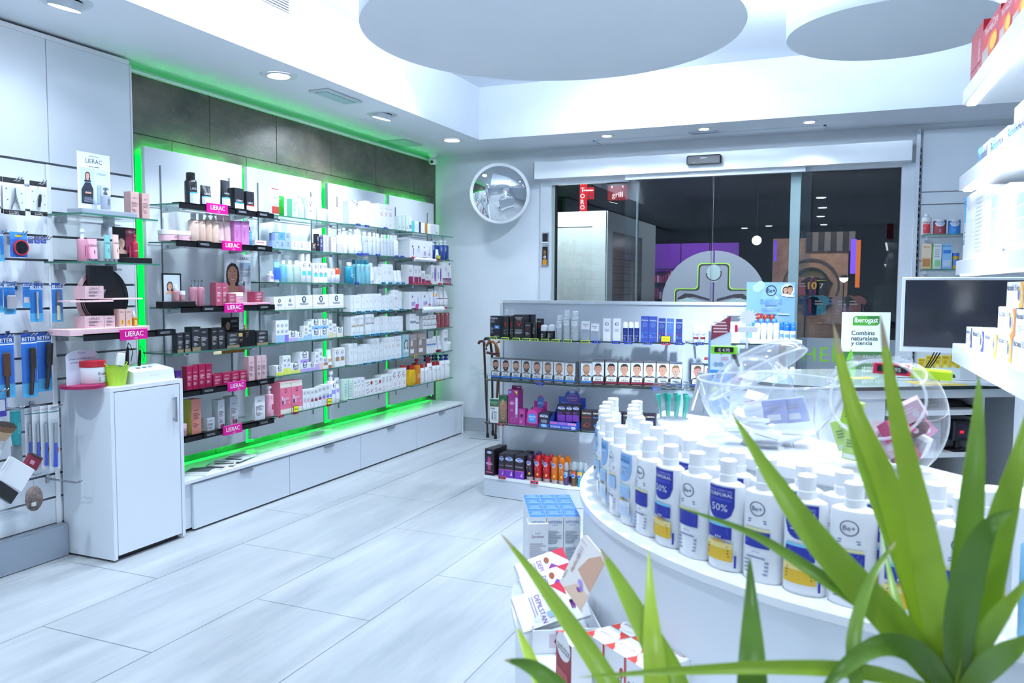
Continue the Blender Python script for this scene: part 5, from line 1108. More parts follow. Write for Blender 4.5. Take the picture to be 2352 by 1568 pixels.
for i, (a, b_, y) in enumerate(((470, 600, 972), (605, 744, 984), (749, 886, 990), (890, 1030, 997), (1034, 1180, 1008), (1185, 1333, 1012), (1338, 1488, 1020), (1491, 1638, 1030))):
    r.box(a, b_, y, '#5f656e', jfm(SK[i], HR[i], BD[i], '#2f86e8', SUB[i], '#4a4f58'), 'dye box with ' + KK[i], d=.05)
    r.box(a + 6, b_ + 6, y - 2, '#5a6068', None, 'grey dye box in the rear row', back=.085, d=.05)
price_tags(r, 'D3', ((1085, 1193, 1338),), BLUE)
r = GR(0, 2, 'D5', .02)
r.box(184, 288, 295, '#f2f4f3', [('b', .72, 1, '#1f7a4a'), ('b', .69, .72, '#8a2a2a'), ('t', 'Somatoline', .88, .16, '#e8f2ec', .006), ('t', 'Cosmetic', .8, .12, '#e8f2ec'), ('t', '7mm', .46, .2, '#1e2a34', .02, .05), ('l', .56, .64, 2, '#4a5560', -.4, .4), ('b', .12, .42, '#6a7f9a', -.28, -.14), ('l', .1, .4, 6, '#8f9aa4', .0, .38)], 'white and green slimming box')
r.box(290, 393, 252, '#7a6a5c', [('b', .82, 1, '#1f6a44'), ('e', .0, .62, .42, .22, '#b08c70'), ('e', .0, .36, .3, .26, '#a88468'), ('b', .62, .86, '#c09a7c', -.15, .12), ('l', .2, .5, 3, '#8a6a54', -.12, .12, 'c'), ('b', .6, .66, '#c06a6a', -.1, .45), ('b', 0, .05, '#1f6a44')], 'box with muscular bare torso picture')
u, w, h, dz, bk = r.geo(446, 562, 132, None, .07); o = MB().cbox(-w / 2, w / 2, 0, .003, 0, h, mat('#8a1c6e', .35), .001).build('hanger_card'); Print().ell(w * .2, h * .95, w * .2, h * .015, '#c9d4de').on_flat('printed_front', o); r.put(o, u, bk, .0003, 'plum hanger card with cut-out', 'pack')
r.box(402, 524, 183, '#a8328c', [('e', -.32, .93, .13, .04, '#4ab0e8'), ('p', [(.1, .97), (.42, .97), (.42, .86)], '#f0e020'), ('e', -.12, .62, .2, .06, '#d878b8'), ('t', 'durex', .62, .14, '#eef0fa', .01, -.12), ('t', 'play', .58, .12, '#f8eef6', .01, -.12), ('t', 'pure', .43, .08, '#f8eef6', .0, -.15), ('t', 'fantasy', .39, .1, '#f8eef6', .0, -.12), ('b', .22, .78, '#dfe2ee', .24, .46), ('b', .2, .3, '#9a8aa4', .24, .46), ('r', .13, .28, '#c860a8'), ('r', .13, .18, '#c860a8')], 'tall magenta box with silver wand')
r.box(526, 606, 410, '#b83a98', [('r', .8, .2, '#e0a0d0'), ('e', 0, .58, .22, .1, '#2a2030'), ('l', .1, .35, 3, '#e6b8dc', -.3, .1)], 'small magenta box')
def pdq(row, x0, x1, ytop, yfr, yhd, hx0, hx1, col, label, ops_f, ops_h, look, dep=.13):
    u, w, h, dz, bk = row.geo(x0, x1, yfr); uh, wh, hh, _, bkh = row.geo(hx0, hx1, yhd, None, bk + dep); t = empty('counter_display'); M_ = mat(col, .35)
    m = MB(); m.box(-w / 2, w / 2, 0, .003, 0, h, M_); m.box(-w / 2, w / 2, 0, dep, 0, .003, M_)
    for sgn in (-1, 1):
        x = sgn * (w / 2 - .0015); V = [(x - .0015, 0, 0), (x - .0015, dep, 0), (x - .0015, dep, hh * .6), (x - .0015, 0, h)]; V += [(a + .003, b, c) for a, b, c in V]
        m.add(V, [(0, 1, 2, 3), (7, 6, 5, 4), (0, 4, 5, 1), (1, 5, 6, 2), (2, 6, 7, 3), (3, 7, 4, 0)], M_)
    m.build('tray', t); draw(Print(), w, h, ops_f).on_flat('printed_front', t)
    o = wh / 2; x = uh - u; n = 10
    P = [(x - o, 0), (x + o, 0), (x + o, hh * .8), (x + o * .55, hh * .8)] + [(x + o * .55 * math.cos(math.pi * i / n), hh * .8 + hh * .2 * math.sin(math.pi * i / n)) for i in range(1, n)] + [(x - o * .55, hh * .8), (x - o, hh * .8)]
    V = [(a, dep, b) for a, b in P] + [(a, dep + .003, b) for a, b in P]; q = len(P); MB().add(V, [tuple(range(q)), tuple(range(2 * q - 1, q - 1, -1))] + [(i, q + i, q + (i + 1) % q, (i + 1) % q) for i in range(q)], M_).build('header_card', t)
    pr = draw(Print(), wh, hh, ops_h); pr.mesh(lambda a, b, e: (x + a, dep - e, b)).build('printed_header', t)
    return row.put(t, u, bk, .0003, look, 'display')
pdq(r, 612, 765, 400, 520, 250, 716, 868, '#b02c8c', '', [('t', 'play vibrations', .3, .08, '#f4dff0')], [('r', .76, .3, '#d868b4'), ('e', 0, .76, .24, .2, '#3a8ad8'), ('t', 'play', .74, .2, '#e8f0fa'), ('t', 'vibrations', .55, .08, '#f4dff0')], 'magenta counter display with blue pouches', .1)
for i in range(4):
    u, w, h, dz, bk = r.geo(630 + i * 18, 752 + i * 18, 425 - i * 12, 585 - i * 4, .012 + i * .022); n = 12
    m = MB(); P = [(-w / 2, 0), (w / 2, 0), (w / 2, h * .7)] + [(w / 2 * math.cos(math.pi * k / n), h * .7 + h * .3 * math.sin(math.pi * k / n)) for k in range(1, n)] + [(-w / 2, h * .7)]
    V = [(a, 0, b) for a, b in P] + [(a, .012, b) for a, b in P]; q = len(P); o = m.add(V, [tuple(range(q)), tuple(range(2 * q - 1, q - 1, -1))] + [(k, q + k, q + (k + 1) % q, (k + 1) % q) for k in range(q)], mat('#d848a8', .2)).build('pouch')
    draw(Print(), w, h, [('p', [(-.38, .2), (-.2, .05), (.2, .05), (.38, .2), (.34, .62), (.2, .72), (-.2, .72), (-.34, .62)], '#2f9ae8'), ('t', 'durex', .52, .2, '#f0f6fc', .015), ('t', 'play', .3, .22, '#f0f6fc', .012)]).on_flat('printed_front', o)
    r.put(o, u, bk, max(dz, .004), 'magenta pouch with blue label', 'pouch')
drx = lambda c2: [('e', 0, .8, .36, .09, '#e6ecf6'), ('e', 0, .8, .33, .075, '#2f5fc0'), ('t', 'durex', .8, .24, '#f2f6fc', .015)] + c2
r.box(770, 896, 460, '#262a3c', drx([('t', 'ASEN', .48, .16, '#c9d0dc', .01), ('t', 'FOUR', .38, .16, '#c9d0dc', .01), ('b', 0, .26, '#2a5aa8'), ('e', 0, .13, .3, .1, '#a8d0f0')]), 'dark blue box beside the blue display', d=.09)
pdq(r, 897, 1232, 355, 572, 185, 1010, 1332, '#3a5cc8', '', [('b', .62, .95, '#c868b8', -.48, -.2), ('b', .62, .95, '#a868d0', -.16, .12), ('b', .62, .95, '#d888c0', .16, .46), ('t', 'Intense', .32, .085, '#eef2fc', .002, -.28), ('t', 'ORGASMIC', .26, .04, '#eef2fc', .002, .1), ('e', .36, .26, .09, .2, '#e6ecf6'), ('t', 'durex', .26, .05, '#2f5fc0', .01, .36)],
    [('e', .0, .95, .12, .04, '#e6ecf6'), ('t', 'durex', .95, .06, '#2f5fc0', .01), ('e', .05, .75, .25, .12, '#8a5cc8'), ('t', 'JUGUETES', .87, .05, '#dfe4fa'), ('t', 'intense', .79, .09, '#dfe4fa'), ('t', 'ORGASMIC', .71, .05, '#dfe4fa'), ('l', .62, .66, 1, '#c0a8e8', -.4, .4)], 'large blue display with arched header', .14)
for i, (a, b_, y, yb) in enumerate(((990, 1096, 360, 560), (1094, 1180, 364, 566), (1172, 1262, 366, 568))): r.box(a, b_, y, '#26202e', drx([('b', 0, .4, '#7a3ab0', -.45, .4), ('b', .45, .55, '#6a2a8a', -.4, .1)]), 'black pack standing in the blue display', back=.05, yb=yb, d=.04)
r = GR(0, 3, 'D5', .02)
r.box(122, 232, 893, '#221c2a', [('e', 0, .87, .26, .05, '#e6ecf6'), ('t', 'durex', .87, .2, '#2f5fc0', .015), ('e', -.1, .45, .1, .28, '#b83ac0'), ('e', .08, .45, .1, .28, '#d0504a'), ('l', .4, .5, 2, '#e8c8e8', -.45, .45, 'c'), ('b', .1, .14, '#e0509a', -.35, .35)], 'tall black box at the shelf end', d=.11)
r.box(205, 300, 868, '#221c2a', None, 'tall black box in the rear row', back=.14, d=.1)
for a, b_, y in ((290, 356, 950), (358, 470, 955), (478, 597, 972)): r.box(a, b_, y, '#2a2232', drx([('t', 'Intense', .52, .18, '#c9b8d8'), ('b', 0, .32, '#7a3ab8'), ('b', .31, .35, '#c05aa0'), ('p', [(.1, .1), (.3, .3), (.35, .1)], '#d8b8f0')]), 'black and violet box', d=.1)
for a, b_, y in ((310, 400, 928), (420, 520, 935), (560, 640, 940)): r.box(a, b_, y, '#2a2232', None, 'black box in the rear row', back=.13, d=.09)
gel = lambda: [('e', 0, .68, .36, .1, '#c0a8b4'), ('b', .66, .74, '#4a7ac8', -.2, .2), ('l', .42, .56, 3, '#e8c8c8', -.3, .3), ('e', .15, .28, .15, .05, '#e8b848')]
def gelb(row, a, b_, y, c, look, back=None):
    u, w, h, dz, bk = row.geo(a, b_, y, None, back); r_ = w / 2; m = MB(); B = liquid(c, .88); K = liquid('#c8b4b4', .7)
    m.lathe([(r_ * .92, h * .14, B), (r_, h * .2, B), (r_, h * .62, B), (r_ * .86, h * .72, B), (r_ * .9, h * .84, B), (r_ * .72, h * .94, B), (r_ * .35, h * .995, B), (.0005, h, B)], 18); o = m.build('gel_bottle'); MB().lathe([(r_ * .85, 0, K), (r_ * .92, h * .14, K)], 18).build('base_cap', o)
    draw(Print(), w * .9, h, gel()).on_round('printed_label', o, r_); row.put(o, u, bk + r_, .0003, look, 'bottle')
for a, b_, y, c, lk in ((600, 690, 965, '#3a2038', 'dark purple gel bottle'), (700, 785, 970, '#c01c22', 'red gel bottle'), (806, 890, 980, '#c01c22', 'red gel bottle'), (905, 985, 990, '#d06a18', 'orange gel bottle'), (992, 1070, 998, '#d06a18', 'orange gel bottle')): gelb(r, a, b_, y, c, lk)
for a, b_, y, c, lk in ((680, 740, 945, '#4a2068', 'rear purple gel bottle'), (722, 795, 925, '#4a2068', 'rear purple gel bottle'), (772, 840, 952, '#c01c22', 'rear red gel bottle'), (868, 940, 960, '#c01c22', 'rear red gel bottle'), (965, 1036, 970, '#d0700e', 'rear orange gel bottle'), (1057, 1138, 980, '#d0700e', 'rear orange gel bottle')): gelb(r, a, b_, y, c, lk, .1)
def mini(row, a, b_, y, c1, c2, look, back=None):
    o = row.bot('dome', a, b_, y, c1, liquid('#dfe6ea', .35), [('b', .4, .6, c2), ('e', 0, .42, .4, .08, '#e6ecf6'), ('e', 0, .42, .34, .06, '#2f6ac8')], look, back=back, cf=.36)
for a, b_, y, c1, c2, lk in ((1056, 1118, 1055, '#4a3a6a', '#8ab0b0', 'mini gel with violet base'), (1147, 1214, 1045, '#6a4a30', '#c0503a', 'mini gel with brown base'), (1222, 1290, 1052, '#2fa8b8', '#f0b43a', 'mini gel with turquoise base'), (1296, 1350, 1065, '#2f8ab8', '#f0c43a', 'mini gel with blue base')): mini(r, a, b_, y, c1, c2, lk)
for a, b_, y in ((1120, 1165, 1062), (1195, 1245, 1052), (1262, 1310, 1055)): mini(r, a, b_, y, '#4a3540', '#b07a50', 'mini gel in the rear row', .1)
price_tags(r, 'D5', ((283, 372, 1236), (668, 762, 1293)), REDT); price_tags(GR(0, 2, 'D5'), 'D5', ((275, 358, 600),), REDT)
# middle facet
r = GR(1, 0, 'D4')
for a, b_, y in ((91, 208, 470), (222, 333, 505)): r.box(a, b_, y, '#f0f3f8', euc(band='#a9b2c0', z=(0, .58), zt=.85), 'white and grey box')
for a, b_ in ((394, 497), (531, 636)): r.box(a, b_, 432, '#eef1f6', be(zr=.76), 'white box with circle logo')
for a, b_ in ((662, 734), (739, 812), (820, 893)): r.bot('roll', a, b_, 480, '#1f2f7c', '#f2f6fa', [('b', .28, .31, '#8fa0d8', -.4, .4), ('r', .45, .3, '#5068b8'), ('l', .05, .22, 3, '#8fa0d8', -.3, .3)], 'navy bottle with white cap', cf=.3)
mn = lambda c: [('t', 'Avène', .85, .24, '#dfe6f6', .006), ('r', .67, .3, '#7f98d8'), ('r', .67, .18, '#7f98d8'), ('b', .345, .36, c, -.42, .42), ('l', .16, .3, 4, '#8fa4dc', -.4, -.1), ('t', 'MEN', .19, .22, '#6f8ad0', 0, .16)]
for a, b_, y, c, cc_, lk in ((916, 1025, 397, '#3a52a8', '#3ab0e0', 'tall blue box, cyan stripe'), (1028, 1138, 403, '#3a52a8', '#3ab0e0', 'tall blue box, cyan stripe'), (1158, 1254, 427, '#32458f', '#b0283c', 'blue box, red stripe'), (1270, 1368, 432, '#4a72d0', '#d0405a', 'bright blue box, red stripe'), (1399, 1489, 437, '#32458f', '#b0283c', 'lone blue box, red stripe')): r.box(a, b_, y, c, mn(cc_), lk)
price_tags(r, 'D4', ((82, 205, 750),), LIME); price_tags(r, 'D4', ((237, 355, 755), (510, 632, 760), (680, 800, 764), (947, 1067, 770), (1383, 1505, 777)), BLUE); price_tags(r, 'D4', ((1198, 1325, 775),), REDT); offer_card(r, 'D4', 1193, 1330, 668, 756)
r = GR(1, 1, 'D4', .02)
for i, (a, b_, y, sk, hr, lk) in enumerate(((86, 238, 1028, '#d8a084', '#a87e58', 'blond bearded man'), (241, 405, 1012, '#c99078', '#1c1716', 'black haired man'), (423, 590, 1015, '#c99078', '#1c1716', 'black haired man'), (603, 772, 1020, '#d8a084', '#3a2a20', 'dark haired man'), (778, 946, 1020, '#d8a084', '#3a2a20', 'dark haired man'), (953, 1120, 1022, '#d8a084', '#4a3a2c', 'brown haired man'), (1132, 1305, 1028, '#d8a084', '#4a3a2c', 'brown haired man'), (1312, 1485, 1037, '#e0b094', '#8a6a4c', 'sandy haired man'))):
    o = jfm(sk, hr, '#b0825a' if i == 0 else None, '#2f86e8' if i == 0 else '#8a1c3c' if i < 7 else '#3a5aa8', '#6a5a5a', '#4a4f58' if i == 0 else '#3a3538')
    r.box(a, b_, y, '#4a4a50' if i < 7 else '#3a4a8a', o, 'dye box with ' + lk, d=.045)
    if i in (1, 2, 5, 6): r.box(a + 20, b_ + 20, y - 6, '#4c4648', None, 'dark dye box in the rear row', back=.08, d=.045)
price_tags(r, 'D4', ((1065, 1180, 1405),), BLUE)
r = GR(1, 2, 'D5', .02)
ctl = lambda t, c: [('t', 'CONTROL', .86, .15, '#f0f2f6', .02), ('e', -.2, .86, .06, .035, '#e8c020'), ('t', t, .66, .14, c, .006), ('r', .3, .22, c, .05), ('r', .25, .12, c, -.2)]
for a, b_, y, t_, c in ((1282, 1408, 432, 'NON STOP', '#b8402c'), (1412, 1540, 436, 'FINISSIMO', '#5aa0d8'), (1565, 1690, 446, 'RETARD', '#e0b840'), (1693, 1776, 455, 'TROPI', '#e09030'), (1780, 1910, 460, 'FUSSION', '#6ab03a'), (1914, 2044, 470, 'ALOE CARE', '#8fd0a8'), (2048, 2170, 476, 'NATURE', '#3a8ae0')): r.box(a, b_, y, '#2c2434' if c != '#b8402c' else '#352c30', ctl(t_, c), 'dark box with %s lettering' % {'#b8402c': 'red', '#5aa0d8': 'light blue', '#e0b840': 'yellow', '#e09030': 'orange', '#6ab03a': 'green', '#8fd0a8': 'mint', '#3a8ae0': 'blue'}[c], d=.06)
r = GR(2, 0, 'D4')
for a, b_ in ((1643, 1728), (1740, 1823)): r.bot('roll', a, b_, 500, '#e4e9f0', '#f4f8fb', [('b', .2, .3, '#8a2438'), ('t', 'Eucerin', .45, .3, '#2a4a86'), ('arc', .38, .25, '#c8283c')], 'white roll-on with red band', cf=.5)
price_tags(r, 'D4', ((1665, 1790, 778),), BLUE)
r = GR(2, 1, 'D4', .02)
for a, b_, y in ((1612, 1786, 1048), (1792, 1960, 1060)): r.box(a, b_, y, '#3a4a8a', jfm('#c98e84', '#6a4a38', None, '#3a5aa8', '#6a5a5a', '#3a3538'), 'dye box with ruddy sandy haired man', d=.045)
price_tags(r, 'D4', ((1795, 1860, 985),), REDT)
# deodorant display on the right facet
r = GR(2, 0, 'E1', .02)
u, w, h, dz, bk = r.geo(526, 962, 32, None, .19); ub, wb, hb, _, bb = r.geo(560, 1032, 552, None, -.02)
t = empty('deodorant_display'); MB().cbox(ub - u - wb / 2, ub - u + wb / 2, bb - bk, .004, 0, hb, WHITE, .003).build('base_tray', t)
MB().cbox(-w / 2, w / 2, 0, .005, hb, h, mat('#8fbce8', .35), .001).build('header_card', t)
P = Print(); R_ = random.Random(3)
for k in range(12): q = R_.uniform(.02, .05); P.ell(R_.uniform(-.42, .42) * w, R_.uniform(.3, .95) * h, q, q, R_.choice(('#a4ccf0', '#b4d8f6', '#98c4ec')), 14)
P.ring(0, h * .86, .034, .005, '#1c2230', 28); P.text('Be+', 0, h * .86, .026, '#1c2230', .05, .02); P.ell(w * .34, h * .87, .042, .042, '#dfeaf6', 24)
face(P, w * .29, h * .87, .02, '#dca890', '#2a1f1c', None, '#eef2f6', True); face(P, w * .38, h * .875, .024, '#d09a7c', '#1c1614', None, '#eef2f6')
P.text('Be+ DESODORANTE', 0, h * .705, .0105, '#3f8fd8', w * .6, .004); P.text('ANTITRANSPIRANTE', 0, h * .66, .0105, '#3f8fd8', w * .6, .004); P.lines(-w * .2, h * .6, w * .2, h * .625, 1, '#27408a', 'c'); P.text('MÁXIMA EFICACIA CON LA MEJOR', 0, h * .555, .009, '#27408a', w * .6); P.text('TOLERANCIA CUTÁNEA', 0, h * .525, .009, '#27408a', w * .5)
for k, c in enumerate(('#b8343c', '#6aa8e0', '#e8f0fa')): P.rect(-w * .4 + k * w * .27, h * .455, -w * .16 + k * w * .27, h * .475, c)
P.on_flat('printed_header', t); P = Print(); P.ring(wb * .36, hb * .5, .006, .0015, '#4a9ad8', 14); P.mesh(lambda x, z, e: (ub - u + x, bb - bk - e, z)).build('printed_logo', t)
r.put(t, u, bk, .0003, 'pale blue deodorant display on white base', 'display')
zt_ = hb
for a, b_, y, bk_, bc, cp, lk in ((618, 677, 322, .155, '#f2f5f8', '#a8382c', 'deodorant with red cap'), (680, 733, 322, .155, '#f2f5f8', '#a8382c', 'deodorant with red cap'), (737, 790, 322, .155, '#f2f5f8', '#a8382c', 'deodorant with red cap'), (585, 635, 360, .09, '#f2f5f8', '#4f90e0', 'deodorant with blue cap'), (641, 694, 360, .09, '#f2f5f8', '#4f90e0', 'deodorant with blue cap'), (699, 750, 360, .09, '#f2f5f8', '#4f90e0', 'deodorant with blue cap'), (758, 812, 360, .09, '#f2f5f8', '#4f90e0', 'deodorant with blue cap'),
    (608, 660, 398, .025, '#eef2f7', '#eef2f7', 'white roll-on deodorant'), (663, 716, 398, .025, '#eef2f7', '#eef2f7', 'white roll-on deodorant'), (720, 772, 398, .025, '#eef2f7', '#eef2f7', 'white roll-on deodorant'), (776, 830, 398, .025, '#eef2f7', '#eef2f7', 'white roll-on deodorant')):
    u_, w_, h_, _, b2 = r.geo(a, b_, y, None, bk_); o = roundish('roll', w_, h_ - hb, bc, cp, None, None, 1, .4); r.put(o, u_, b2 + w_ / 2, hb + .0003, lk, 'deodorant')
for a, b_, y, bk_ in ((832, 870, 385, .07), (870, 925, 390, .02), (927, 980, 393, .02)):
    u_, w_, h_, _, b2 = r.geo(a, b_, y, None, bk_); o = roundish('roll', w_, h_ - hb, '#eef3fa', '#2f7fd8', [('b', .12, .3, '#6aa4e8', -.45, .45), ('t', 'legion', .75, .2, '#dff0ff')], None, 1, .5); r.put(o, u_, b2 + w_ / 2, hb + .0003, 'blue capped deodorant at display end', 'deodorant')
r.box(350, 470, 330, '#f0f3f8', [('b', .78, 1, '#6f7684'), ('r', .55, .14, '#2a3448', .3), ('t', 'Be+', .55, .1, '#2a3448', .004, .3), ('b', .2, .6, '#d8dde4', -.2, -.12)], 'white box with grey top edge')
r = GR(2, 1, 'E1', .02)
for a, b_ in ((845, 915), (920, 972)): r.bot('roll', a, b_, 795, '#2f7fd8', '#eef2f6', [('b', .1, .3, '#8fc0f0', -.45, .45), ('t', 'legion', .85, .25, '#1c2230', .02)], 'blue can with white cap', cf=.25)

# ============================================================ walking sticks by the back wall
CY = 6.80
def W(x, y, Y=CY): return at(x, y, 1, Y)
t = tag(empty('stick_stand', (W(1122, 1005).x, CY, 0)), 'low grey stand with clear plates for walking sticks', 'stand')
MB().cbox(-.14, .16, -.12, .12, 0.0005, .012, mat('#9fa8ae', .3), .003).build('base_plate', t)
MB().cbox(-.16, .16, -.10, .12, .585, .592, CLEAR, .002).build('holder_plate', t)
for x in (-.05, .12): MB().tube([(x, .08, .012), (x, .08, .585)], .006, CHROME, 8).build('upright', t)
def stick(pts, bot_, col, hcol, label, Y, r=.011):
    P = [W(*p, Y=Y) for p in pts]; b = W(*bot_, Y=Y); b.z = .03
    t = tag(empty('walking_stick', (b.x, Y, .013)), label, 'walking stick', 'walking sticks in the stand'); inv = Vector((b.x, Y, .013))
    s = MB().tube([P[-1] - inv, b - inv], [r, r * .8], mat(col, .35), 10).build('shaft', t)
    MB().tube([p - inv for p in P], [r * 1.15] * len(P), mat(hcol, .3), 10).build('handle', t)
    MB().lathe([(r * 1.35, 0, RUBBER), (r * 1.1, .045, RUBBER)], 12, c=tuple(b - inv + Vector((0, 0, -.017)))).build('rubber_tip', t)
stick([(1099, 789), (1102, 784), (1108, 783), (1112, 786), (1112, 796)], (1120, 1003), '#3a2420', '#4a2024', 'dark stick with maroon T handle, leftmost in the stand', 6.74)
stick([(1112, 780), (1118, 777), (1124, 781), (1127, 790), (1130, 815)], (1132, 1000), '#1c1c20', '#1f1f22', 'black stick with curved handle in the stand', 6.86)
stick([(1117, 803), (1118, 792), (1124, 785), (1132, 784), (1139, 790), (1143, 800), (1146, 815)], (1150, 1002), '#4a2c18', '#8a5220', 'brown stick with round crook handle in the stand', 6.80)
stick([(1118, 809), (1126, 811), (1136, 813), (1146, 810)], (1138, 1004), '#4a2c20', '#4a2428', 'brown stick with horizontal maroon grip in the stand', 6.70)
stick([(1152, 783), (1145, 785), (1138, 790), (1140, 805)], (1155, 985), '#7a5020', '#9a6420', 'bamboo stick with amber handle behind the gondola end', 6.88)

# ============================================================ slat wall hooks and packs
PKX = -3.62
def slot_above(z): return min((s for s in sl if s >= z - .02), default=sl[0])
def hook(y, z, length=.2, label='chrome prong hook', x0=None):
    t = empty('display_hook', (SX, y, z)); MB().cbox(-.012, .012, -.004, 0, -.02, .02, CHROME, .002).xf(Matrix.Rotation(rad(90), 4, 'Z')).build('bracket', t)
    MB().tube([(.002, -.008, 0), (length * .9, -.008, 0), (length, -.008, .014)], .0028, CHROME, 8).build('prong', t)
    MB().tube([(.002, .008, 0), (length * .9, .008, 0), (length, .008, .014)], .0028, CHROME, 8).build('prong', t)
    PEND.append((t, label, 'on the slat wall', 'hook', 'hooks on the slat wall', -z * 100 + y)); return t
SFR = Frame((PKX, 0), rad(90), 0)
def pack(crop, x0, x1, y0, y1, col, ops, tool, look, dx=0, hk=True):
    ox, oy, k = CROPS[crop]; X = PKX + dx
    a, b = at(ox + x0 / k, oy + (y0 + y1) / 2 / k, 0, X), at(ox + x1 / k, oy + (y0 + y1) / 2 / k, 0, X); zt, zb = at(ox + (x0 + x1) / 2 / k, oy + y0 / k, 0, X).z, at(ox + (x0 + x1) / 2 / k, oy + y1 / k, 0, X).z
    w, h = b.y - a.y, zt - zb; o = MB().cbox(-w / 2, w / 2, 0, .002, 0, h, mat(col, .35), .0008).build('blister_pack', None, (X, (a.y + b.y) / 2, zb), rad(90))
    if ops: draw(Print(), w, h, ops).on_flat('printed_card', o)
    if tool: tool(w, h, o)
    MB().cbox(-w * .46, w * .46, -.016, -.0015, h * .06, h * .78, CLEAR, .004).build('clear_blister', o)
    PEND.append((o, look, 'on the slat wall', 'blister pack', 'hanging packs on the slat wall', -round(zt * 8) * 10 + a.y))
    if hk: hook((a.y + b.y) / 2, zt - .012, X - SX + .05)
    return o
def t_clip(w, h, o):
    m = MB(); m.tube([(0, -.008, h * .72), (-w * .02, -.008, h * .5), (-w * .2, -.008, h * .15)], [.003, .005, .003], CHROME, 8); m.tube([(0, -.008, h * .72), (w * .02, -.008, h * .5), (w * .2, -.008, h * .15)], [.003, .005, .003], CHROME, 8); m.build('clipper', o)
def t_nail(w, h, o): MB().tube([(-w * .05, -.008, h * .25), (0, -.008, h * .45), (w * .05, -.008, h * .62)], [.006, .008, .005], mat('#5a6068', .2, 1), 8).build('clipper', o)
def t_mirror(w, h, o): MB().lathe([(w * .42, 0, mat('#c8202c')), (w * .44, .008, mat('#c8202c')), (w * .36, .009, mat('#4a5058', .05, 1)), (.0005, .0095, mat('#4a5058', .05, 1))], 24).xf(Matrix.Translation((w * .08, -.002, h * .38)) @ Matrix.Rotation(rad(90), 4, 'X')).build('hand_mirror', o)
def t_file(w, h, o): MB().cbox(-w * .12, w * .16, -.01, -.003, h * .42, h * .8, mat('#8a8074', .4, .6), .002).cbox(-w * .15, w * .12, -.013, -.003, h * .05, h * .42, mat('#d8d8b0', .4), .003).build('foot_file', o)
def t_open(w, h, o): MB().tube([(0, -.008, h * .78), (-w * .02, -.008, h * .55), (0, -.008, h * .08)], [.007, .004, .006], mat('#c9ccc8', .25, .5), 8).build('steel_tool', o)
def t_sponge(w, h, o): MB().cbox(-w * .4, w * .4, -.022, -.003, h * .18, h * .6, mat('#9a9aa4', .9), .006).build('pumice_sponge', o)
def t_comb(w, h, o):
    m = MB(); m.cbox(-w * .2, w * .22, -.012, -.003, h * .35, h * .72, mat('#5a3824', .3), .003).tube([(0, -.008, h * .36), (w * .02, -.008, h * .02)], [.009, .006], mat('#5a3824', .3), 8); m.build('comb', o)
def t_brush(w, h, o): MB().cbox(-w * .05, w * .3, -.022, -.003, h * .45, h * .78, mat('#2a2622', .5), .004).tube([(w * .1, -.012, h * .46), (-w * .05, -.012, h * .04)], [.011, .009], mat('#2f2a28', .3), 8).build('hair_brush', o)
def t_round(w, h, o):
    m = MB(); m.tube([(w * .2, -.02, h * .82), (w * .1, -.02, h * .45)], .016, mat('#1c1a1c', .6), 12).tube([(w * .1, -.02, h * .45), (-w * .1, -.02, h * .04)], [.01, .008], mat('#26201f', .3), 8); m.build('round_brush', o)
def t_rasp(w, h, o): MB().tube([(0, -.008, h * .72), (0, -.008, h * .42)], [w * .16, w * .14], mat('#b4b8be', .3, .6), 8).tube([(0, -.009, h * .42), (-w * .08, -.009, h * .05)], [w * .13, w * .16], mat('#2f50c8', .3), 8).build('foot_rasp', o)
bw_ = [('b', .86, 1, '#15161a'), ('b', 0, .13, '#15161a'), ('t', 'LUXL', .06, .14, '#e4e6ea'), ('e', -.35, .7, .03, .015, '#333'), ('e', .35, .6, .03, .015, '#333'), ('e', -.3, .4, .03, .015, '#333'), ('e', .36, .35, .03, .015, '#333')]
bt = [('b', .88, 1, '#16408f'), ('t', 'BETER', .91, .22, '#e8f0fa', .02), ('b', .84, .86, '#e8f0fa'), ('b', .0, .22, '#4fb4e8')]
pack('A1', 4, 150, 338, 600, '#eef0f4', bw_, t_clip, 'black and white nipper pack behind the front one', -.03, False)
pack('A1', 22, 178, 342, 605, '#eef0f4', bw_, t_clip, 'black and white card with chrome nail nippers')
pack('A1', 216, 338, 366, 613, '#eef0f4', bw_, t_nail, 'black and white card with dark nail clippers')
pack('A1', -60, 28, 718, 940, '#2f80d0', bt, t_open, 'blue pack cut by the picture edge, upper row')
pack('A1', 72, 196, 730, 910, '#2f6ad0', [('b', .7, 1, '#3a8ae0'), ('e', 0, .86, .2, .06, '#f0c81e')], t_mirror, 'blue card with round red hand mirror')
pack('A1', 202, 240, 765, 812, '#5a6cb0', [('b', .5, .9, '#8fa0d8', -.4, .4)], None, 'tiny indigo card, first of the short row')
for a, b_ in ((246, 288), (292, 334)): pack('A1', a, b_, 765, 812, '#5a68c8', [('t', 'C', .5, .5, '#e0e4f8', .02)], None, 'tiny violet card in the short row')
pack('A1', -60, 22, 1092, 1310, '#2a78c8', bt, t_open, 'blue pack cut by the picture edge, third row')
pack('A1', 28, 110, 1090, 1322, '#2a78c8', bt, t_sponge, 'blue pack with grey pumice sponge')
pack('A1', 164, 216, 1094, 1274, '#2a78c8', bt + [('b', .2, .42, '#e4d4dc', -.4, .4)], None, 'slim blue pack with pale label')
pack('A1', 216, 308, 1098, 1376, '#2a78c8', bt, t_open, 'long blue pack with steel tool')
pack('A1', 374, 452, 1096, 1376, '#2a78c8', bt, t_file, 'long blue pack with cream-handled file')
pack('A2', -20, 92, 52, 452, '#2a70d0', bt, t_comb, 'large blue pack with brown comb')
pack('A2', 138, 234, 42, 446, '#2a70d0', bt, t_brush, 'large blue pack with black hair brush')
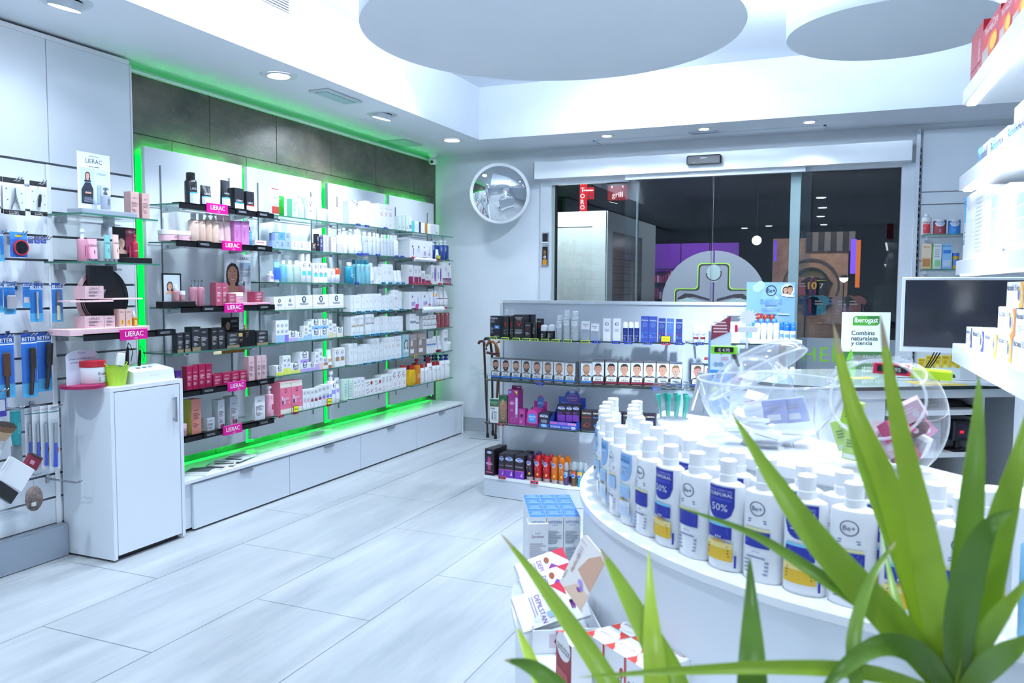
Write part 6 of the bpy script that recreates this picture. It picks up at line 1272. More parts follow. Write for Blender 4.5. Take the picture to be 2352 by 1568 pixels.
pack('A2', 236, 326, 36, 408, '#2a70d0', bt, t_round, 'large blue pack with round black brush', -.02)
pack('A2', -40, 40, 390, 570, '#3a30a0', [('b', .2, .6, '#e4e0f0', -.4, .4), ('b', .7, .78, '#e8e0a0')], None, 'violet pack cut by the picture edge')
o = MB().tube([(0, 0, .30), (0, 0, .22), (0, -.002, .14)], [.022, .024, .018], mat('#1f8a8f', .35), 12).cbox(-.026, .026, -.006, .006, 0, .14, mat('#8a9498', .3, .5), .003).build('pedicure_rasp'); Print().text('PODO', 0, 0, .012, '#7ac0c4', .1, vert=True).mesh(lambda x, z, e: (x, -.025 - e, z + .22)).build('lettering', o)
a = at(100 / 2.751, 750 + 650 / 2.751, 0, PKX); zt = at(100 / 2.751, 750 + 505 / 2.751, 0, PKX).z
o.location = (PKX, a.y, zt - .32); o.rotation_euler = (0, 0, rad(90)); tag(o, 'teal handled foot rasp hanging among the lower packs', 'foot rasp'); hook(a.y, zt - .01, .2)
for i, (a_, b_) in enumerate(((160, 206), (206, 262), (258, 314), (310, 378))): pack('A2', a_, b_, 512 - i * 7, 880 + i * 8, '#e8ecf2', [('b', .885, .9, '#3a8a84'), ('t', 'FOOT', .94, .2, '#7f8a94'), ('e', .3, .3, .1, .04, '#d88a3a')], t_rasp, 'white card with blue handled foot rasp', -.05 + i * .02, i == 3)
a = at(215 / 2.751, 750 + 1085 / 2.751, 0, PKX); h2 = hook(a.y + .02, a.z + .11, .17)
o = MB(); R_ = random.Random(5)
rings = []
for i in range(9):
    th = math.pi * i / 8; rr = max(.0006, math.sin(th)); rings.append([(.045 * rr * math.cos(2 * math.pi * j / 14), .022 * rr * math.sin(2 * math.pi * j / 14), -.062 * math.cos(th)) for j in range(14)])
o = o.loft(rings, surf_mat('pumice', '#8f7f7a', '#5f5250', (60, 60, 60), .9, .4)).build('pumice_stone', None, (PKX, a.y, a.z), rad(90)); MB().cbox(-.03, -.005, -.024, -.018, -.03, -.012, mat('#d8d8d8')).build('paper_label', o); MB().tube([(0, 0, .06), (.0, .0, .105)], .001, mat('#8a8a8a')).build('cord', o); tag(o, 'brown oval pumice stone hanging on a cord', 'pumice stone')
b = at(300 / 2.751, 750 + 960 / 2.751, 0, SX); hook(b.y + .0, b.z, .24, 'empty chrome double hook')
# acrylic rack with cosmetics at the left edge
a = at(20, 1185, 0, -3.50); t = tag(empty('acrylic_rack', (SX, a.y, a.z)), 'clear acrylic tray clipped low on the slat wall, at the left edge', 'rack')
MB().cbox(.002, .32, -.22, .06, 0, .008, CLEAR, .003).build('tray', t); MB().box(.312, .318, -.22, .06, .008, .05, CLEAR).build('front_lip', t)
def skew(o, x, y, X, rx, label, cat): P = at(x, y, 0, X); o.location = P; o.rotation_euler = (rx, 0, rad(90)); o.rotation_euler = (Matrix.Rotation(rad(90), 4, 'Z') @ Matrix.Rotation(rx, 4, 'Y')).to_euler(); tag(o, label, cat); return o
m = MB(); m.cbox(-.075, .06, -.012, .012, -.055, .055, mat('#eef1f6', .35), .002); skew(m.build('cosmetics_box'), 38, 1090, -3.46, rad(38), 'tilted white cosmetics box at the left picture edge', 'box')
skew(MB().cbox(-.06, .05, -.012, .012, -.035, .022, mat('#101014', .2), .002).build('compact_case'), 14, 1128, -3.435, rad(42), 'glossy black compact under the tilted white box', 'compact')
o = MB().cbox(-.034, .034, -.012, .012, -.028, .026, mat('#7a1834', .3), .002).build('blush_box'); MB().cbox(-.034, .034, -.013, .012, .0265, .036, mat('#3a3438', .3), .002).build('lid', o); Print().rect(-.02, -.012, .004, .006, '#c88aa0').on_flat('printed_label', o, -.012); skew(o, 74, 1061, -3.52, rad(35), 'small maroon box with dark lid behind the white box', 'box')
a = at(6, 1010, 0, -3.44); o = MB().lathe([(.009, -.16, WHITE), (.011, -.02, WHITE), (.012, -.02, CHROME), (.013, .02, CHROME), (.016, .02, mat('#c8a888', .9)), (.034, .06, mat('#8a6a50', .9)), (.046, .085, mat('#1f1512', .9)), (.03, .1, mat('#1a1210', .9)), (.0005, .104, mat('#1a1210', .9))], 20).build('makeup_brush', None, a + Vector((0, -.01, -.02))); o.rotation_euler = (rad(-12), rad(8), 0); tag(o, 'large makeup brush with dark tip at the left picture edge', 'brush')

# ============================================================ glass shelves on the slat wall
SN = ['upper slat wall shelf', 'middle slat wall shelf', 'black-fronted slat wall shelf']
r = Row(WSH[0], 'A1', SN[0], 'goods on the slat wall shelves', .02)
u, w, h, dz, bk = r.geo(560, 795, 165, None, .11); t = empty('counter_display'); ub, wb, hb, _, bb = r.geo(600, 995, 575, None, .0)
MB().cbox(-w / 2, w / 2, 0, .004, 0, h, mat('#dde6f2', .3), .001).build('back_card', t); MB().cbox(ub - u - wb / 2, ub - u + wb / 2, bb - bk + .005, .003, .0, hb, mat('#9aa4b2', .35), .002).build('tray', t)
P = Print(); P.text('LIERAC', 0, h * .87, .022, '#23283a', w * .5); P.text('LABORATOIRES', 0, h * .945, .006, '#23283a', w * .4); P.lines(-w * .25, h * .77, w * .25, h * .79, 1, '#3a4258', 'c'); P.rect(-w * .44, h * .18, 0, h * .75, '#b8c8dc'); P.rect(.0, h * .18, w * .44, h * .75, '#c8daee')
P.poly([(-w * .40, h * .18), (-w * .06, h * .18), (-w * .04, h * .42), (-w * .12, h * .52), (-w * .28, h * .52), (-w * .4, h * .4)], '#1c2436'); face(P, -w * .21, h * .63, w * .088, '#d0a08c', '#3a2a28', None, '#1c2436', True); P.rect(-w * .3, h * .34, -w * .12, h * .37, '#c99a86')
P.text('LUMILOGIE', w * .2, h * .68, .008, '#4a6a9a', w * .36); P.rect(w * .08, h * .2, w * .14, h * .5, '#9ab0c8'); P.rect(w * .17, h * .2, w * .23, h * .5, '#a8bcd0'); P.lines(-w * .36, h * .2, -w * .08, h * .29, 5, '#8a94a8', 'c'); P.text('81%', w * .36, h * .46, .012, '#5a7aa8', w * .14)
P.on_flat('printed_poster', t); r.put(t, u, bk, .0003, 'white display with woman in black sweater', 'display')
r.bot('pump', 755, 812, 410, liquid('#cfd8e2', .6), CHROME, [('b', .1, .5, '#8a96a8', -.2, .2), ('b', .2, .45, '#2a3040', -.05, .05)], 'clear and silver serum bottle on the display', back=.03, yb=565, cf=.35)
for a, b_, y, sd in ((942, 1002, 440, 1), (1024, 1078, 452, 1)): r.box(a, b_, y, '#d0aaa6', brandbox('#7a5f62', '#8a6f72', zt=.76), 'taupe pink box', side='#b08f8c', back=.03)
r = Row(WSH[1], 'A1', SN[1], 'goods on the slat wall shelves', .02)
r.bot('pump', 585, 645, 705, liquid('#d89ab0', .75), '#e8ecf2', [('b', .1, .5, '#c86a88', -.1, .4), ('b', .15, .45, '#5a2a44', -.05, .03)], 'rose bottle with clear pump', cf=.3)
for a, b_, y, c, cp, lk in ((655, 732, 777, '#f0b0c8', '#c9ced4', 'pink tube with silver cap'), (768, 812, 750, '#7fc4c4', '#c9ced4', 'mint tube with silver cap'), (830, 876, 748, '#efc9c2', '#c9ced4', 'beige tube with silver cap')): r.bot('tube', a, b_, y, c, CHROME, [('t', 'LIERAC', .7, .2, '#5a4a58'), ('b', .35, .5, '#2a2030', -.06, .02)], lk, 'tube')
display_card(r, 815, 985, 697, 905, 1098, 915, 955, '#1a1418', [('b', .3, .96, '#8a1c44', .02, .5), ('f', -.16, .56, .2, '#e0b8a4', '#2a1c1c', None, '#dcb4a0', True), ('t', 'LIERAC', .88, .09, '#e8d4dc', .004, .22), ('b', .15, .5, '#b83a5c', .16, .34)], 'black and crimson display with long haired woman', 'display', .1, '#111114')
r.bot('pump', 968, 1008, 748, '#b01c40', '#c83a5a', [('t', 'LIERAC', .3, .2, '#f0d0d8')], 'crimson serum bottle in the display', yb=915, back=.03)
r = Row(WSH[2], 'A1', SN[2], 'goods on the slat wall shelves', .03)
u, w, h, dz, bk = r.geo(505, 1082, 1418, None, .0); t = empty('ring_display'); H0 = h
MB().cbox(-w / 2, w / 2, 0, .16, 0, h, mat('#ecc4cc', .4), .003).build('base_tray', t)
cxp, czp, rw = r.geo(548, 925, 975, None, .13)[0] - u, 0, r.geo(548, 925, 975, None, .13)[1] / 2
m = MB(); n = 32; R1, R2 = rw, rw * .84
for a0, a1, ro, ri, c_ in ((95, 235, R1, R1 * .86, '#ecc4cc'), (-60, 75, R1, R1 * .86, '#14141a'), (90, 420, R1 * .86, 0, '#121218')):
    V = []; k = 24
    for i in range(k + 1):
        aa = rad(a0 + (a1 - a0) * i / k)
        for rr in (ro, max(ri, .001)): V += [(cxp + rr * math.cos(aa), .13 + (.002 if ri == 0 else 0), H0 + R1 * .92 + rr * math.sin(aa)), (cxp + rr * math.cos(aa), .136, H0 + R1 * .92 + rr * math.sin(aa))]
    Fs = []
    for i in range(k):
        q = 4 * i; Fs += [(q, q + 4, q + 6, q + 2), (q + 1, q + 3, q + 7, q + 5), (q, q + 1, q + 5, q + 4), (q + 2, q + 6, q + 7, q + 3)]
    V = [(x, y, max(z, H0)) for x, y, z in V]
    MB().add(V, Fs, mat(c_, .4)).build('ring_panel', t)
P = Print()
for rr, c_ in ((.80, '#d8b4bc'), (.74, '#d8b4bc')): P.ring(cxp, H0 + R1 * .92, R1 * rr, .003, c_, 24, 110, 330)
P.mesh(lambda x, z, e: (x, .1315 - e, max(z, H0 + .001))).build('printed_rings', t)
for xa, xb, yy in ((492, 802, 1222), (795, 1012, 1205)):
    uu, ww, hh, _, _ = r.geo(xa, xb, yy, None, .05); MB().cbox(uu - u - ww / 2, uu - u + ww / 2, .03, .13, hh - .008, hh, mat('#ecc4cc', .4), .002).build('small_shelf', t)
uu, ww, hh, _, _ = r.geo(650, 822, 972, None, .1); MB().cbox(uu - u - ww / 2, uu - u + ww / 2, .1, .128, hh - ww * .85, hh, mat('#16161c', .3), .002).build('corner_block', t)
r.put(t, u, bk, .0003, 'pink and black ring-shaped cosmetics display', 'display')
for a, b_, y, yb, lk in ((612, 748, 1118, 1213, 'pink boxed cream on the ring display shelf'), (612, 750, 1335, 1424, 'left pink boxed cream on the display base'), (752, 828, 1333, 1420, 'right pink boxed cream on the display base')): r.box(a, b_, y, '#dcb8be', brandbox('#6f5a62'), lk, yb=yb, back=.035, d=.08)
for a, b_ in ((860, 902), (907, 950)): r.box(a, b_, 1285, '#d8b4ac', [('t', 'LIERAC', .86, .16, '#6f5a5a'), ('e', 0, .3, .3, .14, '#e8b83a'), ('b', .2, .42, '#b8862a', -.12, .12)], 'slim pink box with golden drop picture', yb=1420, back=.03, d=.04)
r.bot('drop', 960, 1008, 1300, liquid('#c88420', .85), '#cfd4da', [('b', .1, .45, '#e8c060', -.3, .1)], 'amber dropper bottle', 'bottle', yb=1412, back=.03)

# ============================================================ things on the tall cabinet
r = Row(Frame((-3.40, 0), rad(90), .888), 'A2', 'tall white cabinet', 'things on the tall cabinet', .05)
u, w, h, dz, bk = r.geo(500, 735, 338, None, .035); t = empty('cream_display'); rr = w / 2
MB().lathe([(rr, 0, mat('#a01c54', .3)), (rr, .016, mat('#a01c54', .3)), (rr * .95, .018, mat('#a01c54', .3))], 36).build('round_base', t)
u2, w2, h2, _, b2 = r.geo(520, 712, 140, None, .035 + rr); n = 12; P_ = [(-w2 / 2, .018), (w2 / 2, .018), (w2 / 2, h2 * .86)] + [(w2 / 2 * math.cos(math.pi * i / n), h2 * .86 + h2 * .14 * math.sin(math.pi * i / n)) for i in range(1, n)] + [(-w2 / 2, h2 * .86)]
V = [(a, 0, b) for a, b in P_] + [(a, .003, b) for a, b in P_]; q = len(P_); hc = MB().add(V, [tuple(range(q)), tuple(range(2 * q - 1, q - 1, -1))] + [(i, q + i, q + (i + 1) % q, (i + 1) % q) for i in range(q)], mat('#d4d8ea', .4)).build('back_card', t)
P = Print(); P.text('Eucerin', 0, h2 * .93, .01, '#4a5a8a', w2 * .3); P.text('¡Prueba el NUEVO Eucerin', 0, h2 * .77, .012, '#4a4a7a', w2 * .85, .004, .2); P.text('pH5 BÁLSAMO NUTRITIVO!', 0, h2 * .68, .012, '#4a4a7a', w2 * .85, .004, .2); P.on_flat('printed_header', t)
r.put(t, u, bk + rr, .0003, 'cream tester display with round magenta base', 'display')
u3, w3, h3, _, b3 = r.geo(572, 706, 215, None, .06); o = roundish('jar', w3, h3 - .019, '#f2f4f8', '#b81c30', [('t', 'Eucerin', .45, .13, '#2a3f8a', .006, .15), ('arc', .4, .12, '#c8283c', .15), ('l', .1, .3, 3, '#4a7a9a', -.1, .4)], None, 1, .27); r.put(o, u3, .06 + w3 / 2, .0185, 'white cream tub with red lid', 'tub')
u, w, h, dz, bk = r.geo(720, 852, 252, None, .01); r1, r0 = w / 2, w * .37; t = MB(); LM = mat('#b8e03a', .4)
t.lathe([(r0, 0, LM), (r1, h * .98, LM), (r1 * 1.05, h, LM), (r1 * .97, h, LM), (r0 * .95, .004, LM), (.0005, .004, LM)], 28); t = t.build('bucket')
for sg in (-1, 1): MB().tube([(sg * r1 * .8, -.012, h * .96), (sg * r1 * 1.02, -.012, h * 1.14), (sg * r1 * 1.12, .0, h * 1.16), (sg * r1 * 1.02, .012, h * 1.14), (sg * r1 * .8, .012, h * .96)], .0025, LM, 6).build('handle', t)
r.put(t, u, bk + r1, .0003, 'little lime green bucket', 'bucket')
o = MB().cbox(-.016, .016, -.006, .006, .02, .10, mat('#e8ecf2', .3), .003).cbox(-.022, .022, -.012, .012, .10, .165, mat('#eef1f5', .25), .006).build('hand_probe'); r.put(o, u + .01, bk + r1 + .004, .0, 'white hand probe standing in the lime bucket', 'probe'); o.rotation_euler = (rad(0), rad(12), rad(90))
u, w, h, dz, bk = r.geo(845, 1105, 265, None, .02); t = empty('beauty_analyser'); D_ = .16
V = [(-w / 2, 0, 0), (w / 2, 0, 0), (w / 2, D_, 0), (-w / 2, D_, 0), (-w / 2 + .004, .006, h * .86), (w / 2 - .004, .006, h * .86), (w / 2 - .01, D_ - .01, h * 1.25), (-w / 2 + .01, D_ - .01, h * 1.25)]
MB().add(V, [(0, 3, 2, 1), (4, 5, 6, 7), (0, 1, 5, 4), (1, 2, 6, 5), (2, 3, 7, 6), (3, 0, 4, 7)], mat('#eef2f7', .3)).build('case', t)
Print().text('Beauty Analyzer B3', 0, h * .5, .007, '#8a94a4', w * .5).on_flat('lettering', t, -.001)
for x in (-.045, -.005, .035): MB().lathe([(.012, 0, mat('#c8d0da', .3)), (.012, .003, mat('#8a949f', .3)), (.007, .0035, BLACK), (.0005, .0035, BLACK)], 16, c=(x, .07, h * 1.06)).build('probe_socket', t)
t_ = t; r.put(t, u, bk, .0003, 'white beauty analyser console with sockets', 'device')
for i, (x, hh) in enumerate(((-.08, .105), (.0, .085))):
    m = MB(); m.tube([(0, 0, 0), (0, 0, .012), (.004, 0, hh * .6), (.008, 0, hh)], [.007, .010, .009, .006], BLACK, 10); o = m.build('skin_probe')
    MB().tube([(.008, 0, hh), (.02, .01, hh + .022), (.05, .03, hh + .01), (.075, .04, hh - .03), (.08, .06, hh * .2)], .002, BLACK, 6).build('cable', o)
    r.put(o, u + x, bk + .11, h * 1.14, ('taller' if i == 0 else 'shorter') + ' black skin probe standing in the console', 'probe')
# ============================================================ bottles on the island
def theta_for(px_, R, z, lo=183, hi=300):
    best = None
    for i in range(600):
        a = lo + (hi - lo) * i / 600; q = proj((IC.x + R * math.cos(rad(a)), IC.y + R * math.sin(rad(a)), z))
        if best is None or abs(q[0] - px_) < best[0]: best = (abs(q[0] - px_), a)
    return best[1]
def lotion(kind, pale):
    w, h, sy = .073, .196, .6; r = w / 2; hb = .158; B = mat('#f2f5fb', .22, 0, .3); m = MB()
    m.lathe([(r * .93, 0, B), (r, .004, B), (r * .99, hb * .9, B), (r * .93, hb * .965, B), (r * .7, hb * .99, B), (r * .42, hb, B)], 28, 1, sy); o = m.build('lotion_bottle')
    K = mat('#f6f8fc', .25, 0, .3); MB().lathe([(.0155, hb - .001, K), (.0158, hb + .012, K), (.0145, hb + .0125, K), (.0152, h - .002, K), (.013, h, K)], 20).build('cap', o)
    nv, gd, cy = ('#8fbdf0', '#cfe0f6', '#b4e4f4') if pale else ('#2230a8', '#e8bc2a', '#7fd4f4'); P = Print(); W_ = w * .9
    if kind == 'A':
        P.ring(0, hb * .8, .0125, .0014, nv if pale else '#2a3468', 24); P.text('Be+', 0, hb * .8, .0075, '#5a6888', .016, .01); P.lines(-.018, hb * .64, .018, hb * .69, 2, '#5a68a8', 'c'); P.rect(-.02, hb * .565, .02, hb * .59, '#ece8b0', 6)
        P.rect(-.021, hb * .38, .021, hb * .555, nv if not pale else '#a8ccf4', 8); P.lines(-.017, hb * .42, .017, hb * .54, 5, '#8fa0e0' if not pale else '#d4e4fa', 'c')
        P.text('pH 5.5', 0, hb * .33, .004, '#3a4898', .02); P.lines(-.02, hb * .08, .02, hb * .29, 5, '#8a94b8', 'c')
    else:
        n = 10; P.poly([(-.026, hb * .95), (.026, hb * .95), (.026, hb * .74)] + [(.026 * math.cos(math.pi * i / n), hb * .74 - .026 * math.sin(math.pi * i / n)) for i in range(1, n)] + [(-.026, hb * .74)], nv)
        P.text('PACK ESPECIAL', 0, hb * .905, .0045, '#a8b0f0' if not pale else '#4a88d0', .046); P.text('CORPORAL', 0, hb * .86, .006, '#eef0fc' if not pale else '#2a78c8', .048, .01); P.rect(-.02, hb * .79, .02, hb * .825, '#3f4cc0' if not pale else '#a8d0f4', 6); P.text('50%', 0, hb * .715, .0125, '#dfe6fc', .034)
        P.rect(-.022, hb * .505, .022, hb * .535, cy, 8); P.rect(-.022, hb * .365, .022, hb * .505, nv if not pale else '#a8ccf4', 8); P.lines(-.017, hb * .41, .017, hb * .49, 4, '#7f90e0' if not pale else '#d4e4fa', 'c')
        for x in (-.004, 0, .004): P.ell(x, hb * .385, .001, .002, '#f2f4fc', 8)
        P.rect(-.024, hb * .12, .024, hb * .26, gd, 8); P.rect(-.024, hb * .26, .024, hb * .325, '#f0dc90' if not pale else '#e4eef8', 8); P.ell(0, hb * .335, .012, .002, '#e0a83a', 12); P.lines(-.02, hb * .16, .02, hb * .3, 4, '#7a6420' if not pale else '#a8b8d0', 'c')
        P.rect(.0275, hb * .06, .0315, hb * .2, '#2230a8' if not pale else '#a8ccf4', 1)
    P.e = [([(x * 1.2, z) for x, z in V], Fs, m_, L_) for V, Fs, m_, L_ in P.e]
    P.on_round('printed_label', o, r, sy); return o
protos = {}
th0 = theta_for(1851, .862, .98); STEP = 5.05
def place_bottle(a, R, kind, pale, look):
    k = (kind, pale)
    if k not in protos: o = protos[k] = lotion(kind, pale)
    else: o = dup(protos[k])
    o.location = (IC.x + R * math.cos(rad(a)), IC.y + R * math.sin(rad(a)), TZ + .0004); o.rotation_euler = (0, 0, rad(a + 90))
    PEND.append((o, look, 'on the round tier', 'bottle', 'lotion bottles on the round tier', a)); return o
for k in range(-13, 5):
    a = th0 + k * STEP
    if a < 172 or a > 267: continue
    kind = 'B' if k % 2 == 0 else 'A'; pale = a < theta_for(1462, .862, .98)
    place_bottle(a, .862, kind, pale, {('A', 0): 'front white lotion bottle, navy square', ('B', 0): 'front lotion bottle, navy shield', ('A', 1): 'front white lotion bottle, sky blue square', ('B', 1): 'front lotion bottle, sky blue shield'}[(kind, int(pale))])
for k in range(-13, 5):
    a = th0 + (k + .45) * STEP * 1.0
    if a < 172 or a > 266: continue
    place_bottle(a, .790, 'B' if k % 2 else 'A', a < theta_for(1462, .862, .98), 'rear row lotion bottle')
# pump bottle at the far right end of the tier
P = at(2275, 1330, 2, TZ); o = roundish('pump', .055, .19, liquid('#8fd0f0', .8), '#f2f6fa', [('b', .1, .6, '#6fb8e8', -.3, .3), ('l', .2, .5, 5, '#3f78c8', -.3, .3)], None, .7, .24)
a = 266; o.location = (.255, 1.335, TZ + .0004); o.rotation_euler = (0, 0, rad(-10)); tag(o, 'light blue pump bottle behind the plant, right end of the tier', 'bottle')

# ============================================================ goods on the low ledge
e1 = at(1255.4, 1187.4, 2, LZ + .19); e2 = at(1334, 1186.5, 2, LZ + .19); dv = Vector((e2.x - e1.x, e2.y - e1.y, 0)); vz = math.atan2(dv.y, dv.x); bw2 = dv.length / 2; fr = Frame((e1.x - bw2 * math.cos(vz), e1.y - bw2 * math.sin(vz)), vz, LZ)
vp = None
for rr_ in range(4):
    for c_ in range(3):
        if vp is None:
            w, h, d_ = bw2 * .97, .19, .052; m = MB(); m.box(-w / 2, w / 2, 0, d_, 0, h - .02, mat('#f0f3f8', .35)); m.box(-w / 2, w / 2, 0, d_, h - .02, h, mat('#f0f3f8', .35)); o = m.build('tall_carton')
            tp = MB().box(-w / 2 + .0004, w / 2 - .0004, .001, d_ - .001, h, h + .0006, mat('#2f78d8', .35)).build('blue_top', o); P = Print(); P.text('VITIVEN', 0, d_ * .45, .007, '#e6f0fc', w * .8, .02, vert=False); P.lines(-w * .3, d_ * .6, w * .3, d_ * .85, 2, '#a8ccf4', 'c'); P.mesh(lambda x, z, e: (x, z, h + .0006 + e)).build('printed_top', o)
            P = Print(); P.text('VITIVEN', 0, h * .93, .0068, '#2f68b8', w * .78, .01); P.lines(-w * .3, h * .885, w * .3, h * .9, 1, '#8fa8c8', 'c')
            for q in range(3): P.lines(-w * .4, h * (.2 + .22 * q), w * .4, h * (.38 + .22 * q), 9, '#9aa6b8', 'l', q)
            P.text('150 ml', -w * .2, h * .1, .004, '#4a5568', w * .3); P.on_flat('printed_front', o); vp = o
        else: o = dup(vp)
        o.location = fr.w((c_ + .5) * bw2, rr_ * .054, .0004); o.rotation_euler = (0, 0, vz)
        lk = 'tall white carton with blue top, %s row, %s of three' % (['front', 'second', 'third', 'back'][rr_], ['left', 'middle', 'right'][c_]); tag(o, lk, 'carton', 'blue-topped cartons on the low ledge')
e = at(1235, 1362, 2, LZ); w = abs((at(1258, 1362, 2, LZ) - at(1212, 1362, 2, LZ)).length); h = .163
o = MB().box(-w / 2, w / 2, 0, .05, 0, h, mat('#f2f3f7', .35)).box(-w / 2, w / 2, .0, .05, h, h + .012, mat('#f4f5f8', .35)).build('tall_carton'); P = Print(); P.rect(-w / 2, 0, w / 2, h * .12, '#7a1a4c'); P.text('LADY', 0, h * .93, .004, '#8a6a9a', w * .3); P.text('Extraîneur', 0, h * .88, .007, '#7a5a9a', w * .6); P.lines(-w * .42, h * .5, w * .42, h * .78, 9, '#b0a8b8'); P.ell(0, h * .055, .004, .004, '#e8d8e4', 8); P.ell(.01, h * .055, .003, .003, '#e8d8e4', 8); P.on_flat('printed_front', o)
o.location = (e.x, e.y, LZ + .0004); o.rotation_euler = (0, 0, vz); tag(o, 'tall white carton with plum foot before the blue-topped cartons', 'carton')
# depilatory display
A_ = at(1223, 1503, 2, LZ); B_ = at(1290, 1500, 2, LZ); C_ = at(1184, 1395, 2, LZ)
ux = (B_ - A_).normalized(); rz_ = math.atan2(ux.y, ux.x); t = tag(empty('leaflet_display', (A_.x, A_.y, LZ + .0004), rz_), 'white open tray display with leaning hair removal card', 'display')
L_ = .20; Wd = .145; m = MB(); m.box(0, Wd, 0, L_, 0, .004, mat('#eef0f5', .35)); m.box(0, Wd, 0, .003, .004, .05, mat('#eef0f5', .35)); m.box(0, .003, .003, L_, .004, .06, mat('#eef0f5', .35)); m.box(Wd - .003, Wd, .003, L_, .004, .05, mat('#eef0f5', .35)); m.build('tray', t)
P = Print(); P.rect(.035, .012, .10, .042, '#d8c8d0'); P.ell(.07, .026, .025, .011, '#7a2030', 12); P.ell(.08, .036, .01, .005, '#8fb4d0', 10); P.mesh(lambda x, z, e: (x, -e, z)).build('printed_front', t)
MB().box(.006, Wd - .006, .012, .014, .05, .095, CLEAR).build('clear_front', t)
hc = MB(); n = 10; Wc, Hc = .135, .25; Pp = [(0, 0), (Wc, 0), (Wc, Hc * .93), (Wc * .93, Hc), (Wc * .1, Hc), (0, Hc * .95)]; V = [(x, 0, z) for x, z in Pp] + [(x, .003, z) for x, z in Pp]; q = len(Pp)
hc.add(V, [tuple(range(q)), tuple(range(2 * q - 1, q - 1, -1))] + [(i, q + i, q + (i + 1) % q, (i + 1) % q) for i in range(q)], mat('#f0ece8', .35)); pr = Print()
pr.poly([(Wc * .35, Hc * .45), (Wc, Hc * .35), (Wc, Hc * .92), (Wc * .8, Hc * .96), (Wc * .5, Hc * .75)], '#d8ac94'); pr.poly([(Wc * .2, 0), (Wc, 0), (Wc, Hc * .3), (Wc * .5, Hc * .25)], '#e8c8b0'); pr.ell(Wc * .62, Hc * .33, .014, .011, '#b89ae0', 10); pr.ell(Wc * .72, Hc * .27, .010, .012, '#a888d8', 10); pr.ell(Wc * .66, Hc * .22, .011, .007, '#8a4a9a', 10)
pr.text('depilación', Wc * .2, Hc * .5, .02, '#b07a4a', .15, .01, .2, vert=True); pr.text('La Depilación', Wc * .12, Hc * .88, .008, '#b86a9a', .08, 0, .2); pr.text('NUEVO', Wc * .06, Hc * .2, .009, '#5a4a4a', .04, .01, vert=True)
for i in range(4): pr.lines(Wc * .1, Hc * (.62 + .05 * i), Wc * .34, Hc * (.65 + .05 * i), 1, '#b89ac8')
K = [CAM + ray(x, y) * d for x, y, d in ((1285, 1335, 1.66), (1333, 1402, 1.58), (1341, 1222, 1.64))]
ex = (K[1] - K[0]); ey = K[2] - K[0]; ez = ex.cross(ey).normalized(); kx, ky = ex.length / Wc, ey.length / Hc; ex.normalize(); ey = ez.cross(ex)
MW = Matrix.Translation(K[0]) @ Matrix((ex, ey, ez)).transposed().to_4x4() @ Matrix(((kx, 0, 0, 0), (0, 0, ky, 0), (0, -1, 0, 0), (0, 0, 0, 1)))
ML = Matrix.Rotation(-rz_, 4, 'Z') @ Matrix.Translation((-A_.x, -A_.y, -LZ - .0004)) @ MW
hc.xf(ML).build('header_card', t); pm_ = pr.mesh(lambda x, z, e: (x, -e, z)); pm_.xf(ML).build('printed_card', t)
dpl = None
for i, (x, y, z, rr2) in enumerate(((.03, .03, .055, -52), (.05, .06, .085, -52), (.045, .10, .105, -50), (.07, .045, .05, -54))):
    w, h, d_ = .075, .115, .022
    if dpl is None:
        o = MB().box(-w / 2, w / 2, -d_, 0, -h / 2, h / 2, mat('#f2f2f5', .35)).build('wax_strip_box'); P = Print(); P.poly([(-w / 2, h / 2), (-w * .1, h / 2), (-w / 2, h * .25)], '#e0204c'); P.text('DEPILSTAN', w * .05, -h * .05, .011, '#8a4ab0', w * .8, .01); P.lines(-w * .35, -h * .22, w * .3, -h * .12, 2, '#b0a0c0'); P.poly([(-.012, .02), (0, .034), (.014, .03), (.01, .014), (-.004, .01)], '#8a2a9a'); P.poly([(.012, .014), (.026, .02), (.026, .006), (.014, .002)], '#9ab8e0'); P.ell(-.022, .012, .007, .006, '#a8502a', 10); P.text('La única', .01, h * .36, .007, '#c08ab0', w * .5, 0, .2); P.on_flat('printed_front', o, -d_); dpl = o
    else: o = dup(dpl)
    o.matrix_world = Matrix.Translation((A_.x, A_.y, LZ)) @ Matrix.Rotation(rz_, 4, 'Z') @ Matrix.Translation((x - .004, y + .02, z + .02)) @ Matrix.Rotation(rad(-38), 4, 'X') @ Matrix.Rotation(rad(-rr2 + 22), 4, 'Y'); 
    tag(o, ['front white wax strip box tilted in the open tray', 'second white wax strip box tilted in the open tray', 'rear white wax strip box under the leaning card', 'lowest white wax strip box in the open tray'][i], 'box')
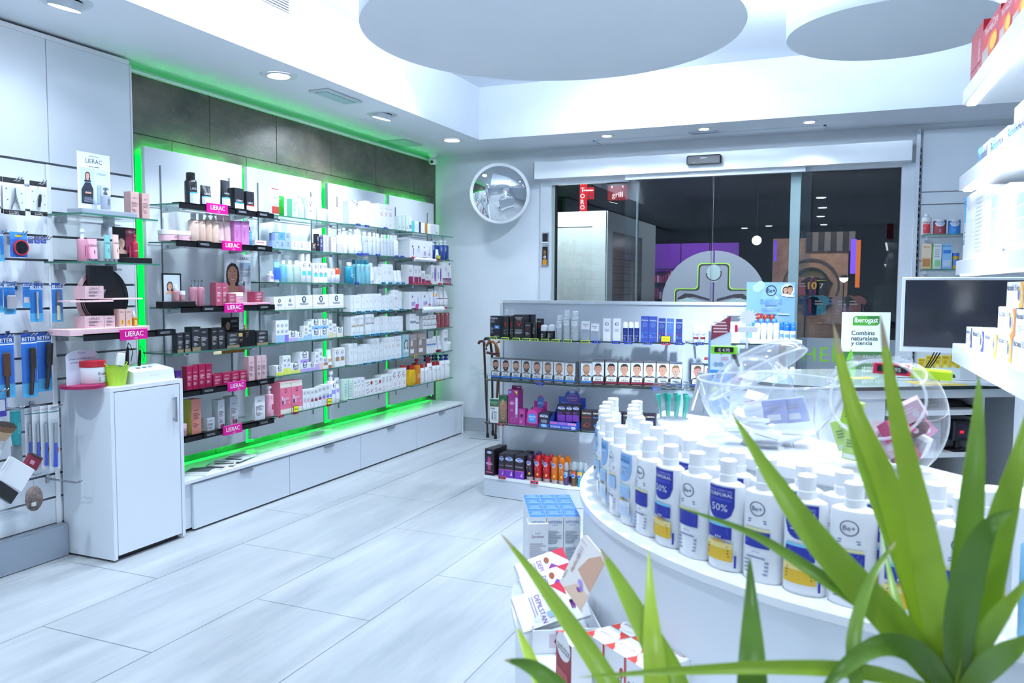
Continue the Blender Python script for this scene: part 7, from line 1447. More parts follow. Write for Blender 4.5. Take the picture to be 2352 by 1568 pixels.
# antistax boxes
f1 = at(1278, 1449, 2, LZ + .09)
def tonic(w, h, d_, txt, front):
    o = MB().box(-w / 2, w / 2, 0, d_, 0, h, mat('#eef0f4', .35)).build('medicine_box'); P = Print()
    if front: P.rect(-w / 2, 0, w / 2, h, '#9a2a30'); P.ell(-w * .02, h * .82, w * .46, h * .3, '#eef0f4', 20); P.text(txt, 0, h * .78, .017, '#6a5a60', w * .8, .006, .0); P.rect(-w * .4, h * .1, w * .3, h * .3, '#b84a50')
    else: P.rect(w * .42, 0, w / 2, h, '#d8203a'); P.text(txt, -w * .05, h * .5, .016, '#6a5a5e', w * .8, .006); P.ell(w * .3, h * .62, .006, .01, '#c8303a', 8); P.lines(-w * .4, h * .15, w * .3, h * .3, 2, '#a8a8b0')
    P.on_flat('printed_front', o)
    P = Print(); P.poly([(-w / 2, d_ * .0), (w / 2, 0), (w / 2, d_), (-w / 2, d_)], '#eef0f4'); P.poly([(-w / 2, 0), (-w * .1, 0), (-w * .46, d_ * .5)], '#e03a30'); P.poly([(w / 2, d_), (w * .05, d_), (w * .46, d_ * .55)], '#e03a30'); P.ell(0, d_ * .5, w * .46, d_ * .36, '#f4f4f6', 22); P.text(txt, 0, d_ * .5, .012, '#8a5a70', w * .7, .004, .0); P.mesh(lambda x, z, e: (x, z, h + e)).build('printed_top', o)
    return o
o = tonic(.075, .09, .042, 'antistax', True); o.rotation_euler = (0, 0, rad(-48)); o.location = Vector((f1.x, f1.y, LZ + .0004)) + Vector((math.cos(rad(-48)), math.sin(rad(-48)), 0)) * .0375; tag(o, 'red and white tonic box standing at the front of the ledge', 'box')
s0 = at(1343, 1452, 2, LZ + .088); s1 = at(1492, 1545, 2, LZ + .088); sdv = (s1 - s0).normalized(); sl_ = (s1 - s0).length / 3
sd_ = math.atan2(sdv.y, sdv.x); sdn = Vector((-sdv.y, sdv.x, 0))
for i in range(3):
    for j in range(2):
        o = tonic(sl_ * .97, .088, .062, ('gelistax', 'antistax')[(i + j) % 2], False)
        P = Vector((s0.x, s0.y, 0)) + sdv * (sl_ * (i + .5)) + sdn * (.0635 * j)
        o.location = (P.x, P.y, LZ + .0004); o.rotation_euler = (0, 0, sd_)
        tag(o, 'white box with red corner flashes, %s column, %s row' % (['left', 'middle', 'right'][i], ['front', 'rear'][j]), 'box', 'white and red boxes on the ledge')

# ============================================================ things on the counter top
def on_top(x, y, z=DZ): P = at(x, y, 2, z); return P
def sheet(name, w, h, d_, col, rough=.4): return MB().cbox(-w / 2, w / 2, 0, d_, 0, h, mat(col, rough), .0015).build(name)
# hemispherical bowl
bc = Vector((-.165, 1.775, DZ)); t = tag(empty('glass_bowl', bc), 'large clear hemispherical bowl on the counter top', 'bowl')
R_ = .148; hh = .135; pr = [(.055, 0, MILKY)]
for i in range(11): a = rad(20 + 70 * i / 10); pr.append((R_ * math.sin(a), .002 + hh * (1 - math.cos(a)) / (1 - math.cos(rad(90))) , MILKY))
pi_ = [(r * .975, z + .003, MILKY) for r, z, m in pr[::-1]]
MB().lathe(pr + pi_[:-1] + [(.0005, .006, MILKY)], 48).build('bowl_shell', t)
MB().tube([(R_ * .99 * math.cos(2 * math.pi * i / 48), R_ * .99 * math.sin(2 * math.pi * i / 48), hh + .003) for i in range(48)], .0022, RIMM, 8, True).build('rim', t)
rnd = random.Random(11)
def loose_box(c, w, h, d_, col, rot, label, name='sample_box', ops=None, cat='box', grp=None):
    o = MB().box(-w / 2, w / 2, -d_ / 2, d_ / 2, -h / 2, h / 2, mat(col, .35)).build(name)
    P = draw(Print(), w, h, ops or [('l', .55, .8, 2, '#a8a0b0', -.35, .35), ('b', .15, .4, '#e8e8f0', -.35, .2)]); P.mesh(lambda x, z, e: (x, -d_ / 2 - e, z - h / 2)).build('printed_front', o); 
    o.location = c; o.rotation_euler = rot; tag(o, label, cat, grp); return o
for i, (dx, dy, dz_, c_, lk) in enumerate(((-.06, -.02, .03, '#eef2f8', 'white sachet lying left in the clear bowl'), (.0, -.04, .028, '#f2f4f8', 'white sachet lying front centre in the clear bowl'), (.055, .0, .03, '#e8eef6', 'pale sachet lying right in the clear bowl'), (.01, .05, .065, '#8a94d4', 'indigo sachet leaning at the back of the clear bowl'), (-.03, .03, .045, '#eef0f4', 'white sachet in the middle of the clear bowl'), (.05, .055, .07, '#a4aee4', 'light indigo sachet leaning right of the darker one'))):
    loose_box(bc + Vector((dx, dy, dz_)), .05, .055 if i in (3, 5) else .045, .008, c_, (rad(75 if i not in (3, 5) else 15), rad(rnd.uniform(-15, 15)), rad(rnd.uniform(-40, 40))), lk, 'sachet')
# spherical jar with flat front behind the bowl
def sphere_jar(c, R, hgt, label, open_dir, open_r):
    t = tag(empty('candy_jar', c), label, 'jar'); n = 36; m = MB(); prf = []
    N = 20
    for i in range(N + 1):
        a = rad(-62 + 130 * i / N); prf.append((R * math.cos(a) ** .8, hgt / 2 + hgt / 2 * math.sin(a) / math.sin(rad(68)) , MILKY))
    z0 = prf[0][1]; prf = [(r, z - z0, mm) for r, z, mm in prf]
    m.lathe(prf, n)
    q = Vector(open_dir).normalized(); keep = []
    ctr = Vector((0, 0, hgt * .5))
    fs, fm, sm_ = [], [], []
    for f, a_, b_ in zip(m.f, m.fm, m.sm):
        cc_ = sum((Vector(m.v[k]) for k in f), Vector()) / len(f) - ctr
        if len(f) == 4 and cc_.dot(q) > R * open_r: continue
        fs.append(f); fm.append(a_); sm_.append(b_)
    m.f, m.fm, m.sm = fs, fm, sm_; o = m.build('jar_shell', t)
    u = q.cross(Vector((0, 0, 1))).normalized(); v = u.cross(q); rr = math.sqrt(max(.01, 1 - open_r ** 2)) * R * .97
    MB().tube([ctr + q * R * open_r + u * rr * math.cos(2 * math.pi * i / 32) + v * rr * .95 * math.sin(2 * math.pi * i / 32) for i in range(32)], .0026, RIMM, 8, True).build('opening_rim', t)
    MB().lathe([(prf[-1][0] * .98, prf[-1][1] + .001, MILKY), (prf[-1][0] * .98, prf[-1][1] + .006, MILKY), (.0005, prf[-1][1] + .008, MILKY)], 30).build('lid', t)
    return t
j1 = Vector((-.215, 2.0, DZ)); sphere_jar(j1, .088, .165, 'clear round jar with star card behind the bowl', (-.3, -.8, .6), .62)
for i in range(5):
    loose_box(j1 + Vector((rnd.uniform(-.035, .035), rnd.uniform(-.03, .03), .02 + i * .012)), .05, .03, .012, ('#f4f0f4', '#f2d8e4', '#f0f2f6', '#eec8d8', '#f4f4f8')[i], (rad(rnd.uniform(30, 80)), rad(rnd.uniform(-30, 30)), rad(rnd.uniform(0, 180))), ['white sample box lowest in the rear jar', 'pink sample box low in the rear jar', 'grey white sample box in the rear jar', 'rose sample box in the rear jar', 'white sample box uppermost in the rear jar'][i], 'sample_box', None, 'box', 'sample boxes in the rear jar')
# star card on the jar
P = at_plane(1718, 728, j1 + Vector((0, 0, 0)), Vector((.3, -1, 0)).normalized()); n = 14; pts = []
for i in range(2 * n): a = math.pi * i / n + .1; rr = .024 if i % 2 == 0 else .0155; pts.append((rr * math.cos(a), rr * .85 * math.sin(a)))
V = [(x, 0, z) for x, z in pts] + [(x, .0015, z) for x, z in pts]; q = 2 * n; o = MB().add(V + [(0, 0, 0), (0, .0015, 0)], [(i, (i + 1) % q, 2 * q) for i in range(q)] + [(q + (i + 1) % q, q + i, 2 * q + 1) for i in range(q)] + [((i + 1) % q, i, q + i, q + (i + 1) % q) for i in range(q)], mat('#f6f8fb', .4)).build('star_card', None, P, rad(16)); tag(o, 'white starburst card standing above the rear jar', 'sign')
MB().cbox(-.002, .002, .002, .004, -.075, 0, mat('#f2f4f8'), .0005).build('stem', o); tg = MB().cbox(-.024, .024, -.003, .003, -.036, -.022, mat('#e8eaf0', .3), .002).build('tag_holder', o); MB().cbox(-.03, -.024, -.003, .003, -.036, -.018, mat('#f0264f', .3), .001).build('red_clip', tg)
# tilted dome with lime tag leaning over the bowl
tp = at_plane(1740, 860, (-.2, 1.86, DZ), Vector((.25, -1, 0)).normalized()); t = tag(empty('dome_lid', tp), 'clear tilted dome lid with lime price holder leaning over the bowl', 'lid')
prf = [(.118 * math.sin(rad(6 * i + .3)), .055 * math.cos(rad(6 * i)), MILKY) for i in range(15, -1, -1)]
MB().lathe(prf, 40).build('dome', t); MB().tube([(.118 * math.cos(2 * math.pi * i / 40), .118 * math.sin(2 * math.pi * i / 40), 0) for i in range(40)], .0022, RIMM, 8, True).build('rim', t)
t.rotation_euler = (rad(-18), rad(-28), rad(16))
lt = at_plane(1663, 803, (-.25, 1.80, DZ), Vector((.25, -1, 0)).normalized()); o = MB().cbox(-.028, .028, -.003, .003, -.009, .009, mat('#8ae83a', .3), .002).build('price_holder', None, lt, rad(8)); sc = MB().cbox(-.02, .02, -.0042, -.003, -.005, .006, mat('#1c2020', .2), .001).build('screen', o); Print().text('€ 4.95', 0, 0, .007, '#d8e0d8', .03, .02).on_flat('digits', sc, -.0045); m = MB(); m.tube([(.02, 0, -.009), (.032, .002, -.035)], [.005, .003], mat('#2a2c2a', .3), 6).build('clip', o); tag(o, 'lime green price holder clipped on the tilted dome', 'price holder')
# swipes stand
P = on_top(1652, 952); w = .052; h = .235; o = empty('wipes_stand', P + Vector((0, 0, .0004)), rad(16)); tag(o, 'blue lens wipes display stand with maroon header flap', 'display')
MB().box(-w / 2, w / 2, 0, .05, 0, h * .92, mat('#6ab4ea', .35)).build('box_body', o); MB().cbox(-w * .45, w * .55, .03, .033, h * .6, h, mat('#e6eef4', .35), .002).build('back_card', o)
P = Print(); P.rect(-w / 2, h * .5, w / 2, h * .92, '#cfe4f2'); P.rect(-w / 2, 0, w / 2, h * .5, '#3a98e8'); P.text('swipes', .0, h * .7, .016, '#2a2e38', w * .92, .02); P.rect(-.003, h * .68, .0, h * .72, '#d83a8a'); P.ell(-w * .22, h * .56, .007, .006, '#7fa8c8', 10); P.ell(w * .02, h * .56, .007, .006, '#7fa8c8', 10); P.ring(-w * .25, h * .36, .012, .003, '#1a4ab0', 14, 60, 300); P.ell(-w * .22, h * .27, .011, .012, '#d8e83a', 12); P.lines(-w * .4, h * .4, 0, h * .48, 3, '#1c4a9a'); P.lines(0, h * .6, w * .45, h * .65, 2, '#e0a0b4'); P.on_flat('printed_front', o)
fl = MB(); V = [(-.024, -.002, .0), (.024, -.002, .022), (.026, -.002, .064), (-.022, -.002, .036)]; fl.add(V + [(a, b + .002, c) for a, b, c in V], [(0, 1, 2, 3), (7, 6, 5, 4), (0, 4, 5, 1), (1, 5, 6, 2), (2, 6, 7, 3), (3, 7, 4, 0)], mat('#8a2f48', .4)); f_ = fl.build('header_flap', o, (-.002, .0, h * .83)); Print().lines(-.018, .018, .02, .05, 4, '#e4c8d0').on_flat('printed_flap', f_, -.0021)
# grey easel plate
P = on_top(1600, 950); o = MB().cbox(-.018, .018, 0, .004, 0, .11, mat('#a4aab4', .35), .002).build('easel_plate', None, P + Vector((0, 0, .001)), rad(8)); tag(o, 'grey plate easel beside the lens wipes stand', 'easel'); MB().tube([(-.006, -.004, .085), (-.022, -.045, .005)], .0022, WHITE, 6).build('easel_leg', o); MB().tube([(-.006, -.004, .085), (.006, -.03, .05)], .0022, WHITE, 6).build('easel_leg', o)
o.rotation_euler = (rad(-8), rad(12), rad(20))
# holder with teal tweezers
hp = on_top(1548, 962); t = tag(empty('tweezer_holder', hp + Vector((0, 0, .0004)), rad(10)), 'clear cup holding teal tweezers near the counter corner', 'holder'); MB().lathe([(.038, 0, CLEAR), (.04, .05, CLEAR), (.038, .05, CLEAR), (.036, .003, CLEAR), (.0005, .003, CLEAR)], 24).build('cup', t)
for i in range(7):
    x = -.03 + .01 * i; y = (-.012, .012)[i % 2]; ln = rad(-8 + 2.6 * i); c_ = ('#14b4a0', '#10a890')[i % 2]
    m = MB(); m.tube([(0, 0, .003), (.001, 0, .04), (.0, 0, .062)], [.0022, .004, .0065], mat(c_, .3), 8); m.cbox(-.011, .011, .001, .002, .03, .118 - (i % 3) * .014, glass('blister_film', (.93, .96, .97), 1), .0004)
    o = m.build('tweezers', None, hp + Vector((x, y, .002))); o.rotation_euler = (rad(rnd.uniform(-6, 6)), ln, rad(rnd.uniform(-20, 20))); P = Print(); P.lines(-.008, .072, .008, .095, 3, '#8a94a0'); P.on_flat('printed_film', o, .0008)
    tag(o, 'teal tweezers in clear film, %s of seven in the cup' % ORD[i], 'tweezers', 'teal tweezers in the cup')
# big jar at the right with sample boxes
j2 = Vector((.045, 1.615, DZ)); sphere_jar(j2, .114, .205, 'large clear jar full of pink sample boxes behind the leaves', (-.1, -1, .5), .72)
cols = [('#e0b8cc', 'pink'), ('#a8285a', 'crimson'), ('#d8dce4', 'silver white'), ('#c8447c', 'magenta'), ('#6a2838', 'dark maroon'), ('#d890b4', 'rose'), ('#eadce8', 'pale lilac'), ('#b85a8c', 'mauve'), ('#e4c4d4', 'blush'), ('#a83a68', 'raspberry')]
spots = [(.0, -.04, .055), (.035, -.03, .04), (.06, .0, .055), (.02, -.055, .085), (.05, -.02, .085), (.07, .02, .07), (.0, -.01, .07), (.03, .02, .05), (.045, -.04, .115), (-.01, .02, .04)]
for (c_, cn), (x, y, z) in zip(cols, spots): loose_box(j2 + Vector((x * .8 + .01, y * .8, z + .0)), .048, .034, .026, c_, (rad(rnd.uniform(-40, 40)), rad(rnd.uniform(-40, 40)), rad(rnd.uniform(-50, 50))), cn + ' sample box in the large clear jar', 'sample_box', [('l', .5, .8, 2, '#f0e4ec', -.35, .35), ('e', .2, .35, .12, .18, '#e8e0e8')])
for i, (x, y, z, rt) in enumerate(((-.055, -.03, .10, 12), (-.07, .0, .06, -20), (-.05, -.05, .05, 5))): loose_box(j2 + Vector((x * .85, y * .8, z)), .03, .055, .02, ('#b4e04a', '#c4e86a', '#b8dc6a')[i], (0, rad(rt), rad(-20)), ['upper lime green sample box in the large clear jar', 'lime green sample box at the left side of the jar', 'low lime green sample box in the large jar'][i], 'sample_box', [('b', .05, .2, '#f0f4e8', -.4, .4), ('l', .4, .7, 3, '#5a8a1a', -.3, .3)])
P = at_plane(2048, 847, j2 + Vector((0, -.02, 0)), Vector((.3, -1, 0)).normalized()); o = MB().cbox(-.031, .031, -.004, .004, -.0105, .0105, mat('#f0285a', .3), .002).build('price_holder', None, P, rad(4)); o.rotation_euler = (0, rad(4), rad(8)); sc = MB().cbox(-.025, .025, -.0055, -.004, -.006, .006, mat('#2a2c30', .2), .001).build('screen', o); Print().text('€ 2.95', 0, 0, .008, '#d4d8dc', .04, .02).on_flat('digits', sc, -.006); tag(o, 'red framed price holder on top of the large jar', 'price holder')
MB().cbox(.032, .10, -.004, .006, -.012, .007, mat('#c4ec1e', .3), .004).build('lime_grip', o)

# ============================================================ goods on the lit shelf unit
def UR_(k): return Frame((UO.x, UO.y), UR - math.pi / 2, UZ[k][1])
UN = ['top lit shelf', 'second lit shelf', 'third lit shelf', 'lowest lit shelf']
r = Row(UR_(0), 'E6', UN[0], 'boxes on the lit shelves', .03)
r.box(362, 424, 172, '#b01428', [('tv', 'Parches Térmicos', .35, .22, .2, '#f0dce0'), ('b', .35, .38, '#8a1020', -.4, .4)], 'red box showing its spine', side='#9a1224')
thermo = [('t', 'ThermaCare', .86, .1, '#f4e8e8', .008), ('b', .5, .8, '#c8342c', -.45, .0), ('e', .1, .5, .3, .2, '#d8702a'), ('e', .16, .5, .18, .14, '#f0b43a'), ('b', .3, .55, '#b8a8a0', -.45, -.1), ('l', .1, .25, 3, '#f0d8d8', -.4, .3)]
for a, b_, y, lk in ((425, 520, 108, 'red heat patch box nearest the spine box'), (521, 592, 10, 'red heat patch box in the middle'), (593, 690, -80, 'red heat patch box cut by the frame')): r.box(a, b_, y, '#b81c30', thermo, lk, d=.06)
r = Row(UR_(1), 'E6', UN[1], 'boxes on the lit shelves', .02)
bep = [('b', 0, 1, '#9fd4f4', -.5, -.1), ('t', 'Bepanthol', .45, .17, '#2a4a78', .006, -.12), ('l', .6, .85, 2, '#d8b8c8', .1, .4)]
for a, b_, y, lk in ((401, 470, 798, 'flat blue white box nearest the shelf tip'), (472, 566, 738, 'flat blue white box second from the shelf tip'), (568, 690, 660, 'flat blue white box cut by the frame')): r.box(a, b_, y, '#eef3f8', bep, lk, d=.09)
r.box(604, 690, 560, '#f2f5f9', [('l', .3, .6, 2, '#d8c8d0', -.3, .3)], 'plain white box stacked behind the flat ones', back=.05, yb=655, d=.06)
r = Row(UR_(2), 'E6', UN[2], 'boxes on the lit shelves', .03)
r.box(322, 436, 1064, '#f4f6fa', [('b', .85, 1, '#4ab0ec', -.5, -.38), ('b', .6, .85, '#6ac0f0', -.5, -.4), ('tv', 'Bepanthol', .6, .09, -.44, '#2a4a88'), ('l', .1, .9, 14, '#dfe4ec', .1, .45)], 'tall white box with blue edge')
txt = [('b', 0, 1, '#dceefa', -.26, .5)] + [('l', .12 + .21 * q, .3 + .21 * q, 6, '#8fb4d8', -.2, .46) for q in range(4)] + [('e', .38, .06, .05, .02, '#3a4a88')]
for a, b_, y, lk in ((438, 572, 1052, 'tall white box with blue printed text page'), (576, 700, 1042, 'tall white box with blue text cut by the frame')): r.box(a, b_, y, '#f2f6fa', txt, lk)
CROPS['E2'] = (1900, 600, 2.958)
r = Row(UR_(3), 'E2', UN[3], 'boxes on the lit shelves', .02)
md = lambda c: [('t', 'Nactadol 15 mg', .74, .11, '#3a4468', .01, -.12), ('l', .2, .45, 3, '#b8bece', -.4, .0), ('p', [(.2, 0), (.5, 0), (.5, 1), (.32, 1), (.42, .6), (.38, .25)], c), ('e', .27, .52, .09, .28, '#e8c03a'), ('e', .25, .5, .06, .22, '#3a58b8')]
for a, b_, y, yb, c, lk in ((943, 985, 448, None, '#2a3aa0', 'blue edged medicine box at the shelf tip'), (988, 1066, 466, None, '#2a3aa0', 'blue edged medicine box, second in the bottom row'), (1070, 1154, 480, None, '#e8982a', 'orange edged medicine box, third in the bottom row'), (1158, 1258, 500, None, '#e8902a', 'orange edged medicine box, fourth in the bottom row'), (1262, 1390, 522, None, '#e8902a', 'bottom row medicine box cut by the frame'),
    (1160, 1280, 314, 506, '#e8802a', 'orange edged medicine box in the middle layer'), (1284, 1400, 330, 530, '#e8802a', 'middle layer medicine box cut by the frame'), (1220, 1335, 140, 312, '#f0a83a', 'orange edged medicine box on top of the pile'), (1338, 1440, 145, 325, '#f0a83a', 'topmost medicine box cut by the frame')): r.box(a, b_, y, '#f2f4f8', md(c), lk, yb=yb, d=.075)

# ============================================================ things on and in the desk
dz = 1.0; mrz = rad(-4); mc_ = at_plane(2070, 720, (.18, 3.89, 1.2), Vector((-math.sin(mrz), -math.cos(mrz), 0)))
tl = at_plane(2074, 636, mc_, Vector((math.sin(mrz), -math.cos(mrz), 0))); bl = at_plane(2066, 806, mc_, Vector((math.sin(mrz), -math.cos(mrz), 0))); hM = tl.z - bl.z; wM = hM * 1.66
t = tag(empty('monitor', (bl.x, bl.y, bl.z), mrz), 'large computer monitor with white bezel on the service desk', 'monitor')
MB().cbox(0, wM, 0, .035, 0, hM, mat('#e6edf4', .25), .004).build('housing', t); MB().box(.014, wM - .014, -.0015, 0, .022, hM - .013, mat('#1c2233', .12, 0, .4)).build('screen', t)
MB().cbox(wM * .44, wM * .56, .036, .06, dz - bl.z + .02, hM * .5, mat('#cfd6de', .3), .003).cbox(wM * .3, wM * .7, .0, .16, dz - bl.z + .0004, dz - bl.z + .014, mat('#cfd6de', .3), .003).build('stand', t)
m = MB(); 
for k_ in range(3): m.tube([(.14 + .012 * k_, .05, .01), (.12 + .01 * k_, .055, -.04), (.09 + .006 * k_, .06, -.10), (.07, .07, dz - bl.z + .006)], .0028, BLACK, 6)
m.build('cables', t)['kind'] = 'stuff'
sg = at(1986, 848, 2, dz); srz = rad(20); t = tag(empty('counter_sign', (sg.x, sg.y, dz + .0004), srz), 'white and green stomach remedy sign on the glass desk', 'sign')
w_ = (at_plane(2041, 780, sg, Vector((math.sin(srz), -math.cos(srz), 0))) - at_plane(1930, 780, sg, Vector((math.sin(srz), -math.cos(srz), 0)))).length; h_ = at_plane(1986, 717, sg, Vector((math.sin(srz), -math.cos(srz), 0))).z - dz
MB().cbox(-w_ / 2, w_ / 2, 0, .006, 0, h_, mat('#e8edf0', .35), .001).cbox(-w_ / 2, w_ / 2, .006, .08, 0, .006, mat('#e8edf0', .35), .001).build('card', t)
P = Print(); P.rect(-w_ / 2, 0, w_ / 2, h_ * .31, '#3a6a3c'); P.poly([(-w_ * .28, h_ * .82), (-w_ * .28, h_ * .90), (-w_ * .22, h_ * .935), (w_ * .27, h_ * .935), (w_ * .27, h_ * .8), (w_ * .22, h_ * .77), (-w_ * .28, h_ * .77)], '#4a9a34'); P.poly([(-w_ * .0, h_ * .935), (w_ * .27, h_ * .935), (w_ * .27, h_ * .8), (w_ * .1, h_ * .84)], '#2f7a34'); P.text('Iberogast', 0, h_ * .85, .034, '#f2f6f2', w_ * .48, .025)
for i, s_ in enumerate(('Combina', 'naturaleza', 'y ciencia')): P.text(s_, -w_ * .3, h_ * (.64 - .095 * i), .022 if i != 2 else .026, '#3a4a48', w_ * .6, .018, align='l')
P.poly([(-w_ * .42, 0), (-w_ * .18, 0), (-w_ * .22, h_ * .2), (-w_ * .3, h_ * .36), (-w_ * .38, h_ * .2)], '#6ab02a')
P.text('Alivio eficaz', -w_ * .06, h_ * .22, .018, '#dfe8dc', w_ * .52, .012, align='l'); P.text('a múltiples', -w_ * .06, h_ * .12, .018, '#dfe8dc', w_ * .46, .012, align='l'); P.text('síntomas', -w_ * .06, h_ * .03, .016, '#dfe8dc', w_ * .4, .012, align='l'); P.on_flat('printed_card', t)
pm = at(2165, 873, 2, dz); o = MB().loft([[(.055 * k * math.cos(2 * math.pi * j / 16), .032 * k * math.sin(2 * math.pi * j / 16), z) for j in range(16)] for k, z in ((.95, .0), (1, .01), (.9, .024), (.6, .032), (.15, .035))], mat('#1c1e22', .3)).build('computer_mouse', None, pm + Vector((0, 0, .0026)), rad(20)); MB().tube([(-.05, 0, .012), (-.09, .02, .004), (-.18, .04, .003)], .002, BLACK, 6).build('cable', o); tag(o, 'black computer mouse on the yellow desk mat', 'mouse')
ym = at(2190, 882, 2, dz); o = MB().cbox(-.16, .14, -.03, .10, 0, .0022, mat('#e8c832', .4), .001).build('desk_mat', None, (ym.x, ym.y, dz + .0003), rad(27)); P = Print(); P.rect(-.14, -.01, .1, .03, '#f0e08a'); P.rect(-.1, .04, .12, .09, '#d8a82a'); P.mesh(lambda x, z, e: (x, z, .0022 + e)).build('printed_pattern', o); tag(o, 'yellow printed desk mat at the desk edge', 'mat')
ym = at(1960, 868, 2, dz); o = MB().cbox(-.07, .09, -.02, .03, 0, .002, mat('#f0d83a', .4), .001).build('leaflet', None, (ym.x, ym.y, dz + .0003), rad(27)); Print().rect(-.05, -.008, .04, .018, '#f6eea8').mesh(lambda x, z, e: (x, z, .002 + e)).build('printed_cover', o); tag(o, 'yellow leaflet on the glass desk before the white sign', 'leaflet')
def in_cubby(u0, u1, v0, v1, z0, z1): P = DKF((u0 + u1) / 2, v0, z0); return P, u1 - u0, v1 - v0, z1 - z0
P_, w, d_, h = in_cubby(.30, .54, .10, .26, .894, .915); o = MB().cbox(-w / 2, w / 2, 0, d_, 0, h, mat('#16171b', .4), .004).build('keyboard', None, P_ + Vector((0, 0, .0004)), DR); kb = MB()
for i in range(10):
    for j in range(4): kb.box(-w / 2 + .012 + i * .0215, -w / 2 + .03 + i * .0215, .015 + j * .035, .045 + j * .035, h, h + .004, mat('#25272c', .4))
kb.build('keys', o)['kind'] = 'stuff'; tag(o, 'black keyboard on the pull-out shelf of the desk', 'keyboard')
P_, w, d_, h = in_cubby(.22, .425, .10, .40, .707, .84); o = MB().cbox(-w / 2, w / 2, 0, d_, 0, h, mat('#c4c9d0', .35), .005).build('printer', None, P_ + Vector((0, 0, .0004)), DR); MB().cbox(-w * .47, w * .47, -.003, 0, h * .08, h * .42, mat('#b4bac2', .35), .002).build('paper_drawer', o); MB().cbox(-w * .47, w * .47, -.003, 0, h * .5, h * .92, mat('#ccd2d8', .35), .002).build('front_flap', o); q = MB().box(-.02, .02, -.0036, -.003, h * .56, h * .68, mat('#f2f4f6')).build('paper_label', o); Print().text('CAJA', 0, h * .62, .007, '#4a5058', .03).on_flat('lettering', q, -.0037); tag(o, 'grey label printer in the desk cubby', 'printer')
P_, w, d_, h = in_cubby(.452, .545, .06, .14, .707, .84); o = empty('barcode_scanner', P_ + Vector((0, 0, .0004)), DR); MB().cbox(-w * .45, w * .45, 0, .07, 0, .012, BLACK, .003).build('foot', o); MB().tube([(0, .04, .012), (0, .04, .05)], [.014, .011], BLACK, 10).build('neck', o); MB().cbox(-w / 2, w / 2, 0, .06, .05, h, mat('#191a20', .3), .006).build('head', o); MB().box(-w * .36, w * .36, -.001, 0, .064, h - .014, mat('#30203a', .08, 0, .5)).build('scan_window', o); MB().box(-w * .2, w * .0, -.0016, -.001, .08, .092, glow('#c81420', 1.2)).build('laser_light', o); tag(o, 'black barcode scanner with red light in the desk cubby', 'scanner')
P_, w, d_, h = in_cubby(.2, .50, .10, .3, .422, .56); o = MB().cbox(-w / 2, w / 2, 0, d_, 0, h, mat('#1a1b1f', .35), .008).build('laser_printer', None, P_ + Vector((0, 0, .0004)), DR); MB().cbox(-w * .1, w * .3, .02, d_ * .6, h, h + .02, mat('#5a5e66', .35), .004).build('paper_tray', o); tag(o, 'black office printer on the lowest cubby shelf', 'printer')

# ============================================================ wall shelves right of the entrance
bws = []
for k, (z, lb) in enumerate(((1.808, 'upper glass shelf with baby milk on the right back wall'), (1.552, 'middle glass shelf with cereal boxes on the right back wall'), (.776, 'low glass shelf with yellow packs behind the monitor'))):
    o = MB().box(0, 1.1, 0, .26, z - .009, z, GLASS, GEDGE).build('glass_shelf', None, (.44, BY - .285, 0)); tag(o, lb, 'shelf'); MB().cbox(.02, .03, .02, .26, z - .04, z - .01, ALUW, .002).build('bracket', o); bws.append(Frame((.44, BY - .285), 0, z))
r = Row(bws[0], 'E6', 'upper back wall shelf', 'goods on the right back wall', .03)
r.bot('bottle', 88, 146, 1184, '#e8e4e8', '#f2f4f6', [('b', .05, .5, '#c8303a', -.4, .4), ('t', 'NIDINA', .58, .2, '#b02a34', .01), ('t', '2', .3, .2, '#f4f4f4', .02, -.2)], 'white and red milk bottle', sy=.7, cf=.12)
can = lambda c: [('b', .0, .55, c), ('e', 0, .72, .42, .22, '#e8eef4'), ('t', 'Nutribén', .8, .2, '#2a4a9a', .01), ('t', 'INICIO', .66, .12, '#3a8ac8')]
for a, b_, y, c, lk, nn_ in ((152, 232, 1212, '#9a3a44', 'red milk powder tin', '2'), (236, 312, 1212, '#3a8ad8', 'blue milk powder tin', '1')): r.bot('jar', a, b_, y, c, '#e4eaf0', can(c) + [('t', nn_, .25, .2, '#f0f4f8', .02)], lk, 'tin', cf=.1, name='milk_tin')
r = Row(bws[1], 'E6', 'middle back wall shelf', 'goods on the right back wall', .03)
for a, b_, y, c, ops, lk in ((90, 143, 1350, '#e0b888', [('b', .45, 1, '#ecd8b8'), ('t', 'Blevit', .88, .2, '#a83a2a', .01), ('b', .1, .4, '#b87a48', -.4, .4)], 'beige and brown cereal box'), (146, 199, 1350, '#e6eaec', [('b', 0, 1, '#6ab03a', -.5, -.38), ('t', 'Nutribén', .92, .17, '#2a6a3a', .01), ('b', .1, .35, '#8ac88a', -.2, .4), ('l', .45, .8, 4, '#a8b4b8', -.2, .4)], 'white and green cereal box'), (202, 256, 1350, '#8fc4ec', [('t', 'Nutribén', .92, .17, '#1f4a9a', .01), ('b', .62, .75, '#2f7ad0', -.4, .4), ('b', .1, .35, '#c8e0f4', -.4, .4)], 'light blue cereal box')): r.box(a, b_, y, c, ops, lk)
r.bot('jar', 258, 300, 1400, '#d8a83a', '#3a6ac0', [('b', .2, .6, '#5a8ad8', -.4, .4)], 'baby food jar with blue lid', 'jar', cf=.2)
r = Row(bws[2], 'E2', 'low back wall shelf', 'goods on the right back wall', .02)
for i in range(7): r.box(618 + i * 54, 666 + i * 54, 640 if i else 660, '#ecd028', [('b', .82, .95, '#c8a010', -.4, .4), ('e', 0, .35, .28, .14, '#f6ec9a'), ('l', .55, .75, 2, '#a88a10', -.3, .3)], 'bright yellow pack')
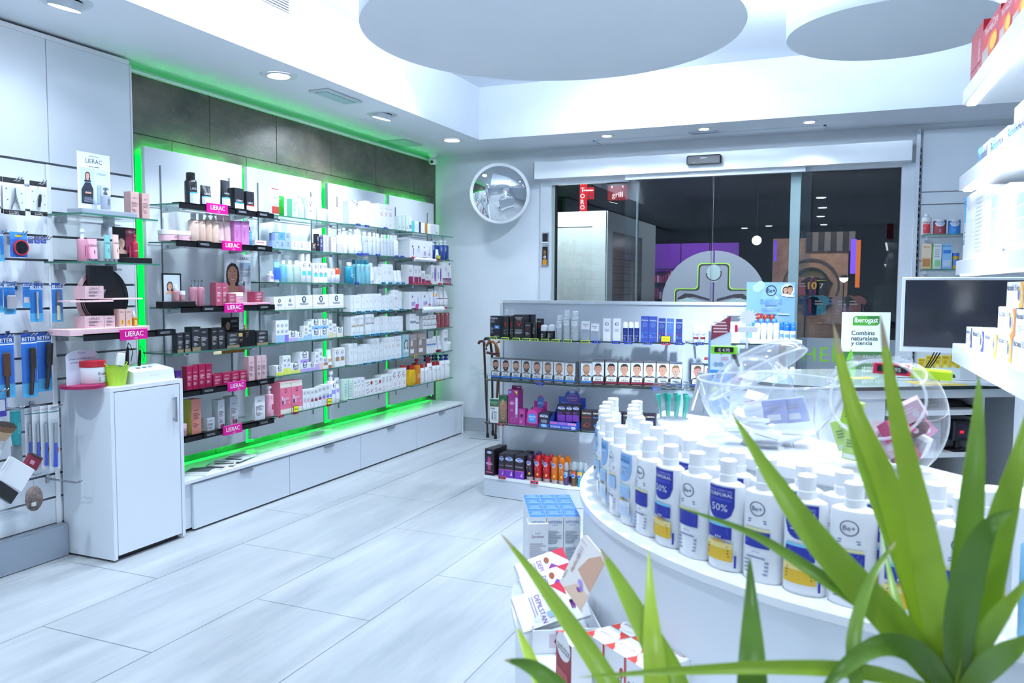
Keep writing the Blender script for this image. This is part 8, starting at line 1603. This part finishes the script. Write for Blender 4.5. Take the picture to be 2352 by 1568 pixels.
r.box(955, 1010, 705, '#3aa0d8', [('b', .4, .7, '#a8dcf4', -.4, .4)], 'blue pack at the end of the yellow row')
# ============================================================ beyond the glass
XY = 24.0
sbox('ground_outside', -9, 8, BY + .4, XY + 1, -.06, -.002, surf_mat('dark_paving', '#4a4a50', '#323238', (1, 1, 1), .3, .05))
sbox('ceiling_outside', -9, 8, BY + .4, XY + 1, 3.0, 3.1, mat('#3a3f4a', .7))
sbox('wall_outside', -9, 8, XY, XY + .2, 0, 3.0, mat('#2a2c36', .7)); sbox('wall_outside_left', -9.2, -9, BY + .4, XY, 0, 3.0, mat('#24262e', .7)); sbox('wall_outside_right', 8, 8.2, BY + .4, XY, 0, 3.0, mat('#24262e', .7))
def wp(x, y, Y): return at(x, y, 1, Y)
# white kiosk left outside
K0, K1 = wp(1280, 486, 8.3), wp(1392, 484, 8.3); kt = K1.z
t = tag(empty('street_kiosk', (K1.x, 8.3, 0)), 'white panelled kiosk standing outside on the left', 'kiosk'); KM = mat('#c9d2cf', .4)
m = MB(); m.box(-1.6, 0, 0, 2.2, 0, kt, mat('#b4bebb', .4)).build('body', t); m = MB(); m.box(-1.6, .006, -.02, .0, kt - .16, kt, KM); m.box(-.14, .006, -.02, 0, .05, kt - .16, KM); m.box(0, .02, 0, 2.2, kt - .2, kt, KM); m.box(0, .02, 0, .2, .05, kt - .2, KM); m.box(0, .02, 1.5, 2.2, .05, kt - .2, KM); m.build('frame', t)
MB().box(.001, .012, .2, 1.5, .6, kt - .2, mat('#2a3238', .2)).build('opening', t); MB().box(.012, .02, 1.0, 1.06, .6, kt - .5, mat('#c8b88a', .3, .6)).build('brass_bar', t); MB().box(-1.6, -.14, -.012, 0, .9, kt - .16, mat('#c2ccc9', .3)).build('panel', t)
lamp('arcade_fill', (-1, 11, 2.9), 30, 4.0, (.75, .85, 1), (0, 0, -1), 170)  # broad unseen fill, added to lift the dim ambient outside
lamp('kiosk_fill', (K1.x - .3, 7.6, 2.9), 26, .3, (.9, .97, 1), (0, .8, -.6), 140)  # unseen extra lamp, set to brighten the kiosk face
# red vertical sign
P = wp(1338, 455, 11.5); w = (wp(1345, 455, 11.5) - wp(1331, 455, 11.5)).length; h = 1.1
o = MB().cbox(-w / 2, w / 2, 0, .08, -h * .5, h * .5, glow('#e01822', .9), .01).build('neon_sign', None, (P.x, 11.5, P.z + .12)); pr = Print()
for i, ch in enumerate('TORO'): pr.text(ch, 0, wp(1338, (436, 450, 463.5, 476)[i], 11.5).z - P.z - .12, .066, '#ffffff', w * .7, .02)
for e_ in range(len(pr.e)): pr.e[e_] = (pr.e[e_][0], pr.e[e_][1], glow('#fff0f0', 1.1), pr.e[e_][3])
pr.on_flat('lettering', o); MB().tube([(0, .04, h * .5), (0, .04, 3.0 - o.location.z)], .02, BLACK, 6).build('hanging_rod', o); tag(o, 'red vertical neon sign glowing above the kiosk', 'sign')
P = wp(1418, 440, 12.5); o = MB().cbox(-.16, .16, 0, .06, -.13, .13, glow('#8a0c14', .8), .01).build('neon_sign', None, (P.x, 12.5, P.z)); pr = Print(); pr.text('grill', 0, -.06, .11, '#fff', .26, .02); pr.ring(0, .06, .1, .02, '#fff', 14, 0, 180)
for e_ in range(len(pr.e)): pr.e[e_] = (pr.e[e_][0], pr.e[e_][1], glow('#ffe0e0', .9), pr.e[e_][3])
pr.on_flat('lettering', o); MB().tube([(0, .03, .13), (0, .03, 3.0 - P.z)], .02, BLACK, 6).build('hanging_rod', o); tag(o, 'small red neon sign with white script right of the vertical one', 'sign')
P = wp(1353, 446, 12.0); o = MB().cbox(-.07, .07, 0, .05, -.07, .11, glow('#c01018', .9), .01).build('neon_sign', None, (P.x, 12.0, P.z)); MB().tube([(0, .03, .11), (0, .03, 3.0 - P.z)], .02, BLACK, 6).build('hanging_rod', o); tag(o, 'little red neon panel beside the vertical sign', 'sign'); Print().rect(-.05, -.05, .05, -.03, '#f0d8d8').on_flat('printed_bar', o)
# purple shop wall with a shelf of goods
a, b_ = wp(1500, 560, 14.9), wp(1695, 700, 14.9); t = tag(empty('shop_wall_panels', (a.x, 14.9, 0)), 'violet panelled shop wall seen through the sliding doors', 'wall panels'); W3 = b_.x - a.x
for i in range(3): MB().cbox(W3 * i / 3 + .006, W3 * (i + 1) / 3 - .006, 0, .03, b_.z, a.z, mat('#8a4ab8', .5), .004).build('panel', t)
lamp('violet_light', (a.x + W3 / 2, 13.9, 3.0), 26, 1.2, (.62, .25, 1), (0, .6, -1), 150)
s0, s1 = wp(1502, 612, 14.6), wp(1545, 612, 14.6); t = tag(empty('display_rack', (s0.x, 14.6, 0)), 'dark shop rack of small goods against the violet wall', 'rack'); m = MB(); Wr = s1.x - s0.x
for z in (.9, 1.2, 1.5, 1.75): m.box(0, Wr, 0, .25, z - .02, z, mat('#3a3a48', .5))
m.build('shelf_boards', t)['kind'] = 'stuff'; m = MB(); R_ = random.Random(2)
for z in (.9, 1.2, 1.5): 
    for i in range(7): m.box(Wr * i / 7 + .005, Wr * (i + 1) / 7 - .005, .02, .15, z, z + R_.uniform(.1, .2), mat(R_.choice(('#c8c8c0', '#b84a50', '#6a6a90', '#d8c890', '#8a3a60')), .5))
m.build('small_goods', t)['kind'] = 'stuff'
# beige football shop front with round window
a, b_ = wp(1776, 548, 14.6), wp(1950, 548, 14.6); t = tag(empty('shirt_shop_front', (a.x, 14.6, 0)), 'beige lit shop front with a round shirt window', 'shop front'); W3 = b_.x - a.x
BG = surf_mat('beige_weave', '#b89a80', '#9a7e68', (8, 8, 8), .7, .2)
MB().box(0, W3, 0, .1, 0, a.z, BG).build('wall', t); c0 = wp(1862, 655, 14.55); rr = abs(wp(1900, 655, 14.55).x - c0.x)
def ring_y(name, r0, r1, y0, y1, mm, par): 
    n = 40; m = MB(); V = []
    for i in range(n): 
        aa = 2 * math.pi * i / n
        for r_, y in ((r0, y0), (r1, y0), (r1, y1), (r0, y1)): V.append((c0.x - a.x + r_ * math.cos(aa), y, c0.z + r_ * math.sin(aa)))
    Fs = []
    for i in range(n):
        j = (i + 1) % n
        for k in range(4): l = (k + 1) % 4; Fs.append((4 * i + k, 4 * j + k, 4 * j + l, 4 * i + l))
    return m.add(V, Fs, mm, True).build(name, par)
ring_y('round_frame', rr * 1.0, rr * 1.16, -.08, 0, mat('#1c1e26', .3), t); ring_y('outer_ring', rr * 1.62, rr * 1.74, -.03, 0, mat('#4a4a50', .4), t)
MB().lathe([(rr, 0, mat('#c8b07a', .6)), (.001, .001, mat('#c8b07a', .6))], 40).xf(Matrix.Translation((c0.x - a.x, -.005, c0.z)) @ Matrix.Rotation(rad(90), 4, 'X')).build('window_back', t)
lamp('shop_light', (a.x + .3, 13.7, 3.1), 42, .5, (1, .86, .68), (0, .5, -1), 130); lamp('shop_light', (a.x + W3 * .8, 13.8, 3.0), 14, .5, (1, .8, .6), (0, .5, -1), 130)
def shirt(c, Y, s, col, ops, label):
    Pp = [(-.28, 0), (.28, 0), (.3, .5), (.42, .42), (.52, .58), (.3, .8), (.1, .84), (0, .78), (-.1, .84), (-.3, .8), (-.52, .58), (-.42, .42), (-.3, .5)]; V = [(x * s, 0, z * s) for x, z in Pp] + [(x * s, .04 * s, z * s) for x, z in Pp]; q = len(Pp)
    o = MB().add(V, [tuple(range(q)), tuple(range(2 * q - 1, q - 1, -1))] + [(i, q + i, q + (i + 1) % q, (i + 1) % q) for i in range(q)], mat(col, .7)).build('football_shirt', None, (c.x, Y, c.z)); draw(Print(), s * .56, s * .8, ops).on_flat('printed_front', o); tag(o, label, 'shirt'); return o
shirt(wp(1865, 678, 14.58), 14.578, .37, '#34305a', [('b', .05, .95, '#8a2a44', -.2, -.05), ('b', .05, .95, '#8a2a44', .15, .3), ('t', '10', .55, .6, '#e8c83a', .03)], 'dark striped shirt with yellow 10 in the round window')
shirt(wp(1886, 677, 14.58), 14.578, .34, '#1f2433', [('t', '7', .55, .45, '#e0e4ea', .03), ('b', .86, .92, '#b8d83a', -.4, .4)], 'dark shirt with white 7 in the round window')
shirt(wp(1843, 678, 14.58), 14.578, .34, '#d0605a', [('l', .5, .8, 2, '#f0c8c0', -.3, .3)], 'coral shirt at the left of the round window')
P5 = wp(1860, 712, 13.6)
for i, (x, y, c, lk) in enumerate(((1859, 724, '#3a4a8a', 'blue and red striped shirt on the outdoor rail'), (1880, 722, '#4ab4c8', 'turquoise shirt on the outdoor rail'), (1933, 723, '#c89aa0', 'pale pink shirt on the outdoor rail'), (1960, 723, '#b86a68', 'salmon shirt on the outdoor rail'))): shirt(wp(x, y, 13.6), 13.6, .36, c, [('b', .1, .9, '#b03a4a', -.1, .1)] if i == 0 else [('l', .5, .8, 2, '#e8e0e0', -.3, .3)], lk)
m = MB(); P = wp(1850, 684, 13.65); Q = wp(1985, 684, 13.65); m.tube([(P.x, 13.66, P.z + .0), (Q.x, 13.66, P.z)], .012, mat('#3a3d44', .3, .7), 8); m.tube([(P.x, 13.66, P.z), (P.x, 13.66, 0)], .012, mat('#3a3d44', .3, .7), 8); m.tube([(Q.x, 13.66, P.z), (Q.x, 13.66, 0)], .012, mat('#3a3d44', .3, .7), 8); tag(m.build('clothes_rail'), 'dark clothes rail holding shirts outside the shop', 'rail')
for x0, x1, y0, y1, c, s_, lk in ((1955, 1965, 549, 628, '#7a4ae8', 1.0, 'violet light column beside the beige shop front'), (1967, 1974, 551, 660, '#d8701a', .7, 'orange light column beside the violet one'), (1778, 1782, 552, 600, '#6a3ae0', .8, 'violet light column at the left shop edge')):
    A1, B1 = wp(x0, y0, 14.3), wp(x1, y1, 14.3); tag(MB().cbox(A1.x, B1.x, 14.3, 14.36, B1.z, A1.z, glow(c, s_), .005).build('light_column'), lk, 'light column')
P = wp(1738, 552, 12.5); o = MB().lathe([(.001, -.068, glow('#f4f8ff', 3))] + [(.068 * math.cos(rad(b)), .068 * math.sin(rad(b)), glow('#f4f8ff', 3)) for b in range(-75, 90, 15)] + [(.001, .068, glow('#f4f8ff', 3))], 20).build('globe_lamp', None, P); MB().tube([(0, 0, .066), (0, 0, 3.0 - P.z)], .006, BLACK, 6).build('hanging_rod', o); tag(o, 'glowing white globe lamp hanging outside', 'lamp')
P = wp(1938, 641, 12.8); o = MB().lathe([(.001, -.05, glow('#ffffff', 4)), (.05, -.02, glow('#ffffff', 4)), (.06, .02, BLACK), (.03, .06, BLACK), (.001, .061, BLACK)], 18).build('spot_lamp', None, P); MB().tube([(0, 0, .06), (0, 0, -P.z)], .008, BLACK, 6).build('lamp_post', o); tag(o, 'bright spot lamp glowing before the shirt shop', 'lamp')
for i, (x, y) in enumerate(((1886, 454), (1889, 477), (1885, 497), (1892, 516), (1766, 519), (1710, 524))):  # emissive discs for the small lights that show in the door glass
    d_ = ray(x, y); tt = (2.98 - CAM.z) / d_.z; P = CAM + d_ * tt
    o = MB().lathe([(.001, -.004, glow('#eef4ff', 2.5)), (.075, -.004, glow('#eef4ff', 2.5)), (.085, .0, ALUW), (.085, .02, ALUW)], 18).build('outdoor_glow_disc', None, P); tag(o, 'small white arcade downlight outside, %s' % ('highest in the doorway', 'second highest', 'third highest', 'lowest behind the right pane', 'right one behind the sliding pane', 'left one behind the sliding pane')[i], 'downlight', 'arcade downlights outside')
aw = wp(1850, 530, 14.2); bw3 = wp(1965, 530, 14.2); t = tag(empty('striped_awning', (aw.x, 14.565, aw.z)), 'black and grey striped awning above the shirt shop', 'awning'); n = 8; Wt = (bw3.x - aw.x) / n
for i in range(n): MB().box(i * Wt + .001, (i + 1) * Wt - .001, 0, .03, -.32, 0, mat('#14151a' if i % 2 == 0 else '#6a6c74', .6)).build('stripe_panel', t)

# ============================================================ plant in the foreground
pb_ = at_plane(2185, 1600, CAM + _fwd * .80, _fwd)
LEAF = {}
def leafmat(h, k):
    if h not in LEAF:
        m, N, Lk, b = newmat('leaf_' + h); co = mapping(N, Lk, (1, 1, 1)); nz = N.new('ShaderNodeTexNoise'); nz.inputs['Scale'].default_value = 18
        Lk.new(co, nz.inputs['Vector']); cr = N.new('ShaderNodeValToRGB'); cr.color_ramp.elements[0].color = rgb(h, .7); cr.color_ramp.elements[1].color = rgb(h, 1.0); Lk.new(nz.outputs[0], cr.inputs[0]); Lk.new(cr.outputs[0], b.inputs['Base Color']); b.inputs['Roughness'].default_value = .32
        tr = N.new('ShaderNodeBsdfTranslucent'); tr.inputs[0].default_value = rgb(h, 1); mx = N.new('ShaderNodeMixShader'); mx.inputs[0].default_value = .35; out = N['Material Output']; Lk.new(b.outputs[0], mx.inputs[1]); Lk.new(tr.outputs[0], mx.inputs[2]); Lk.new(mx.outputs[0], out.inputs[0]); LEAF[h] = m
    return LEAF[h]
plant = tag(empty('potted_plant', (pb_.x, pb_.y, 0)), 'tall potted plant with long arching green leaves in the foreground', 'plant'); inv = Vector((pb_.x, pb_.y, 0))
def leaf(pts, wpx, h, tipc=None, name='leaf'):
    """pts: (px, py, depth along the view) from base to tip"""
    P = [CAM + ray(x, y) * d for x, y, d in pts]; Q = []
    N = 18
    for i in range(N + 1):       # Catmull-Rom through the points
        t = i / N * (len(P) - 1); k = min(int(t), len(P) - 2); f = t - k; p0, p1, p2, p3 = P[max(k - 1, 0)], P[k], P[k + 1], P[min(k + 2, len(P) - 1)]
        Q.append(.5 * ((2 * p1) + (p2 - p0) * f + (2 * p0 - 5 * p1 + 4 * p2 - p3) * f * f + (3 * p1 - p0 - 3 * p2 + p3) * f ** 3))
    V = []; m = leafmat(h, 0)
    for i, p in enumerate(Q):
        t = i / N; tg_ = (Q[min(i + 1, N)] - Q[max(i - 1, 0)]).normalized(); vd = (p - CAM).normalized(); sd = tg_.cross(vd).normalized(); nn_ = sd.cross(tg_).normalized()
        wd = wpx * .80 / F_PX / 2 * (min(1, .62 + t * 1.6)) * (1 - max(0, t - .30) ** 1.5 / .70 ** 1.5 * .985)
        dr = nn_ * wd * .35; th = nn_ * .0006
        V += [p - sd * wd - inv, p + dr - inv, p + sd * wd - inv, p + sd * wd + th - inv, p + dr + th - inv, p - sd * wd + th - inv]
    mb = MB(); Fs = []
    for i in range(N):
        for k in range(6): l = (k + 1) % 6; Fs.append((6 * i + k, 6 * i + l, 6 * i + 6 + l, 6 * i + 6 + k))
    nt = 2 if tipc else 0
    if tipc: mb.add(V, Fs[:6 * (N - nt)], m, True); mb.add(V[6 * (N - nt):], [tuple(v - 0 for v in f) for f in Fs[:6 * nt]], leafmat(tipc, 0), True)
    else: mb.add(V, Fs, m, True)
    mb.add(V[:6], [(5, 4, 3, 2, 1, 0)], m); return mb.build(name, plant)
BR_ = '#c4b890'; G1, G2, G3, G4 = '#b8d448', '#a2c442', '#86ae42', '#6a9634'
leaf([(2190, 1600, .80), (2120, 1380, .79), (2040, 1120, .80), (1960, 930, .83), (1914, 742, .88)], 66, G1, BR_)
leaf([(2180, 1600, .80), (2150, 1400, .76), (2110, 1180, .75), (2055, 930, .77), (2022, 722, .80)], 66, G1, BR_)
leaf([(2130, 1540, .80), (2080, 1330, .82), (1985, 1080, .86), (1935, 880, .9), (1912, 775, .93)], 30, G2)
leaf([(2180, 1590, .80), (2060, 1440, .77), (1890, 1255, .78), (1770, 1090, .82), (1682, 950, .88)], 74, G2)
leaf([(2200, 1600, .80), (2212, 1380, .79), (2232, 1150, .80), (2245, 980, .82), (2248, 862, .85)], 62, G3)
leaf([(2205, 1600, .80), (2250, 1420, .76), (2300, 1200, .74), (2340, 1050, .74), (2375, 900, .76)], 66, G2)
leaf([(2195, 1600, .80), (2205, 1430, .72), (2235, 1290, .68), (2275, 1205, .67), (2330, 1170, .68)], 62, G4)
leaf([(2190, 1600, .80), (2070, 1450, .78), (1880, 1320, .80), (1720, 1222, .86), (1560, 1165, .95)], 36, G3)
leaf([(2180, 1600, .80), (2000, 1545, .74), (1800, 1532, .72), (1560, 1540, .72), (1330, 1555, .74)], 34, G2)
leaf([(2190, 1600, .80), (2120, 1510, .75), (2030, 1480, .72), (1930, 1540, .70), (1860, 1640, .70)], 52, G4)
leaf([(1985, 1680, .70), (1960, 1480, .72), (2000, 1330, .75), (2060, 1240, .78), (2130, 1200, .8)][:4], 30, G3, BR_)
leaf([(1600, 1700, .80), (1545, 1560, .82), (1480, 1440, .86), (1420, 1330, .9), (1378, 1258, .93)], 66, G2, BR_)
leaf([(1530, 1720, .78), (1510, 1600, .80), (1500, 1480, .82), (1494, 1380, .85), (1490, 1262, .9)], 56, G1)
leaf([(1470, 1720, .82), (1400, 1570, .85), (1300, 1420, .9), (1220, 1310, .95), (1150, 1225, 1.0)], 50, G2, BR_)
leaf([(1310, 1700, .8), (1275, 1620, .82), (1240, 1560, .84), (1205, 1480, .88), (1188, 1440, .9)], 44, G1)
leaf([(1330, 1660, .74), (1290, 1590, .76), (1235, 1540, .78), (1195, 1522, .8), (1158, 1516, .82)], 44, G4, BR_)
leaf([(1728, 1750, .72), (1728, 1620, .73), (1727, 1500, .75), (1725, 1390, .78), (1722, 1278, .80)], 64, G4)
leaf([(2200, 1600, .80), (2240, 1500, .74), (2290, 1420, .70), (2330, 1370, .69), (2390, 1300, .69)], 42, G2)
leaf([(2205, 1600, .80), (2260, 1540, .72), (2310, 1500, .68), (2352, 1475, .67), (2420, 1440, .67)], 50, G3)
leaf([(2170, 1600, .80), (2110, 1500, .84), (2060, 1380, .9), (2040, 1300, .95), (2020, 1200, 1.0)], 26, G3)
zb = pb_.z
MB().tube([(0, 0, .42), (.004, .002, .7), (0, 0, zb + .01)], [.02, .017, .014], mat('#8a7a5c', .8), 12).build('trunk', plant)
MB().lathe([(.10, 0, mat('#e0e2e4', .4)), (.135, .40, mat('#e0e2e4', .4)), (.125, .40, mat('#e0e2e4', .4)), (.12, .36, mat('#e0e2e4', .4))], 32).build('pot', plant); MB().lathe([(.119, .38, mat('#4a3a2c', .95)), (.001, .385, mat('#4a3a2c', .95))], 24).build('soil', plant)

# ============================================================ labels for the rows of goods
from collections import defaultdict
grp = defaultdict(list)
for it in PEND: grp[(it[1], it[2])].append(it)
ORDN = lambda i, n: ORD[i] if i < 20 else str(i + 1)
NUMW = {2: 'two', 3: 'three', 4: 'four', 5: 'five', 6: 'six', 7: 'seven', 8: 'eight', 9: 'nine', 10: 'ten', 11: 'eleven', 12: 'twelve', 13: 'thirteen', 14: 'fourteen', 15: 'fifteen', 16: 'sixteen', 17: 'seventeen', 18: 'eighteen', 19: 'nineteen', 20: 'twenty', 21: 'twenty-one', 22: 'twenty-two', 23: 'twenty-three', 24: 'twenty-four'}
for (look, desc), L in grp.items():
    L.sort(key=lambda e: e[5])
    for i, (o, lk, ds, cat, g, u) in enumerate(L):
        lb = '%s, %s' % (lk, ds) if len(L) == 1 else '%s, %s of %s from left, %s' % (lk, ORDN(i, len(L)), NUMW.get(len(L), str(len(L))), ds)
        if len(lb.split()) > 16: lb = '%s, %s of %s, %s' % (lk, ORDN(i, len(L)), NUMW.get(len(L), str(len(L))), ds)
        tag(o, lb, cat, g)
